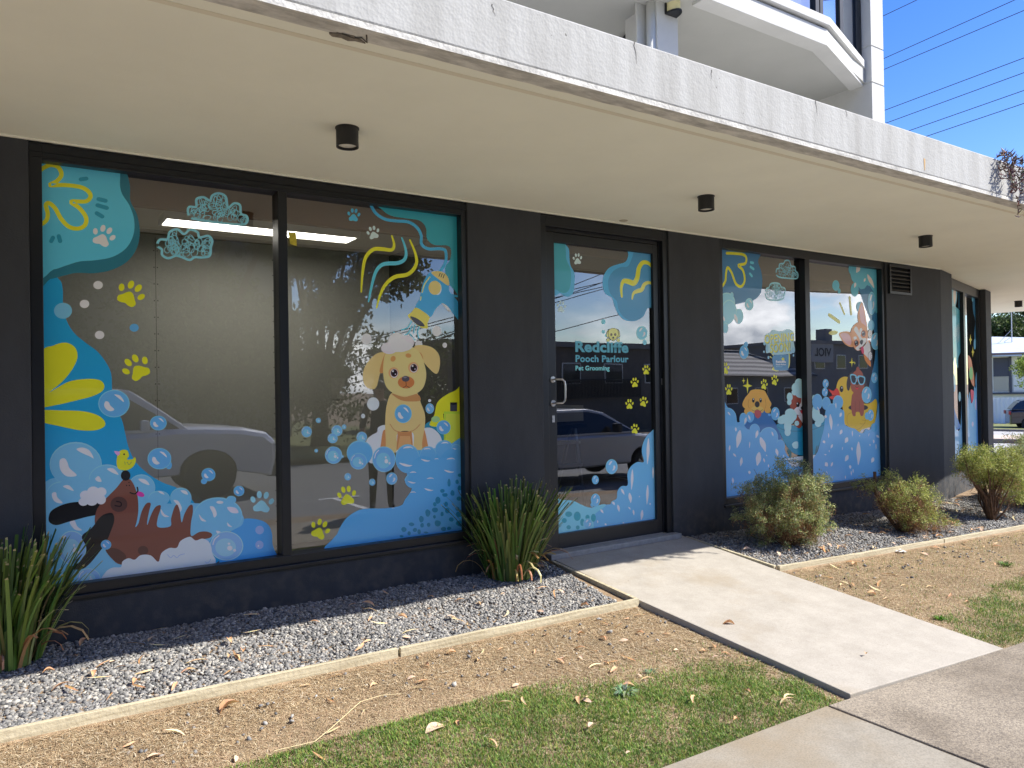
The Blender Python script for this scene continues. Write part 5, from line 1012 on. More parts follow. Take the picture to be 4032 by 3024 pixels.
for a in ((1492, 215, 30, 108, -4), (1868, 640, 42, 160, 2), (1625, 115, 24, 34, 30), (1630, 350, 26, 38, 30), (1703, 460, 34, 44, 34), (1707, 705, 34, 50, 34), (1420, 140, 24, 22, 0), (1463, 398, 10, 34, 0), (1785, 372, 10, 42, 0), (1400, 485, 24, 24, -40), (1503, 545, 18, 34, 34), (1780, 580, 14, 24, -4), (2075, 480, 14, 26, 0), (2107, 550, 10, 38, 0), (2130, 410, 20, 30, -50), (2060, 730, 30, 40, 30), (1430, 790, 40, 30, 50), (1505, 790, 18, 34, 30), (1755, 825, 22, 26, 0), (1770, 910, 10, 34, 0), (1795, 880, 9, 30, 0), (2025, 525, 10, 16, 0), (1650, 575, 6, 26, 14), (1590, 255, 5, 20, 10), (1418, 658, 20, 8, 0), (2010, 385, 6, 24, 20), (1885, 400, 6, 12, 0), (1470, 610, 8, 16, 0), (1690, 965, 10, 24, 0), (1440, 900, 6, 24, -20), (1325, 40, 10, 40, -30), (1560, -10, 10, 40, 0)): tear(s, 'N', *a)
s.done('foam_sticker', p_)
s = St(w); bub(s, 'N', 1985, 130, 30, 50, (106, 178, 224), 3); bub(s, 'N', 2032, 120, 44, 78, (106, 178, 224), 2); s.done('bubble_sticker', p_)

# ---- angled window
w, p_ = 'w3', W3
s = St(w); s.poly('H', (42, 116, 146), [(600, 480), (700, 540), (680, 860), (620, 850), (598, 900), (596, 600)]); s.done('curtain_sticker', p_)
s = St(w); s.ell('H', (120, 186, 196), 510, 650, 62, 240); s.ell('H', (216, 200, 176), 532, 680, 22, 140); s.done('foam_sticker', p_)
s = St(w); s.poly('H', (66, 158, 166), [(470, 920), (600, 905), (640, 1050), (668, 1250), (665, 1450), (630, 1600), (590, 1700), (585, 1860), (560, 1790), (540, 1680), (500, 1800), (470, 1750)], n=4)
for k in range(14): s.line('H', (196, 214, 220), [(520+k*7, 1180+((k*37) % 90)-k*6), (512+k*7, 1330+((k*53) % 120))], 7)
s.done('brush_sticker', p_)
s = St(w)
s.ell('Q', (124, 186, 226), 515, 450, 36, 148); s.poly('Q', (42, 118, 176), [(505, 800), (540, 920), (590, 1060), (625, 1170), (560, 1215), (505, 1180)], n=3)
s.poly('Q', (120, 182, 222), [(500, 1100), (560, 1210), (620, 1200), (640, 900), (645, 640), (690, 620), (712, 700), (760, 700), (760, 1800), (500, 1800)], n=3); s.ell('Q', (150, 206, 236), 615, 670, 20, 80); s.ell('Q', (86, 160, 214), 668, 720, 28, 110); s.ell('Q', (20, 30, 60), 664, 836, 8, 9)
s.poly('Q', (190, 90, 110), [(700, 690), (740, 690), (740, 850), (700, 850)], False); s.poly('Q', (72, 144, 196), [(665, 1270), (760, 1270), (760, 1800), (665, 1800)], False)
s.done('foam_sticker', p_)
s = St(w)
s.poly('H', (40, 112, 148), [(838, 560), (940, 600), (960, 1659), (880, 1500), (850, 1300), (870, 1100), (830, 900)], n=3); s.poly('H', (108, 180, 196), [(800, 580), (835, 590), (838, 740), (818, 770)]); s.ell('H', (108, 180, 214), 862, 1470, 20, 88); s.ell('H', (108, 180, 214), 900, 1140, 26, 100); s.ell('H', (216, 196, 190), 900, 710, 24, 90)
s.done('curtain_sticker', p_)
s = St(w); s.poly('Q', (206, 140, 92), [(750, 0), (800, 60), (825, 200), (850, 350), (850, 500), (800, 430), (760, 200)]); s.ell('Q', (128, 196, 110), 800, 290, 30, 108); s.poly('Q', (222, 60, 84), [(795, 560), (840, 575), (860, 640), (835, 760), (815, 800), (800, 700)]); s.done('dog_sticker', p_)
s = St(w); s.poly('Q', (110, 176, 220), [(770, 620), (800, 780), (840, 700), (850, 500), (875, 540), (870, 400), (890, 260), (930, 240), (980, 230), (1000, 1700), (770, 1700)], n=3)
for a in ((925, 610, 22, 66), (880, 800, 20, 90), (945, 1145, 14, 40), (825, 1120, 16, 40)): s.ell('Q', (196, 196, 226), *a)
s.poly('Q', (70, 140, 196), [(885, 680), (980, 680), (980, 1700), (885, 1560)], False)
s.done('foam_sticker', p_)
for x, y in ((790, 1400), (828, 1600)):
    s = St(w); s.poly('H', (224, 200, 46), [(x, y-90), (x+8, y-20), (x+26, y), (x+8, y+20), (x, y+90), (x-8, y+20), (x-22, y), (x-8, y-20)], False); s.done('star_sticker', p_)
# ================================================================ garden
z_bed = ground_z
m_stone = attr_mat('river_stone', .75, .3)
ico_v = []; 
def ico(sub=1):
    bm = bmesh.new(); bmesh.ops.create_icosphere(bm, subdivisions=sub, radius=1); v = np.array([x.co[:] for x in bm.verts]); f = np.array([[q.index for q in g.verts] for g in bm.faces]); bm.free(); return v, f
iv, fv = ico(1)
def inpoly(x, y, poly):
    c = np.zeros(len(x), bool); n = len(poly)
    for i in range(n):
        (x1, y1), (x2, y2) = poly[i], poly[i-1]; m = ((y1 > y) != (y2 > y)) & (x < (x2-x1)*(y-y1)/((y2-y1) or 1e-9)+x1); c ^= m
    return c
def gravel(name, poly, n, zf, size=(.006, .0125), lift=.006):
    xs_ = [p[0] for p in poly]; ys_ = [p[1] for p in poly]; x = rng.uniform(min(xs_), max(xs_), n*2); y = rng.uniform(min(ys_), max(ys_), n*2); k = inpoly(x, y, poly); x, y = x[k][:n], y[k][:n]; n = len(x)
    s = rng.uniform(*size, n)*np.where(rng.random(n) < .12, 1.35, 1); sc = np.stack([s*rng.uniform(.9, 1.5, n), s*rng.uniform(.7, 1.1, n), s*rng.uniform(.45, .8, n)], 1)
    V = iv[None]*(1+rng.uniform(-.22, .22, (n, len(iv), 1)))*sc[:, None, :]
    a = rng.uniform(0, 6.28, n); b = rng.uniform(-.7, .7, n); c = rng.uniform(-.7, .7, n)
    def rotm(V, ang, i, j): ca, sa = np.cos(ang)[:, None], np.sin(ang)[:, None]; p, q = V[:, :, i].copy(), V[:, :, j].copy(); V[:, :, i] = p*ca-q*sa; V[:, :, j] = p*sa+q*ca
    rotm(V, b, 0, 2); rotm(V, c, 1, 2); rotm(V, a, 0, 1)
    z = np.array([zf(p, q) for p, q in zip(x, y)])+rng.uniform(0, lift, n)+.01*np.sin(x*6+y*4)*.6
    V += np.stack([x, y, z], 1)[:, None, :]
    FC = fv[None]+(np.arange(n)*len(iv))[:, None, None]
    base = np.array([srgb(c) for c in ((150, 148, 144), (128, 127, 125), (174, 171, 164), (102, 102, 101), (186, 181, 170), (154, 143, 130), (138, 136, 134))]); ci = rng.choice(7, n, p=[.22, .22, .14, .16, .08, .06, .12]); t = base[ci]*rng.uniform(.62, 1.0, (n, 1))
    return tag(np_mesh(name, V.reshape(-1, 3), FC.reshape(-1, 3), m_stone, np.repeat(t, len(fv), 0)), kind='stuff')
g = gravel('gravel', [(-1.6, 3.87), (3.40, 3.87), (3.47, 4.86), (-1.6, 4.86)], 38000, lambda a, b: z_bed(a, b)+.004); tag(g, 'grey blue gravel filling the bed under the wide window', 'gravel')
g = gravel('gravel', [(5.12, 3.87), (13, 3.87), (13, 4.86+.2), (10, 4.86), (5.08, 4.86)], 38000, lambda a, b: z_bed(a, b)+.004, (.006, .012)); tag(g, 'dark grey gravel filling the shrub bed right of the path', 'gravel')
# stray stones on the dry lawn
g = gravel('gravel', [(.3, 3.3), (9, 3.3), (9, 3.78), (.3, 3.78)], 260, lambda a, b: z_bed(a, b)+.006, (.006, .012)); tag(g, 'stray grey stones scattered on the dry grass below the timber edging', 'gravel')

# timber edging
m_tim = mat('weathered_timber', srgb((158, 146, 118)), .85, var=.22, vscale=4, bump=.5, bscale=40, streak=(.6, 14, 14), col2=srgb((196, 186, 158)))
def board(pts, h, th, label, zf, name='timber_edging'):
    """pts: list of (x, y) along the outer face, going +x or away; thickness inward to the left of travel"""
    mb = MB(); n = len(pts); V = []
    for i, (x, y) in enumerate(pts):
        a, b = pts[max(i-1, 0)], pts[min(i+1, n-1)]; dx, dy = b[0]-a[0], b[1]-a[1]; m = math.hypot(dx, dy); nx_, ny_ = -dy/m*th, dx/m*th; z = zf(x, y)
        wob = .002*math.sin(x*9)
        V += [(x, y, z-h), (x, y, z+wob), (x+nx_, y+ny_, z+wob), (x+nx_, y+ny_, z-h)]
    F_ = [(4*i+a, 4*i+b, 4*i+4+b, 4*i+4+a) for i in range(n-1) for a, b in ((1, 0), (2, 1), (3, 2), (0, 3))]
    F_ += [(0, 1, 2, 3), (4*n-1, 4*n-2, 4*n-3, 4*n-4)]
    mb.add(V, F_); return tag(mb.build(name, m_tim, bevel=.002), label, 'garden edging', 'timber boards edging the garden beds')
zb_top = lambda x, y: z_board(x)
board([(x, 3.825) for x in np.linspace(-2.5, 1.72, 14)], .12, .028, 'weathered timber edging board at the gravel bed, long piece under the wide window', zb_top)
board([(x, 3.825+.002*math.sin(x*3)) for x in np.linspace(1.735, 3.52, 8)], .12, .028, 'weathered timber edging board ending at the concrete path', zb_top)
board([(3.525, y) for y in np.linspace(3.85, 4.84, 6)], .10, .028, 'short timber board between gravel bed and left side of the path', lambda x, y: lerp(z_board(3.5), .0, (y-3.85)/1.0))
board([(x, 3.845+.0*x) for x in np.linspace(5.06, 7.6, 10)], .12, .03, 'timber edging board under the shrubs right of the path', zb_top)
board([(x, 3.845+.004*(x-7.6)) for x in np.linspace(7.615, 12.5, 12)], .12, .03, 'timber edging board at the far right end of the shrub bed', zb_top)
board([(5.062, y) for y in np.linspace(3.88, 4.84, 6)], .10, .028, 'short timber board between the path and the shrub bed', lambda x, y: lerp(z_board(5.1), .0, (y-3.88)/.97))

# ---- lawn blades
def noise2(x, y, s=0):
    return (np.sin(x*2.1+1.3+s)*np.cos(y*3.3-x*.7+s*2)+.6*np.sin(x*5.7+y*4.1+s)+.4*np.cos(x*11-y*9.3+s*1.7)+.25*np.sin(x*23+y*17))/2.25
def green_amt(x, y):
    """1 = living lawn, 0 = dead straw; read from the picture"""
    n = noise2(x*1.3, y*1.3); x2, y2 = x+.05*noise2(x*4, y*4, 2), y+.05*noise2(x*4, y*4, 5); f = rng.normal(size=x.shape)*.05
    a = inpoly(x2+f, y2+f*.7, GREEN_L).astype(float)*np.clip(1-1.6*np.clip(noise2(x*2.2, y*2.2, 9)-.05, 0, 1)*((x > 2.5)*(y < 2.75)), .12, 1)
    b = inpoly(x2+f, y2+f*.7, GREEN_R).astype(float)*np.clip(.95-.9*np.clip(noise2(x*1.8, y*1.8, 4), 0, 1), .2, 1)
    return np.clip(a+b+.05, 0, 1)
def gp(L, z): return [tuple(P(a, b, 2, z)[:2]) for a, b in L]
GREEN_L = gp([(780, 3060), (1040, 2885), (1331, 2795), (1512, 2765), (1765, 2723), (2000, 2690), (2150, 2722), (2362, 2693), (2520, 2680), (2603, 2650), (2753, 2615), (3000, 2600), (3080, 2600), (3330, 2735), (3260, 2780), (2500, 3150), (1500, 3400), (600, 3300)], -.185)
GREEN_R = gp([(4100, 2235), (3920, 2285), (3880, 2330), (3800, 2350), (3830, 2390), (3700, 2410), (3730, 2450), (3860, 2520), (3910, 2545), (4100, 2470)], -.235)
m_blade = attr_mat('grass_blade', .6, .25, trans=.25)
def blades(name, n, rect, green, hh, label, poly=None):
    x = rng.uniform(rect[0], rect[1], n); y = rng.uniform(rect[2], rect[3], n); g = green_amt(x, y); keep = (rng.random(n) < g*np.clip(.62+.5*noise2(x*3.1, y*3.7, 6), .25, 1)) if green else (rng.random(n) < (1-g*.35))
    if rect[0] < 5: keep &= (x < XL-.015)
    else: keep &= (x > XR+.02)
    x, y, g = x[keep], y[keep], g[keep]; n = len(x)
    z = np.array([ground_z(a, b) for a, b in zip(x, y)])
    h = rng.uniform(*hh, n); a = rng.uniform(0, 6.283, n); lean = rng.uniform(.2, 1.1, n) if green else rng.uniform(1.4, 5, n); wd = (rng.uniform(.0010, .0022, n) if green else rng.uniform(.0009, .0021, n))
    d = np.stack([np.cos(a), np.sin(a)], 1); p = np.stack([-d[:, 1], d[:, 0]], 1)
    L = h*lean; B_ = np.stack([x, y, z-(.003 if green else .0005)], 1)
    def vtx(t, sgn, wf): 
        o = B_.copy(); o[:, :2] += d*(L*t*t)[:, None]+p*(wd*sgn*wf)[:, None]; o[:, 2] += h*(t if green else (1.6*t-1.1*t*t)); return o
    V = np.stack([vtx(0, -1, 1), vtx(0, 1, 1), vtx(.55, -1, .85), vtx(.55, 1, .85), vtx(1, 0, 0)], 1).reshape(-1, 3)
    k = (np.arange(n)*5)[:, None]; T = np.concatenate([k+np.array([[0, 1, 3]]), k+np.array([[0, 3, 2]]), k+np.array([[2, 3, 4]])], 1).reshape(-1, 3)
    if green: pal = np.array([srgb(c) for c in ((118, 154, 62), (92, 130, 50), (146, 178, 78), (176, 174, 92), (126, 158, 88))])
    else: pal = np.array([srgb(c) for c in ((210, 190, 154), (186, 162, 126), (228, 210, 174), (152, 128, 98), (198, 176, 142))])
    t = pal[rng.integers(0, 5, n)]*rng.uniform(.62, 1.04, (n, 1))*(1+.2*noise2(x*1.7, y*1.7, 3))[:, None]
    o = np_mesh(name, V, T, m_blade, np.repeat(t, 3, 0)); return tag(o, label, 'grass', kind='stuff')
blades('grass', 170000, (.6, 3.56, 2.26, 3.2), True, (.010, .026), 'short green lawn left of the path')
blades('dry_grass', 210000, (-.4, 3.56, 2.26, 3.82), False, (.003, .010), 'dead straw coloured grass left of the path')
blades('grass', 190000, (5.04, 10, 2.1, 3.8), True, (.012, .028), 'bright green lawn patch at the right edge')
blades('dry_grass', 230000, (5.04, 10.5, 2.12, 3.83), False, (.003, .010), 'dead straw coloured grass right of the path')
def straws(n, rect, label):
    x = rng.uniform(rect[0], rect[1], n); y = rng.uniform(rect[2], rect[3], n); k = (x < XL-.03) if rect[0] < 5 else (x > XR+.03); k &= rng.random(n) < np.clip(1.1-green_amt(x, y), .06, 1); x, y = x[k], y[k]; n = len(x)
    z = np.array([ground_z(a, b) for a, b in zip(x, y)])+rng.uniform(.002, .011, n); a = rng.uniform(0, 6.28, n); L = rng.uniform(.012, .045, n); w_ = rng.uniform(.0006, .0014, n); b = rng.uniform(-.6, .6, n); tz = rng.uniform(-.12, .3, n)
    d = np.stack([np.cos(a), np.sin(a), tz], 1); d2 = np.stack([np.cos(a+b), np.sin(a+b), tz*.2], 1); p = np.stack([-np.sin(a), np.cos(a), np.zeros(n)], 1)*w_[:, None]; c = np.stack([x, y, z], 1); m_ = c+d*L[:, None]*.5; e_ = m_+d2*L[:, None]*.5
    V = np.stack([c-p, c+p, m_+p, m_-p, e_+p*.5, e_-p*.5], 1).reshape(-1, 3); i = (np.arange(n)*6)[:, None]; FC = np.concatenate([i+np.array([[0, 1, 2, 3]]), i+np.array([[3, 2, 4, 5]])], 1).reshape(-1, 4)
    pal = np.array([srgb(c_) for c_ in ((232, 212, 176), (216, 190, 152), (198, 168, 130), (242, 228, 200), (160, 130, 100))]); t = pal[rng.integers(0, 5, n)]*rng.uniform(.7, 1.0, (n, 1)); tag(np_mesh('straw', V, FC, m_blade, np.repeat(t, 2, 0)), label, 'straw', kind='stuff')
straws(26000, (-.4, 3.56, 2.4, 3.8), 'loose pale straw on the dead grass left of the path'); straws(26000, (5.04, 10.3, 2.12, 3.82), 'loose pale straw on the dead grass right of the path')
# tufts in the joint between path and footpath, a grey weed in the lawn
def tuft(x, y, n, h, r, cols, label, wide=.003, name='weed'):
    mb = MB(); z = ground_z(x, y)
    for k in range(n):
        a = random.uniform(0, 6.28); q = random.uniform(0, r*.4); L = random.uniform(.5, 1)*r; hh = random.uniform(.4, 1)*h; bx, by = x+q*math.cos(a), y+q*math.sin(a); d = (math.cos(a), math.sin(a)); pw = wide*random.uniform(.6, 1.1)
        V = [(bx-d[1]*pw, by+d[0]*pw, z), (bx+d[1]*pw, by-d[0]*pw, z), (bx+d[0]*L*.5+d[1]*pw, by+d[1]*L*.5-d[0]*pw, z+hh), (bx+d[0]*L*.5-d[1]*pw, by+d[1]*L*.5+d[0]*pw, z+hh), (bx+d[0]*L, by+d[1]*L, z+hh*.8)]
        mb.add(V, [(0, 1, 2, 3), (3, 2, 4)], tuple(v*random.uniform(.7, 1.2) for v in srgb(random.choice(cols))))
    return tag(mb.build(name, m_blade), label, 'weed')
q = P(2460, 2710, 2, -.17); tuft(q[0], q[1], 70, .03, .075, ((132, 158, 118), (150, 170, 136), (110, 140, 100)), 'grey green weed rosette at the edge of the lawn', .004)
q = P(2560, 2630, 2, -.16); tuft(q[0], q[1], 30, .025, .05, ((132, 158, 118), (110, 140, 100)), 'small grey green weed above the rosette in the dry grass', .003)
q = P(3705, 2620, 2, -.21); tuft(q[0], q[1], 40, .03, .035, ((120, 160, 50), (140, 170, 60)), 'bright green tuft in the joint between path and aggregate footpath', .003)
q = P(3820, 2575, 2, -.21); tuft(q[0], q[1], 46, .03, .05, ((150, 130, 90), (170, 150, 110), (110, 110, 60)), 'dry tuft in the footpath joint near the path corner', .002)
q = P(3700, 2420, 2, -.22); tuft(q[0], q[1], 60, .035, .05, ((110, 150, 50), (90, 130, 50)), 'low green weed beside the right path edge', .003)
q = P(3960, 2215, 2, -.25); tuft(q[0], q[1], 60, .04, .09, ((90, 120, 60), (110, 130, 70)), 'dull green weed in the dry grass far right', .004)

# ---- fallen leaves, each its own
m_leaf = attr_mat('dead_leaf', .7, .25, trans=.15)
def leaf_mesh(L, w, curl, fold, col, seed):
    r = random.Random(seed); mb = MB(); n = 7; V = []; a = 0
    for i in range(n):
        t = i/(n-1); ww = w*math.sin(math.pi*min(1, t*.94+.03))**.8; bend = r.uniform(-.3, .3)*w; x = (t-.5)*L; y = curl*w*1.6*math.sin(t*3.1)+bend*.2; z = .004+fold*L*.16*math.sin(t*math.pi)+curl*.0
        V += [(x, y-ww, z+ww*fold*1.2), (x, y, z), (x, y+ww, z+ww*fold*.9)]
    F_ = [(3*i+j, 3*i+3+j, 3*i+4+j, 3*i+1+j) for i in range(n-1) for j in (0, 1)]
    mb.add(V, F_, srgb(col)); me = bpy.data.meshes.new('leaf'); me.from_pydata(mb.v, [], mb.f); at = me.attributes.new('tint', 'FLOAT_COLOR', 'FACE')
    at.data.foreach_set('color', np.array([(*[c*r.uniform(.85, 1.15) for c in srgb(col)], 1) for f in mb.f], dtype=np.float32).ravel()); me.materials.append(m_leaf); me.shade_smooth(); return me
LEAF = [leaf_mesh(.105, .009, 1.2, .5, (222, 194, 148), 1), leaf_mesh(.09, .013, .4, .6, (214, 174, 132), 2), leaf_mesh(.12, .0075, 1.6, .2, (232, 212, 170), 3), leaf_mesh(.065, .016, .3, .9, (204, 158, 116), 4), leaf_mesh(.08, .011, -.9, .5, (216, 178, 134), 5), leaf_mesh(.06, .015, .2, .4, (222, 188, 162), 6), leaf_mesh(.14, .008, .8, .3, (190, 148, 106), 7)]
def leaf(x, y, label, group, k=None, sc=1, rz=None, lift=.0):
    o = bpy.data.objects.new('dry_leaf', LEAF[random.randrange(len(LEAF)) if k is None else k]); COL.objects.link(o)
    o.location = (x, y, ground_z(x, y)+.008+lift); o.rotation_euler = (random.uniform(-.35, .35), random.uniform(-.35, .35), random.uniform(0, 6.28) if rz is None else rz); o.scale = (sc,)*3
    return tag(o, label, 'leaf', group)
def fits(x, y):
    return True
for k in range(68): leaf(random.uniform(.0, 3.38), 3.9+.93*random.random()**1.0, 'dry curled gum leaf on the gravel left of the path', 'dry leaves on the left gravel bed', sc=random.uniform(.6, 1.1), lift=.012)
for k in range(60): 
    x = random.uniform(-.2, 3.45); y = random.uniform(2.9, 3.78); leaf(x, y, 'dry gum leaf on the dead grass left of the path', 'dry leaves on the left dead grass', sc=random.uniform(.45, .95))
for k in range(14): leaf(random.uniform(1.2, 3.4), random.uniform(2.35, 2.95), 'pale dry leaf lying in the green lawn', 'dry leaves on the green lawn', sc=random.uniform(.4, .8), lift=.018)
for k in range(50): leaf(random.uniform(5.2, 9.5), random.uniform(2.7, 3.79), 'dry gum leaf on the dead grass right of the path', 'dry leaves on the right dead grass', sc=random.uniform(.6, 1.3))
for k in range(94): leaf(random.uniform(5.15, 9.8), random.uniform(3.9, 4.75), 'brown leaf lying under the shrubs on the right gravel', 'dry leaves under the shrubs', sc=random.uniform(.7, 1.3), lift=.012)
def leaf_at(px, py, z, label, k, sc, rz=0, m=None):
    p = P(px, py, 2, z); o = leaf(p[0], p[1], label, None, k, sc, rz); o.location.z = z+.006; return o
leaf_at(2870, 2465, -.16, 'single crumpled leaf lying on the concrete path', 3, 1.15, 2.6).rotation_euler[0] = .5
leaf_at(3410, 2580, -.21, 'tiny dark leaf on the lower half of the path', 3, .5, .3)
leaf_at(1715, 2885, -.19, 'large pale leaf in the middle of the green lawn', 5, 1.9, .2)
leaf_at(1780, 2908, -.2, 'thin cream leaf just below the large pale lawn leaf', 2, .5, .8)
leaf_at(905, 2800, -.12, 'big curled brown leaf standing in dead grass under the edging', 3, 1.6, .2)
leaf_at(3110, 2750, -.22, 'pale strip of bark lying beside the path corner', 2, .9, .1)
leaf_at(3100, 2770, -.22, 'second pale strip of bark near the path corner', 0, .9, -.2)
# long dry stem across the lawn
mb = MB(); pts = []
for px_, py_ in ((1080, 2985), (1160, 2965), (1240, 2945), (1300, 2900), (1360, 2850), (1420, 2800), (1500, 2775), (1580, 2765)):
    z = -.17; p = P(px_, py_, 2, z); pts.append((p[0], p[1], ground_z(p[0], p[1])+.022))
mb.tube(pts, .0016, 6); tag(mb.build('twig', mat('straw', srgb((214, 196, 150)), .7)), 'long thin pale stem curving across the green lawn', 'stem')
mb = MB(); q = P(3550, 2175, 2, -.2)
for k in range(9):
    a = random.uniform(0, 6.28); x, y = q[0]+random.uniform(-.06, .06), q[1]+random.uniform(-.02, .02); z = ground_z(x, y)+.012+random.uniform(0, .01); c, s_ = math.cos(a)*.03, math.sin(a)*.02
    mb.add([(x-c, y-s_, z), (x+s_, y-c*.5, z+.008), (x+c, y+s_, z), (x-s_, y+c*.5, z+.004)], [(0, 1, 2, 3)])
tag(mb.build('plastic_scrap', mat('white_plastic', (.75, .75, .74), .4)), 'crumpled white scrap on the dead grass below the right edging', 'litter')

# ---- strap leaved clumps
m_strap = attr_mat('strap_leaf', .45, .4, trans=.2)
def clump(name, label, cx, cy, n, H_, spread, seed, dead=26, dir_=None):
    r = random.Random(seed); z0 = ground_z(cx, cy); root = thing(name, label, 'plant', (cx, cy, z0))
    mb = MB(); md = MB()
    for k in range(n+dead):
        isd = k >= n; a = r.uniform(0, 6.283); q = r.random()**.6*spread*.40; bx, by = cx+q*math.cos(a), cy+q*math.sin(a); out_ = r.uniform(.03, .72)**1.1*(1.25 if isd else 1); L = H_*r.uniform(.6, 1.12)*(.6 if isd else 1); w_ = r.uniform(.007, .0125)
        a += r.uniform(-.4, .4); d = Vector((math.cos(a), math.sin(a), 0)); pts = []; p = Vector((bx, by, z0)); el_ = math.pi/2-out_*.62; N = 7
        for i in range(N+1):
            pts.append(p.copy()); p = p+(d*math.cos(el_)+Vector((0, 0, 1))*math.sin(el_))*(L/N); el_ -= out_*(.05+.035*i)*(4.0 if isd else .75)
            if p.z < z0+.01: p.z = z0+.01
        side_ = Vector((-d.y, d.x, 0)); tw = r.uniform(-.6, .6); sd = side_*math.cos(tw)+Vector((0, 0, 1))*math.sin(tw)
        V = []; 
        for i, q_ in enumerate(pts):
            ww = w_*(1.05-.35*(i/N)) ; V += [q_-sd*ww, q_+d.cross(sd)*ww*.35, q_+sd*ww]
        c = r.choice(((92, 116, 50), (108, 132, 58), (72, 96, 42), (136, 154, 80), (118, 136, 70))) if not isd else r.choice(((190, 160, 110), (160, 120, 80), (206, 184, 140)))
        c = tuple(v*r.uniform(.75, 1.25) for v in srgb(c))
        (md if isd else mb).add(V, [(3*i+j, 3*i+1+j, 3*i+4+j, 3*i+3+j) for i in range(N) for j in (0, 1)], c)
        if not isd and r.random() < .5:   # clipped straw coloured tips
            mb.add([pts[-1]-sd*w_*.72, pts[-1]+sd*w_*.72, pts[-1]+sd*w_*.4+(pts[-1]-pts[-2]).normalized()*.014, pts[-1]-sd*w_*.7+(pts[-1]-pts[-2]).normalized()*.006], [(0, 1, 2, 3)], srgb((190, 176, 130)))
    mb.build('leaves', m_strap, root); md.build('dead_leaves', m_strap, root)
    return root
q = P(25, 2610, 2, -.04); clump('strap_leaf_plant', 'large dark strap leaved clump in the gravel at the left edge', q[0]-.03, q[1]-.02, 640, .64, .50, 3, 80)
q = P(2010, 2270, 2, -.04); clump('strap_leaf_plant', 'upright strap leaved clump beside the door at the end of the gravel bed', q[0], q[1], 560, .66, .46, 4, 90)

# ---- shrubs with fine foliage
m_fol = attr_mat('shrub_leaf', .55, .3, trans=.3); m_bark = mat('brown_bark', srgb((96, 72, 54)), .9, var=.3, vscale=30, bump=.6, bscale=80)
def foliage(points, n_per, r_c, size, pal, seed, w=.33):
    g = np.random.default_rng(seed); C_ = np.repeat(points, n_per, 0); n = len(C_); d = g.normal(size=(n, 3)); d /= np.linalg.norm(d, axis=1)[:, None]
    c = C_+d*(g.random((n, 1))**.5)*r_c; u = g.normal(size=(n, 3)); u[:, 2] += .5; u /= np.linalg.norm(u, axis=1)[:, None]; t = g.normal(size=(n, 3)); v = np.cross(u, t); v /= np.linalg.norm(v, axis=1)[:, None]+1e-9
    L = size*g.uniform(.6, 1.3, (n, 1)); V = np.stack([c, c+u*L*.5+v*L*w*.5, c+u*L, c+u*L*.5-v*L*w*.5], 1).reshape(-1, 3); FC = np.arange(n*4).reshape(-1, 4)
    pal = np.array([srgb(k) for k in pal]); clump_t = np.repeat(g.uniform(.6, 1.35, len(points)), n_per)[:, None]; T = pal[g.integers(0, len(pal), n)]*clump_t*g.uniform(.8, 1.2, (n, 1)); return V, FC, T
def shrub(name, label, base, lobes, n_pts, pal, seed, dead=0, twigs=26, trunk=.018, leaf=.021, per=26, rc=.035, cut=None, cat='shrub'):
    """lobes: (dx, dy, dz, rx, ry, rz) ellipsoids around the base in which foliage clusters sit, mostly near their shells"""
    g = np.random.default_rng(seed); r = random.Random(seed); root = thing(name, label, cat, tuple(base)); b = np.array(base); P_ = []
    vol = [l[3]*l[4]*l[5] for l in lobes]; tot = sum(vol)
    for l, v in zip(lobes, vol):
        k = max(8, int(n_pts*v/tot)); d = g.normal(size=(k, 3)); d /= np.linalg.norm(d, axis=1)[:, None]; rad = g.random((k, 1))**.28; bump = 1+.16*np.sin(d[:, :1]*7+seed)*np.cos(d[:, 1:2]*6)+.1*np.sin(d[:, 2:3]*9+seed*2)
        p = b+np.array(l[:3])+d*rad*bump*np.array(l[3:]); P_.append(p)
    P_ = np.concatenate(P_); P_ = P_[P_[:, 2] > b[2]+.03]
    # thin patches
    hol = np.sin(P_[:, 0]*17+seed)+np.cos(P_[:, 1]*15-seed)+np.sin(P_[:, 2]*19+seed*3); P_ = P_[hol < 1.2+.5*g.random(len(P_))]
    V, FC, T = foliage(P_, per, rc, leaf, pal, seed); np_mesh('foliage', V, FC, m_fol, T, root)
    if dead:
        i = g.choice(len(P_), int(len(P_)*dead)); Q = b+(P_[i]-b)*g.uniform(.55, 1.02, (len(i), 1)); Q[:, 2] = np.maximum(Q[:, 2]-.03, b[2]+.02); V, FC, T = foliage(Q, per, rc*1.25, leaf*1.7, ((156, 118, 84), (134, 98, 70), (182, 148, 108), (110, 80, 58)), seed+9, .09); np_mesh('dead_foliage', V, FC, m_fol, T, root)
    mb = MB()
    top = [Vector(b+(P_[r.randrange(len(P_))]-b)*r.uniform(.95, 1.16)) for _ in range(twigs)]
    for k, t in enumerate(top):
        s_ = Vector(base)+Vector((r.uniform(-.02, .02), r.uniform(-.02, .02), -.02)); m1 = s_.lerp(t, .35)+Vector((r.uniform(-.05, .05), r.uniform(-.05, .05), r.uniform(-.02, .06))); m2 = s_.lerp(t, .7)+Vector((r.uniform(-.04, .04), r.uniform(-.04, .04), r.uniform(-.03, .05)))
        q = trunk*(.35 if k > 4 else .8); mb.tube([s_, m1, m2, t], [q, q*.7, q*.4, .0015], 6)
    mb.build('branches', m_bark, root, smooth=True)
    if cut:
        mb = MB(); mb.tube([tuple(np.array(base)+np.array(c)) for c in cut], [.02, .018, .017, .016], 8); mb.build('trunk', m_bark, root)
    return root
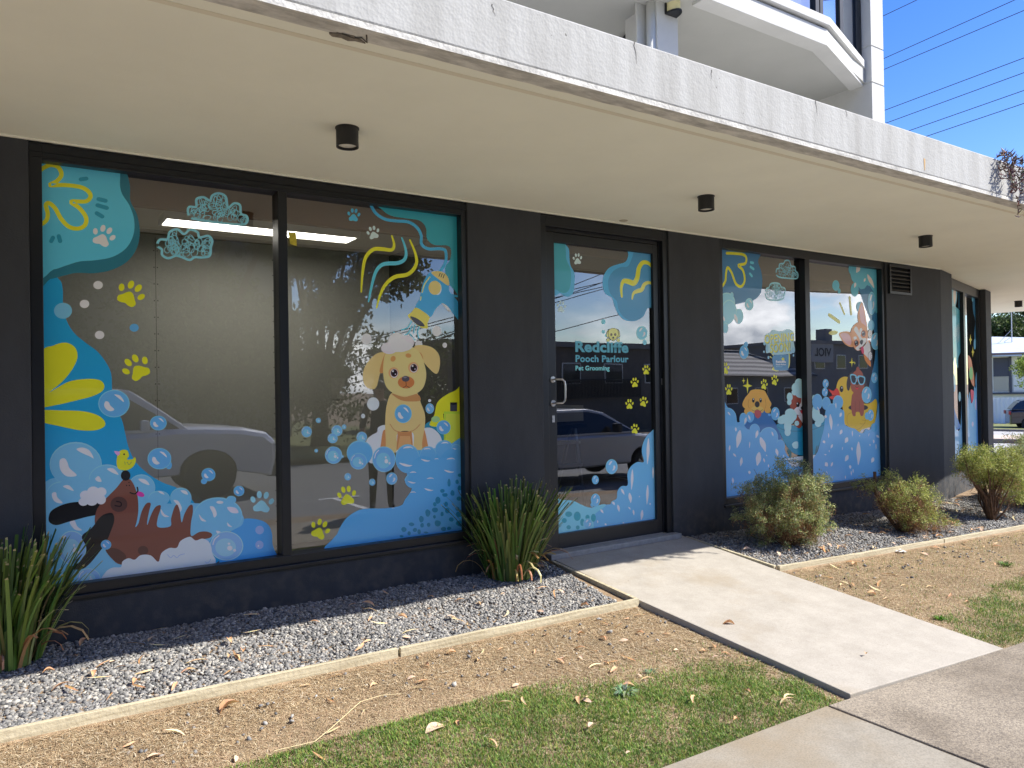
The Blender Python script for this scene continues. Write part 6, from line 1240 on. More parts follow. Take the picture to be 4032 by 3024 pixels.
GP = ((156, 164, 102), (138, 152, 88), (176, 178, 118), (120, 140, 84), (150, 164, 130), (186, 180, 130)); GB = ((162, 168, 88), (144, 156, 78), (180, 182, 104), (124, 144, 76), (172, 170, 114))
b0 = (5.80, 4.30, ground_z(5.8, 4.3))
shrub('shrub', 'largest feathery green shrub in front of the puppy bath window by the path', b0, [(.0, -.05, .42, .36, .3, .36), (.24, .05, .34, .26, .3, .30), (-.22, .08, .36, .28, .25, .30), (.05, -.15, .26, .26, .22, .22), (-.34, .12, .50, .16, .16, .13), (.40, -.02, .52, .12, .14, .12), (-.05, .02, .74, .14, .14, .08)], 950, GP, 11, .55, 40, per=42, rc=.042)
b1 = (7.55, 4.22, ground_z(7.55, 4.22))
shrub('shrub', 'half bare brown and green shrub with a cut stem below the vent pier', b1, [(-.12, .05, .42, .2, .18, .2), (.22, .0, .34, .3, .24, .2), (-.02, -.12, .26, .3, .2, .2), (.42, -.14, .1, .26, .15, .1), (-.38, .18, .5, .16, .12, .08)], 420, GB, 12, 1.3, 60, per=36, rc=.042, cut=[(-.02, .02, 0), (-.14, .12, .2), (-.2, .18, .42), (-.2, .18, .62)])
b2 = (9.25, 4.15, ground_z(9.25, 4.15))
shrub('shrub', 'small tree shaped shrub with a dark bare trunk in front of the corner pier', b2, [(-.05, .0, .66, .46, .34, .2), (.12, .0, .55, .34, .3, .2), (.42, -.05, .38, .22, .22, .26), (-.3, .0, .72, .2, .2, .12)], 760, GB, 13, .1, 24, trunk=.034, leaf=.024, per=42, rc=.05)
b3 = (10.6, 4.25, ground_z(10.6, 4.25))
shrub('shrub', 'wide yellow green shrub with bare brown twigs at the right edge of the bed', b3, [(.0, .0, .52, .55, .4, .36), (.5, -.1, .45, .45, .35, .38), (.2, .1, .75, .3, .3, .22), (.85, .1, .85, .2, .2, .2)], 900, GP, 14, .7, 40, leaf=.025, per=42, rc=.06)
b4 = (6.05, 3.98, ground_z(6.05, 3.98))
# creeping succulent over the canopy corner
V_ = thing('trailing_plant', 'purple brown trailing succulent hanging over the canopy edge', 'plant', (6.9, YF, 3.0)); mb = MB(); ms_ = MB(); r = random.Random(21)
m_suc = attr_mat('succulent', .5, .4)
xa = P(3925, 700, 1, YF-.03)[0]
for k in range(46):
    x = xa+.02+r.random()**.8*2.3; y = YF-.012-r.uniform(0, .05); z = 3.10+r.uniform(-.01, .04); L = r.uniform(.12, .46)*(1 if x > xa+.18 else .8); pts = [(x+.01, y+.06, z-.005), (x, y, z)]
    n = int(L/.03)+2
    for i in range(n): x += r.uniform(-.018, .018); z -= .03; y = min(YF-.006, y+r.uniform(-.012, .012)); pts.append((x, y, z))
    ms_.tube(pts, .0022, 5, tint=srgb((112, 84, 74)))
    for p in pts:
        for q in range(r.choice((3, 4, 5))):
            a = r.uniform(0, 6.28); e = r.uniform(-.5, 1.0); d = Vector((math.cos(a)*math.cos(e), math.sin(a)*math.cos(e)*.7-.15, math.sin(e))).normalized(); l = r.uniform(.025, .055); P0 = Vector(p); P0.y = min(P0.y, YF-.006)
            if P0.y+d.y*l > YF-.003 and P0.z < 3.09: d.y = -abs(d.y)
            mb.tube([P0, P0+d*l*.5+Vector((0, 0, .003)), P0+d*l+Vector((0, 0, .010))], [.0035, .0042, .0006], 4, tint=tuple(v*r.uniform(.7, 1.2) for v in srgb(r.choice(((98, 66, 66), (122, 86, 76), (84, 56, 62), (112, 104, 76), (140, 108, 84))))))
mb.build('leaves', m_suc, V_); ms_.build('stems', m_suc, V_)
# ================================================================ beyond the corner, right edge of the picture
def D(px, py, d):
    r = M3@np.array([px-2016, py-1512, F]); return CAM+r*d/F
UD = Vector((.86, .51, 0)).normalized(); VD = Vector((UD.y, -UD.x, 0))
def far_xy(px, d, lat=0): p = D(px, 1500, d); return (p[0]+VD.x*lat, p[1]+VD.y*lat)
def strip(name, d0, d1, dz0, dz1, m, kind='structure', l0=-14, l1=30):
    a, b = Vector((*far_xy(3905, d0), 0)), Vector((*far_xy(3905, d1), 0)); pts = [a+VD*l0, a+VD*l1, b+VD*l1, b+VD*l0]
    mb = MB(); mb.prism([(p.x, p.y) for p in pts], lambda p: z_foot(p[0])+dz0, lambda p: z_foot(p[0])+dz1); o = mb.build(name, m); tag(o, kind=kind); return o
m_lot = mat('pale_asphalt', srgb((166, 164, 160)), .95, var=.1, vscale=2)
strip('car_park', 13, 26.3, -.05, .012, m_lot); strip('kerb', 26.3, 26.6, -.1, .16, mat('kerb_grey', srgb((112, 106, 100)), .9, var=.2, vscale=5)); strip('pavement', 26.6, 29.5, -.05, .155, mat('pink_paving', srgb((196, 176, 158)), .9, var=.08, vscale=3))
strip('road', 29.5, 36.2, -.05, .02, m_lot); strip('kerb', 36.2, 36.5, -.1, .12, MATS['kerb_grey']); strip('lawn', 36.5, 50, -.05, .10, m_verge)
# white sheet metal fence
m_fw = mat('white_sheet_metal', srgb((226, 228, 232)), .5); fo = Vector((*far_xy(3905, 43.5), 0)); fz = z_foot(fo.x)+.05
FN = thing('fence', 'white corrugated metal fence behind the dark parked car', 'fence', (fo.x, fo.y, fz))
for k in range(-2, 6):
    mb = MB(); n = 20; V = []
    for i in range(n+1):
        p = fo+VD*(k*2.4+i*.115+.05); q = p+UD*(.055 if i % 2 else 0); V += [(q.x, q.y, fz-.2), (q.x, q.y, fz+1.62)]
    mb.add(V, [(2*i, 2*i+2, 2*i+3, 2*i+1) for i in range(n)]); mb.build('fence_panel', m_fw, FN)
    mb = MB(); p = fo+VD*k*2.4-UD*.02; mb.box((p.x-.035, p.y-.035, fz-.3), (p.x+.035, p.y+.035, fz+1.68)); mb.build('post', mat('fence_post_grey', srgb((150, 152, 158)), .6), FN)
# pale house with metal roof
ho = Vector((*far_xy(3905, 50), 0)); hz = z_foot(ho.x)
HS = thing('house', 'white weatherboard house with pale metal roof seen past the corner', 'house', (ho.x, ho.y, hz))
def hbox(name, l0, l1, u0, u1, z0, z1, m, par=HS):
    pts = [ho+VD*l0+UD*u0, ho+VD*l1+UD*u0, ho+VD*l1+UD*u1, ho+VD*l0+UD*u1]; mb = MB(); mb.prism([(p.x, p.y) for p in pts], hz+z0, hz+z1); return mb.build(name, m, par)
m_hw = mat('white_weatherboard', srgb((232, 230, 224)), .7, var=.03, vscale=2); m_hg = mat('house_dark', srgb((70, 72, 84)), .5); m_hr = mat('pale_metal_roof', srgb((196, 204, 214)), .45, var=.05, vscale=1, streak=(8, 1, 1)); m_hb = mat('beige_panel', srgb((186, 178, 160)), .8)
hbox('wall', -6, 12, 0, 8, 0, 4.55, m_hw)
zt = lambda py: D(3950, py, 50)[2]-hz
hbox('window', .1, .62*1.6, -.05, 0, zt(1482), zt(1409), m_hg); hbox('window', 1.12*1.3, 2.55, -.05, 0, zt(1478), zt(1410), m_hg)
hbox('panel', .1, .95, -.07, -.001, zt(1540), zt(1483), m_hb); hbox('panel', 1.2, 2.6, -.06, -.001, zt(1540), zt(1483), m_hw); hbox('post', .98, 1.12, -.1, -.001, zt(1545), zt(1400), m_hg)
hbox('awning', .0, 2.9, -.9, .1, zt(1405), zt(1400), m_hr); hbox('beam', 0, 2.9, -.3, 0, zt(1552), zt(1545), m_hg)
mb = MB(); a = [ho+VD*-7-UD*.6, ho+VD*13-UD*.6, ho+VD*13+UD*8.6, ho+VD*-7+UD*8.6]; e1_, e2_ = ho+VD*-5+UD*4, ho+VD*1.5+UD*4; z0, z1 = hz+4.5, hz+6.0
mb.add([(p.x, p.y, z0) for p in a]+[(p.x, p.y, z0+.18) for p in a]+[(e1_.x, e1_.y, z1), ((ho+VD*.6+UD*4).x, (ho+VD*.6+UD*4).y, z1), ((ho+VD*13+UD*4).x, (ho+VD*13+UD*4).y, z1-.9)], [(3, 2, 1, 0), (0, 1, 5, 4), (1, 2, 6, 5), (2, 3, 7, 6), (3, 0, 4, 7), (4, 5, 10, 9), (4, 9, 8), (5, 6, 10), (6, 7, 8), (6, 8, 9), (6, 9, 10), (7, 4, 8)]); mb.build('roof', m_hr, HS)
hbox('gutter', -7, 13, -.72, -.6, 4.52, 4.66, mat('brown_gutter', srgb((110, 92, 84)), .6))
mp = D(3985, 1364, 52); AN = thing('antenna_mast', 'thin stayed aerial mast on the pale roof', 'antenna', tuple(mp)); m_gal = mat('galvanised', (.45, .46, .47), .5, metal=.6)
mb = MB(); mb.tube([tuple(mp), (mp[0], mp[1], mp[2]+2.6)], .03, 6); mb.build('mast', m_gal, AN)
mb = MB(); t_ = Vector(mp)+Vector((0, 0, 1.2)); mb.tube([t_, t_-VD*.75-Vector((0, 0, .9))], .015, 5); mb.tube([t_+Vector((0, 0, -.5)), t_-VD*.75-Vector((0, 0, 1.1))], .015, 5); mb.build('stay', m_gal, AN)

# ---------------------------------------------------------------- trees
def tree(name, label, x, y, z, H_, R_, seed, pal, group=None, trunk_h=.35, leaf=.14, npts=420, per=26, low=.0):
    g = np.random.default_rng(seed); r = random.Random(seed); root = thing(name, label, 'tree', (x, y, z), 0, group); P_ = []; limbs = []
    for k in range(r.randint(9, 12)):
        a = r.uniform(0, 6.28); q = R_*r.uniform(.15, .75); c = np.array([x+q*math.cos(a), y+q*math.sin(a), z+H_*r.uniform(trunk_h+.08, .88)]); rr = R_*r.uniform(.3, .5); d = g.normal(size=(npts//10, 3)); d /= np.linalg.norm(d, axis=1)[:, None]; P_.append(c+d*(g.random((npts//10, 1))**.35)*rr*np.array([1, 1, .7])); limbs.append(c)
    P_ = np.concatenate(P_); V, FC, T = foliage(P_, per, R_*.09, leaf, pal, seed, .5); np_mesh('crown', V, FC, m_fol, T, root)
    mb = MB(); tr_ = R_*.07+.05; s_ = Vector((x, y, z-.2)); f_ = Vector((x+r.uniform(-.2, .2), y+r.uniform(-.2, .2), z+H_*trunk_h)); mb.tube([s_, s_.lerp(f_, .5), f_], [tr_*1.3, tr_, tr_*.8], 10)
    for c in limbs: c = Vector(c); m_ = f_.lerp(c, .5)+Vector((0, 0, H_*.03)); mb.tube([f_-Vector((0, 0, .1)), m_, c], [tr_*.5, tr_*.3, tr_*.08], 6)
    mb.build('trunk', m_bark, root, smooth=True); return root
GE = ((70, 88, 46), (58, 76, 40), (86, 104, 54), (96, 108, 62), (48, 64, 36))
for i, (px, d, H_, R_, lb) in enumerate(((3925, 62, 9.6, 3.6, 'dark tree behind the pale house, left one'), (4005, 66, 11.5, 5.0, 'tall dark tree behind the pale house roof'), (4120, 60, 11, 5.0, 'dark tree behind the pale house at the picture edge'))):
    p = far_xy(px, d); tree('tree', lb, p[0], p[1], z_foot(p[0]), H_, R_, 40+i, GE, 'trees behind the pale house', .25, .28, 700, 22)
p = D(4150, 1500, 21); GL = ((128, 148, 60), (150, 166, 74), (108, 130, 54))
tree('small_tree', 'light feathery young tree reaching in from the right edge in front of the house', p[0], p[1], z_foot(p[0]), 3.1, 1.25, 50, GL, None, .62, .07, 520, 26)

# ---------------------------------------------------------------- cars
m_tyre = mat('tyre_rubber', (.02, .02, .021), .8); m_rim = mat('alloy_rim', (.55, .56, .58), .3, metal=.9); m_cg = mat('car_glass', (.012, .014, .017), .06, spec=.8); m_trim = mat('car_trim', (.02, .02, .022), .5); m_lite = mat('headlight_glass', (.6, .62, .65), .1, spec=.9); m_red = mat('tail_light', (.35, .02, .02), .2)
def car(name, label, loc, rz, body_m, L_, W_, low, cab, axles, wr, group=None, load=None, stripe=None):
    """low, cab: side outlines (x forward from the middle, z up). axles: x of the two axles"""
    root = thing(name, label, 'car', (0, 0, 0), 0, group); hw = W_/2
    def loft(outline, ys, fac, m, nm, cz, parent=root):
        mb = MB(); n = len(outline); V = []
        for y_, f_ in zip(ys, fac): V += [(x*f_[0], y_, cz+(z-cz)*f_[1]) for x, z in outline]
        k = len(ys); mb.add(V, [(a*n+i, a*n+(i+1) % n, (a+1)*n+(i+1) % n, (a+1)*n+i) for a in range(k-1) for i in range(n)]+[tuple(range(n))[::-1], tuple(range((k-1)*n, k*n))]); o = mb.build(nm, m, parent, bevel=0); return o
    # arches cut into the lower outline
    def arch(x0): return [(x0+(wr+.07)*math.cos(a), wr+(wr+.07)*math.sin(a)) for a in [math.pi*k/10 for k in range(0, 11)]]
    bot = [(-L_/2+.06, .32)]
    for ax_ in sorted(axles): bot += [(x, max(z, .27)) for x, z in arch(ax_)[::-1]]
    bot += [(L_/2-.06, .30)]
    outline = bot+[(x, z) for x, z in low][::-1]
    outline = catmull(outline, 2) if False else outline
    ys = [-hw, -hw+.05, -hw+.13, -hw+.3, hw-.3, hw-.13, hw-.05, hw]; fc = [(.965, .80), (.985, .91), (.995, .97), (1, 1), (1, 1), (.995, .97), (.985, .91), (.965, .80)]
    B1 = loft(outline, ys, fc, body_m, 'body', .62)
    ch = max(z for x, z in cab); cb = min(z for x, z in cab)
    mb = MB(); n = len(cab); V = []
    for sgn in (-1, 1):
        for x, z in cab: t = (z-cb)/(ch-cb); V.append((x*(1-.02*t), sgn*(hw-.06-.17*t), z))
    mb.add(V, [tuple(range(n)), tuple(range(n, 2*n))[::-1]]+[(i, n+i, n+(i+1) % n, (i+1) % n) for i in range(n)]); mb.build('cabin', body_m, root, bevel=.03)
    # side glass and pillars
    gx = [(x, z) for x, z in cab if True]
    for sgn in (-1, 1):
        zc_ = (cb+ch)/2; xc_ = sum(x for x, z in cab)/n; mb = MB(); V = []
        for x, z in cab: t0 = (z-cb)/(ch-cb); zz = cb+.05+(z-cb)*.80; xx = xc_+(x-xc_)*.90; t = (zz-cb)/(ch-cb); V.append((xx, sgn*(hw-.06-.17*t+.006), zz))
        mb.add(V, [tuple(range(n)) if sgn < 0 else tuple(range(n))[::-1]]); mb.build('side_window', m_cg, root)
        mb = MB(); mb.box((xc_+.05, min(sgn*(hw-.12), sgn*(hw-.02)), cb+.02), (xc_+.14, max(sgn*(hw-.12), sgn*(hw-.02)), ch-.2)); 
        mr = MB(); xm = max(x for x, z in cab)-.75; mr.box((xm-.06, sgn*hw-.02 if sgn > 0 else sgn*hw-.20, cb+.05), (xm+.06, sgn*hw+.20 if sgn > 0 else sgn*hw+.02, cb+.24)); mr.build('mirror', body_m if load != 'blackmirror' else m_trim, root, bevel=.03)
    # windscreen and rear screen
    for a, b in ((cab[0], cab[1]), (cab[-1], cab[-2])):
        p0 = (a[0]+(b[0]-a[0])*.1, a[1]+(b[1]-a[1])*.1); p1 = (a[0]+(b[0]-a[0])*.88, a[1]+(b[1]-a[1])*.88); o = .012 if a[0] > 0 else -.012; t0, t1 = (p0[1]-cb)/(ch-cb), (p1[1]-cb)/(ch-cb); w0, w1 = hw-.16-.17*t0, hw-.14-.17*t1
        mb = MB(); mb.add([(p0[0]+o, -w0, p0[1]+.01), (p0[0]+o, w0, p0[1]+.01), (p1[0]+o, w1, p1[1]+.01), (p1[0]+o, -w1, p1[1]+.01)], [(0, 1, 2, 3)]); mb.build('windscreen', m_cg, root)
    fz_ = [z for x, z in low if x > L_/2-.35][0]
    for sgn in (-1, 1):
        mb = MB(); mb.box((L_/2-.22, min(sgn*(hw-.5), sgn*(hw-.03)), .72), (L_/2-.015, max(sgn*(hw-.5), sgn*(hw-.03)), .90)); mb.build('headlight', m_lite, root, bevel=.03)
        mb = MB(); mb.box((-L_/2+.01, min(sgn*(hw-.35), sgn*(hw-.02)), .82), (-L_/2+.12, max(sgn*(hw-.35), sgn*(hw-.02)), 1.0)); mb.build('tail_light', m_red, root, bevel=.02)
    mb = MB(); mb.box((L_/2-.12, -hw+.5, .55), (L_/2+.01, hw-.5, .86)); mb.build('grille', m_trim, root, bevel=.02); mb = MB(); mb.box((L_/2-.15, -hw+.1, .3), (L_/2+.05, hw-.1, .5)); mb.build('bumper', m_trim, root, bevel=.03)
    for ax_ in axles:
        for sgn in (-1, 1):
            y_ = sgn*(hw-.13); mb = MB(); mb.ring([(wr*.62, -.11), (wr*.95, -.115), (wr, -.08), (wr, .08), (wr*.95, .115), (wr*.62, .11)], 32, (ax_, y_, wr), 'y'); WL = mb.build('wheel', m_tyre, root, smooth=False)
            mb = MB(); mb.ring([(wr*.64, .10*sgn), (wr*.60, .06*sgn)], 32, (ax_, y_, wr), 'y'); mb.ring([(.001, .02*sgn), (wr*.6, .0)], 16, (ax_, y_, wr), 'y')
            RM = mb.build('rim', m_trim, WL); mb = MB()
            for k in range(10):
                a = 2*math.pi*k/10+(.0 if k % 2 else .12); c, s_ = math.cos(a), math.sin(a); w_ = .018; yo = y_+.09*sgn
                mb.add([(ax_+.04*c-w_*s_, yo, wr+.04*s_+w_*c), (ax_+.04*c+w_*s_, yo, wr+.04*s_-w_*c), (ax_+wr*.62*c+w_*1.5*s_, yo, wr+wr*.62*s_-w_*1.5*c), (ax_+wr*.62*c-w_*1.5*s_, yo, wr+wr*.62*s_+w_*1.5*c)], [(0, 1, 2, 3)])
            mb.ring([(.001, .1*sgn), (.05, .095*sgn)], 12, (ax_, y_, wr), 'y'); mb.ring([(wr*.58, .095*sgn), (wr*.65, .1*sgn)], 32, (ax_, y_, wr), 'y'); mb.build('spokes', m_trim if load == 'darkrim' else m_rim, WL)
    if stripe:
        for sgn in (-1, 1): mb = MB(); mb.add([(-L_/2+.4, sgn*(hw+.004), .8), (L_/2-1.2, sgn*(hw+.004), .55), (L_/2-1.2, sgn*(hw+.004), .65), (-L_/2+.4, sgn*(hw+.004), .95)], [(0, 1, 2, 3)]); mb.build('stripe', stripe, root)
    root.location = loc; root.rotation_euler = (0, 0, rz); return root
m_silver = mat('silver_paint', (.82, .83, .85), .3, metal=.15, coat=.6); m_wpaint = mat('white_paint', (.62, .61, .58), .3, coat=.5); m_navy = mat('dark_paint', (.012, .016, .026), .2, coat=.7)
ute_low = [(-2.65, 1.12), (-1.0, 1.16), (.55, 1.20), (.95, 1.26), (1.5, 1.25), (2.1, 1.20), (2.5, 1.10), (2.65, .94), (2.66, .6)]
ute_cab = [(1.25, 1.18), (.35, 1.86), (.0, 1.90), (-1.6, 1.90), (-1.95, 1.80), (-2.2, 1.14)]
car('parked_car', 'silver four wheel drive parked behind the viewer, seen reflected in the wide window', (3.75-2.66, -4.35, z_foot(1)-.185), 0, m_silver, 5.3, 1.9, ute_low, ute_cab, (-1.55, 1.55), .42, None, 'darkrim')
sed_low = [(-2.3, .95), (-1.6, 1.0), (.2, .98), (1.1, .97), (1.8, .88), (2.25, .74), (2.3, .55)]
sed_cab = [(1.25, .95), (.4, 1.40), (.0, 1.48), (-.9, 1.48), (-1.3, 1.40), (-2.0, .97)]
car('parked_car', 'white hatchback with dark mirrors parked at the kerb, reflected in the door glass', (9.6, -2.6, z_foot(9)-.185), 0, m_wpaint, 4.5, 1.78, sed_low, sed_cab, (-1.35, 1.35), .31, None, 'blackmirror')
suv_low = [(-2.2, 1.0), (-1.9, 1.05), (.3, 1.04), (1.0, 1.05), (1.7, 1.0), (2.15, .85), (2.25, .6)]
suv_cab = [(1.3, 1.02), (.5, 1.55), (.0, 1.66), (-1.2, 1.64), (-1.75, 1.5), (-2.12, 1.05)]
cp = D(3967, 1600, 38); cdir = math.atan2(VD.y, VD.x)
cc = Vector((cp[0], cp[1], 0))+VD*2.25+UD*.6
car('parked_car', 'dark blue hatchback parked tail first in front of the white fence', (cc.x, cc.y, z_foot(cc.x)+.02), cdir, m_navy, 4.5, 1.85, suv_low, suv_cab, (-1.36, 1.38), .35)

# ---------------------------------------------------------------- overhead cables
m_cab = mat('cable_black', (.02, .018, .022), .6)
def cable(pts, r, label, grp):
    mb = MB(); mb.tube(pts, r, 6); return tag(mb.build('power_line', m_cab), label, 'cable', grp)
lb = ('topmost cable in the blue sky patch', 'second cable from the top, cutting the upper sky corner', 'third cable from the top in the blue sky', 'fourth cable down across the middle of the blue sky', 'fifth cable down in the blue sky', 'second lowest cable above the canopy edge', 'lowest cable in the blue sky, just above the creeper')
for k, ((ax_, ay), (bx_, by)) in enumerate((((3475, 64), (3610, 0)), ((3481, 230), (3995, 0)), ((3482, 273), (4032, 41)), ((3484, 434), (4032, 228)), ((3496, 482), (4032, 286)), ((3587, 512), (4032, 356)), ((3659, 533), (4032, 407)))):
    a, b = Vector(P(ax_, ay, 0, 19)), Vector(P(bx_, by, 0, 19)); d = (b-a)/(b.y-a.y)
    cable([a+d*(22-a.y)+Vector((0, 0, .0)), a+d*(11-a.y), a, b, b+d*(-8-b.y)], .0085, lb[k], 'overhead cables against the sky')
PL = thing('utility_pole', 'timber utility pole carrying the overhead cables beyond the building', 'pole', (19, 22, z_foot(19)))
mb = MB(); mb.tube([(19, 22.2, -1.2), (19, 22.2, 13)], [.17, .13], 12); mb.build('pole', m_bark, PL); mb = MB(); mb.box((18, 22.05, 11.5), (20, 22.15, 11.65)); mb.box((18.2, 22.05, 9.4), (19.8, 22.15, 9.52)); mb.build('crossarm', m_bark, PL)
PL = thing('utility_pole', 'timber utility pole carrying the overhead cables across the street', 'pole', (19, -8.2, z_foot(19)))
mb = MB(); mb.tube([(19, -8.3, -1.2), (19, -8.3, 12)], [.17, .13], 12); mb.build('pole', m_bark, PL); mb = MB(); mb.box((18, -8.15, 9.5), (20, -8.05, 9.65)); mb.build('crossarm', m_bark, PL)
def PR(px, py, Y): p = P(px, py, 1, 2*YG-Y); return Vector((p[0], Y, p[2]))
for k, (q0_, q1_) in enumerate((((2184, 1174), (2374, 1108)), ((2184, 1170), (2374, 1126)), ((2262, 1135), (2374, 1108)), ((2184, 1190), (2330, 1148)), ((2262, 1118), (2330, 1090)), ((2185, 1304), (2434, 1240)))):
    a, b = PR(*q0_, -10), PR(*q1_, -10); d = (b-a).normalized(); cable([a-d*9, a, b, b+d*9], .014, ('cable over the street reflected in the door glass, number %s from the top' % ('two', 'three', 'one', 'four', 'five', 'six')[k]) if k < 5 else 'lowest single cable over the street reflected across the door glass', 'cables over the street')

# ---------------------------------------------------------------- across the street (seen in the glass)
GT = ((92, 104, 56), (76, 90, 48), (110, 118, 66), (66, 80, 44))
for i, (x, y, H_, R_) in enumerate(((-7, -15, 10.5, 5.0), (-1, -16, 11.5, 5.6), (4.6, -15, 10.8, 4.6), (8.1, -14, 9.4, 3.2))):
    tree('street_tree', ('leafy tree across the street behind the silver car', 'broad tree across the street left of the silver car', 'tall tree across the street reflected beside the hair dryer drawing', 'drooping tree across the street at the edge of the reflected sky')[i], x, y, z_foot(x), H_, R_, 60+i, GT, 'trees across the street', .12, .2, 1500, 26)
hv = []; g_ = np.random.default_rng(77)
for k in range(1500): hv.append((g_.uniform(-30, 12.5), -13.5+g_.normal()*.5, z_foot(0)+g_.random()**.7*3.6))
V, FC, T = foliage(np.array(hv), 26, .5, .16, GT, 78, .5); tag(np_mesh('hedge', V, FC, m_fol, T), 'long dark clipped hedge under the trees across the street', 'hedge')
m_bd = mat('brown_brick', srgb((104, 98, 92)), .9, var=.15, vscale=3, bump=.3, bscale=30); m_bg = mat('grey_block', srgb((128, 126, 122)), .9, var=.08, vscale=1)
def house(name, label, x0, x1, y0, y1, zt_, m, roof=None):
    zb = z_foot(min(x1, 59))-.3; H_ = thing(name, label, 'building', ((x0+x1)/2, y0, zb)); mb = MB(); mb.box((x0, y1, zb), (x1, y0, zt_)); mb.build('wall', m, H_)
    n = int((x1-x0)/2.4)
    for k in range(n):
        a = x0+(k+.25)*(x1-x0)/n; mb = MB(); mb.box((a, y0+.001, zt_-1.75), (a+1.15, y0+.05, zt_-.75)); f_ = mb.build('window', MATS['white_paint'], H_); mb = MB(); mb.box((a+.06, y0+.05, zt_-1.69), (a+1.09, y0+.06, zt_-.81)); mb.build('pane', m_cg, f_)
    if roof == 'flat': mb = MB(); mb.box((x0-.2, y1-.2, zt_), (x1+.2, y0+.25, zt_+.25)); mb.build('parapet', m_bg, H_)
    if roof == 'hip':
        h_ = 1.75; o = .6; mb = MB(); a = [(x0-o, y0+o, zt_), (x1+o, y0+o, zt_), (x1+o, y1-o, zt_), (x0-o, y1-o, zt_)]; r0, r1 = (x0+(y0-y1)/2, (y0+y1)/2, zt_+h_), (x1-(y0-y1)/2, (y0+y1)/2, zt_+h_)
        mb.add(a+[r0, r1], [(0, 1, 5, 4), (1, 2, 5), (2, 3, 4, 5), (3, 0, 4), (3, 2, 1, 0)]); m_t = mat('roof_tiles', srgb((150, 144, 136)), .8)
        if 'tiled' not in MATS:
            t = m_t.node_tree; w_ = nn(t, 'ShaderNodeTexWave', wave_type='BANDS', bands_direction='Z'); w_.inputs['Scale'].default_value = 1.1; tcn = nn(t, 'ShaderNodeTexCoord'); t.links.new(tcn.outputs['Object'], w_.inputs['Vector']); rr_ = nn(t, 'ShaderNodeValToRGB'); rr_.color_ramp.elements[0].color = (*srgb((84, 80, 76)), 1); rr_.color_ramp.elements[1].color = (*srgb((178, 172, 162)), 1); t.links.new(w_.outputs['Fac'], rr_.inputs[0]); t.links.new(rr_.outputs[0], t.nodes['Principled BSDF'].inputs['Base Color']); MATS['tiled'] = m_t
        mb.build('roof', m_t, H_); mb = MB(); mb.tube([a[0], r0, r1, a[1]], .12, 8); mb.build('ridge_tiles', m_t, H_)
    return H_
FL = house('sky_blocker', 'tall grey block added behind the street trees to keep bright sky out of the wide window reflection', -34, 9.0, -20, -32, 13.5, m_bg, 'flat')  # added unseen block: darkens the sky gaps reflected between the trees
H1 = house('shop_building', 'long low dark building across the street reflected in the door', 15, 31.0, -18, -26, 3.30, m_bd, 'flat')
mb = MB(); 
for k in range(60): mb.box((20.6+k*.09, -17.9, .9), (20.63+k*.09, -17.87, 1.7))
mb.box((20.5, -17.92, 1.7), (26, -17.85, 1.76)); mb.box((20.5, -17.92, .85), (26, -17.85, .9)); mb.build('balustrade', m_trim, H1)
house('house', 'tile roofed house across the street reflected in the puppy bath window', 33.2, 45.0, -22, -28, 1.95, m_bg, 'hip')
H3 = house('hall_building', 'plain grey hall with a name board across the street', 45.3, 58, -21.8, -34, 4.2, m_bg, 'flat')
mb = MB(); mb.box((45.4, -21.75, 2.9), (47.8, -21.6, 4.3)); SG = mb.build('sign_board', mat('sign_grey', srgb((160, 160, 156)), .8), H3)
mb = MB(); mb.box((47.4, -22.6, 4.4), (48.1, -21.9, 5.3)); mb.build('chimney', m_bg, H3)
c = bpy.data.curves.new('lettering', 'FONT'); c.body = 'VIOL'; c.size = .8; c.offset = .02; o = bpy.data.objects.new('tmp', c); COL.objects.link(o); me = bpy.data.meshes.new_from_object(o.evaluated_get(bpy.context.evaluated_depsgraph_get())); bpy.data.objects.remove(o)
for v in me.vertices: v.co = (47.5-v.co.x, -21.58, 3.35+v.co.y)
me.materials.append(m_trim); me.name = 'lettering'; o = bpy.data.objects.new('lettering', me); COL.objects.link(o); attach(o, SG)

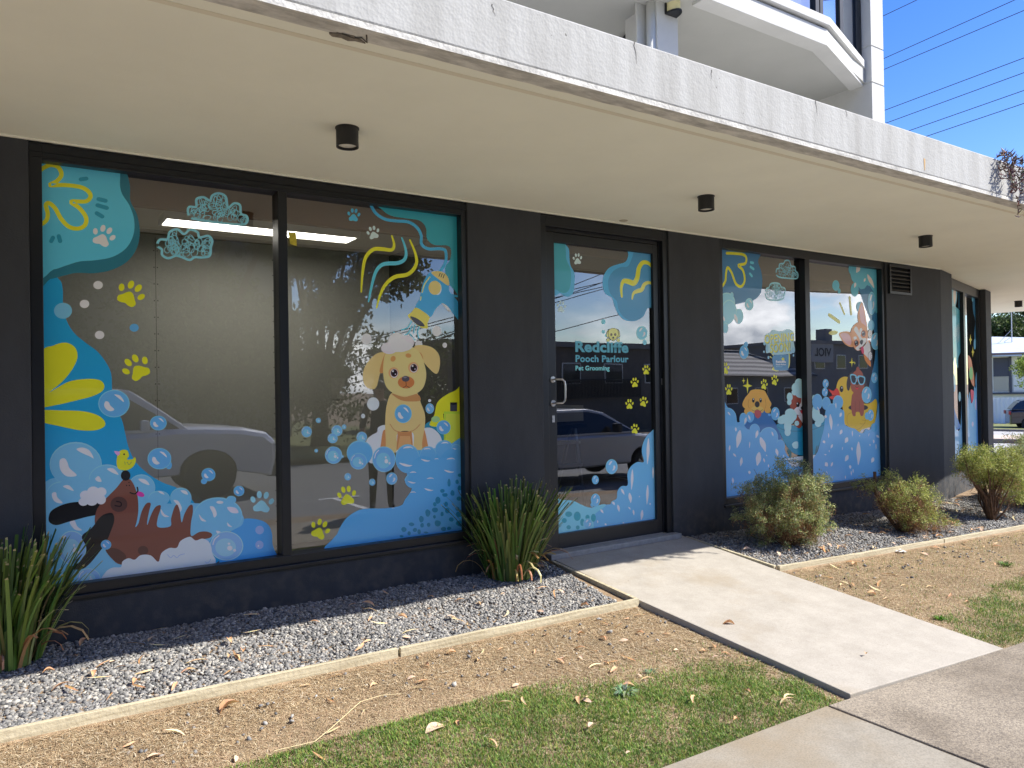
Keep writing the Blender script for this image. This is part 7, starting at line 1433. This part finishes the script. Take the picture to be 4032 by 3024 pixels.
# ---------------------------------------------------------------- person on the footpath, met only in the glass
def person(x, y, rz, label):
    z0 = z_foot(x)-.0; J = dict(hip=(0, 0, .95), ch=(0, .0, 1.25), sh=(0, 0, 1.44), nk=(0, .01, 1.52), hd=(0, .02, 1.62), tp=(0, .02, 1.74), lh=(-.1, 0, .9), lk=(-.11, .02, .5), la=(-.12, -.01, .09), lt=(-.13, .15, .04), rh=(.1, 0, .9), rk=(.12, .03, .5), ra=(.13, .0, .09), rt=(.15, .16, .04), ls=(-.18, 0, 1.41), le=(-.25, .0, 1.12), lw=(-.22, .14, .92), rs=(.18, 0, 1.41), re=(.24, .03, 1.13), rw=(.2, .2, .98))
    R_ = dict(hip=.15, ch=.15, sh=.12, nk=.055, hd=.085, tp=.07, lh=.095, lk=.065, la=.045, lt=.04, rh=.095, rk=.065, ra=.045, rt=.04, ls=.065, le=.045, lw=.028, rs=.065, re=.045, rw=.028)
    E_ = [('hip', 'ch'), ('ch', 'sh'), ('sh', 'nk'), ('nk', 'hd'), ('hd', 'tp'), ('hip', 'lh'), ('lh', 'lk'), ('lk', 'la'), ('la', 'lt'), ('hip', 'rh'), ('rh', 'rk'), ('rk', 'ra'), ('ra', 'rt'), ('sh', 'ls'), ('ls', 'le'), ('le', 'lw'), ('sh', 'rs'), ('rs', 're'), ('re', 'rw')]
    for s_, sx in (('l', -1), ('r', 1)):
        w = J[s_+'w']; J[s_+'m'] = (w[0], w[1]+.05, w[2]-.05); R_[s_+'m'] = .03; E_.append((s_+'w', s_+'m'))
        for f_ in range(5):
            ln = (.05, .062, .068, .062, .05)[f_]; o_ = (f_-2)*.017; b = (w[0]+o_, w[1]+.085, w[2]-.075) if f_ else (w[0]-sx*.035, w[1]+.05, w[2]-.06); e = (b[0]+o_*.2, b[1]+ln*.6, b[2]-ln*.6)
            J['%sf%d' % (s_, f_)] = b; J['%sg%d' % (s_, f_)] = e; R_['%sf%d' % (s_, f_)] = .0095; R_['%sg%d' % (s_, f_)] = .008; E_ += [(s_+'m', '%sf%d' % (s_, f_)), ('%sf%d' % (s_, f_), '%sg%d' % (s_, f_))]
    ks = list(J); me = bpy.data.meshes.new('person'); me.from_pydata([J[k] for k in ks], [(ks.index(a), ks.index(b)) for a, b in E_], []); o = bpy.data.objects.new('person', me); COL.objects.link(o)
    md = o.modifiers.new('skin', 'SKIN'); 
    for k, sv in zip(ks, me.skin_vertices[0].data): sv.radius = (R_[k], R_[k]*(.72 if k in ('hip', 'ch', 'sh') else 1)); sv.use_root = (k == 'hip')
    sb = o.modifiers.new('sub', 'SUBSURF'); sb.levels = sb.render_levels = 2
    dg = bpy.context.evaluated_depsgraph_get(); m2 = bpy.data.meshes.new_from_object(o.evaluated_get(dg)); bpy.data.objects.remove(o)
    o = bpy.data.objects.new('person', m2); COL.objects.link(o); m2.materials.clear()
    for m in (mat('skin', srgb((196, 150, 124)), .6), mat('dark_trousers', srgb((34, 36, 44)), .9), mat('dark_shirt', srgb((52, 54, 62)), .9)): m2.materials.append(m)
    for p in m2.polygons:
        c_ = p.center; p.material_index = 1 if c_.z < .98 and abs(c_.x) < .19 and c_.y < .12 else (2 if c_.z < 1.49 and (c_.z > 1.12 or abs(c_.x) < .19) else 0)
        if c_.z < .12: p.material_index = 1
    m2.shade_smooth(); o.location = (x, y, z0); o.rotation_euler = (0, 0, rz); tag(o, label, 'person')
    mb = MB(); hair = []
    for i in range(9):
        for j in range(16):
            th, ph = math.pi*.56*i/8, 2*math.pi*j/16; hair.append((.098*math.sin(th)*math.cos(ph), .015+.108*math.sin(th)*math.sin(ph)-.012, 1.66+.115*math.cos(th)-(.02 if math.sin(ph) < 0 else -.02)*i/8))
    mb.add(hair, [(i*16+j, (i+1)*16+j, (i+1)*16+(j+1) % 16, i*16+(j+1) % 16) for i in range(8) for j in range(16)]); h_ = mb.build('hair', mat('dark_hair', (.02, .015, .012), .7), None, smooth=True); h_.parent = o
    mb = MB()
    for sx in (-1, 1): mb.tube([(sx*.03, .10, 1.655), (sx*.03, .108, 1.655)], .011, 8)
    mb.tube([(0, .10, 1.64), (0, .125, 1.615)], [.008, .014], 8); mb.tube([(-.022, .1, 1.585), (0, .106, 1.582), (.022, .1, 1.585)], .005, 6); f_ = mb.build('face_features', mat('lip_brown', srgb((120, 70, 60)), .6), None); f_.parent = o
    return o
person(4.05, .42, R(20), 'person in dark clothes standing on the footpath, seen only reflected beside the puppy drawing')
# close the far interior edge: fewer shapes needed beyond here
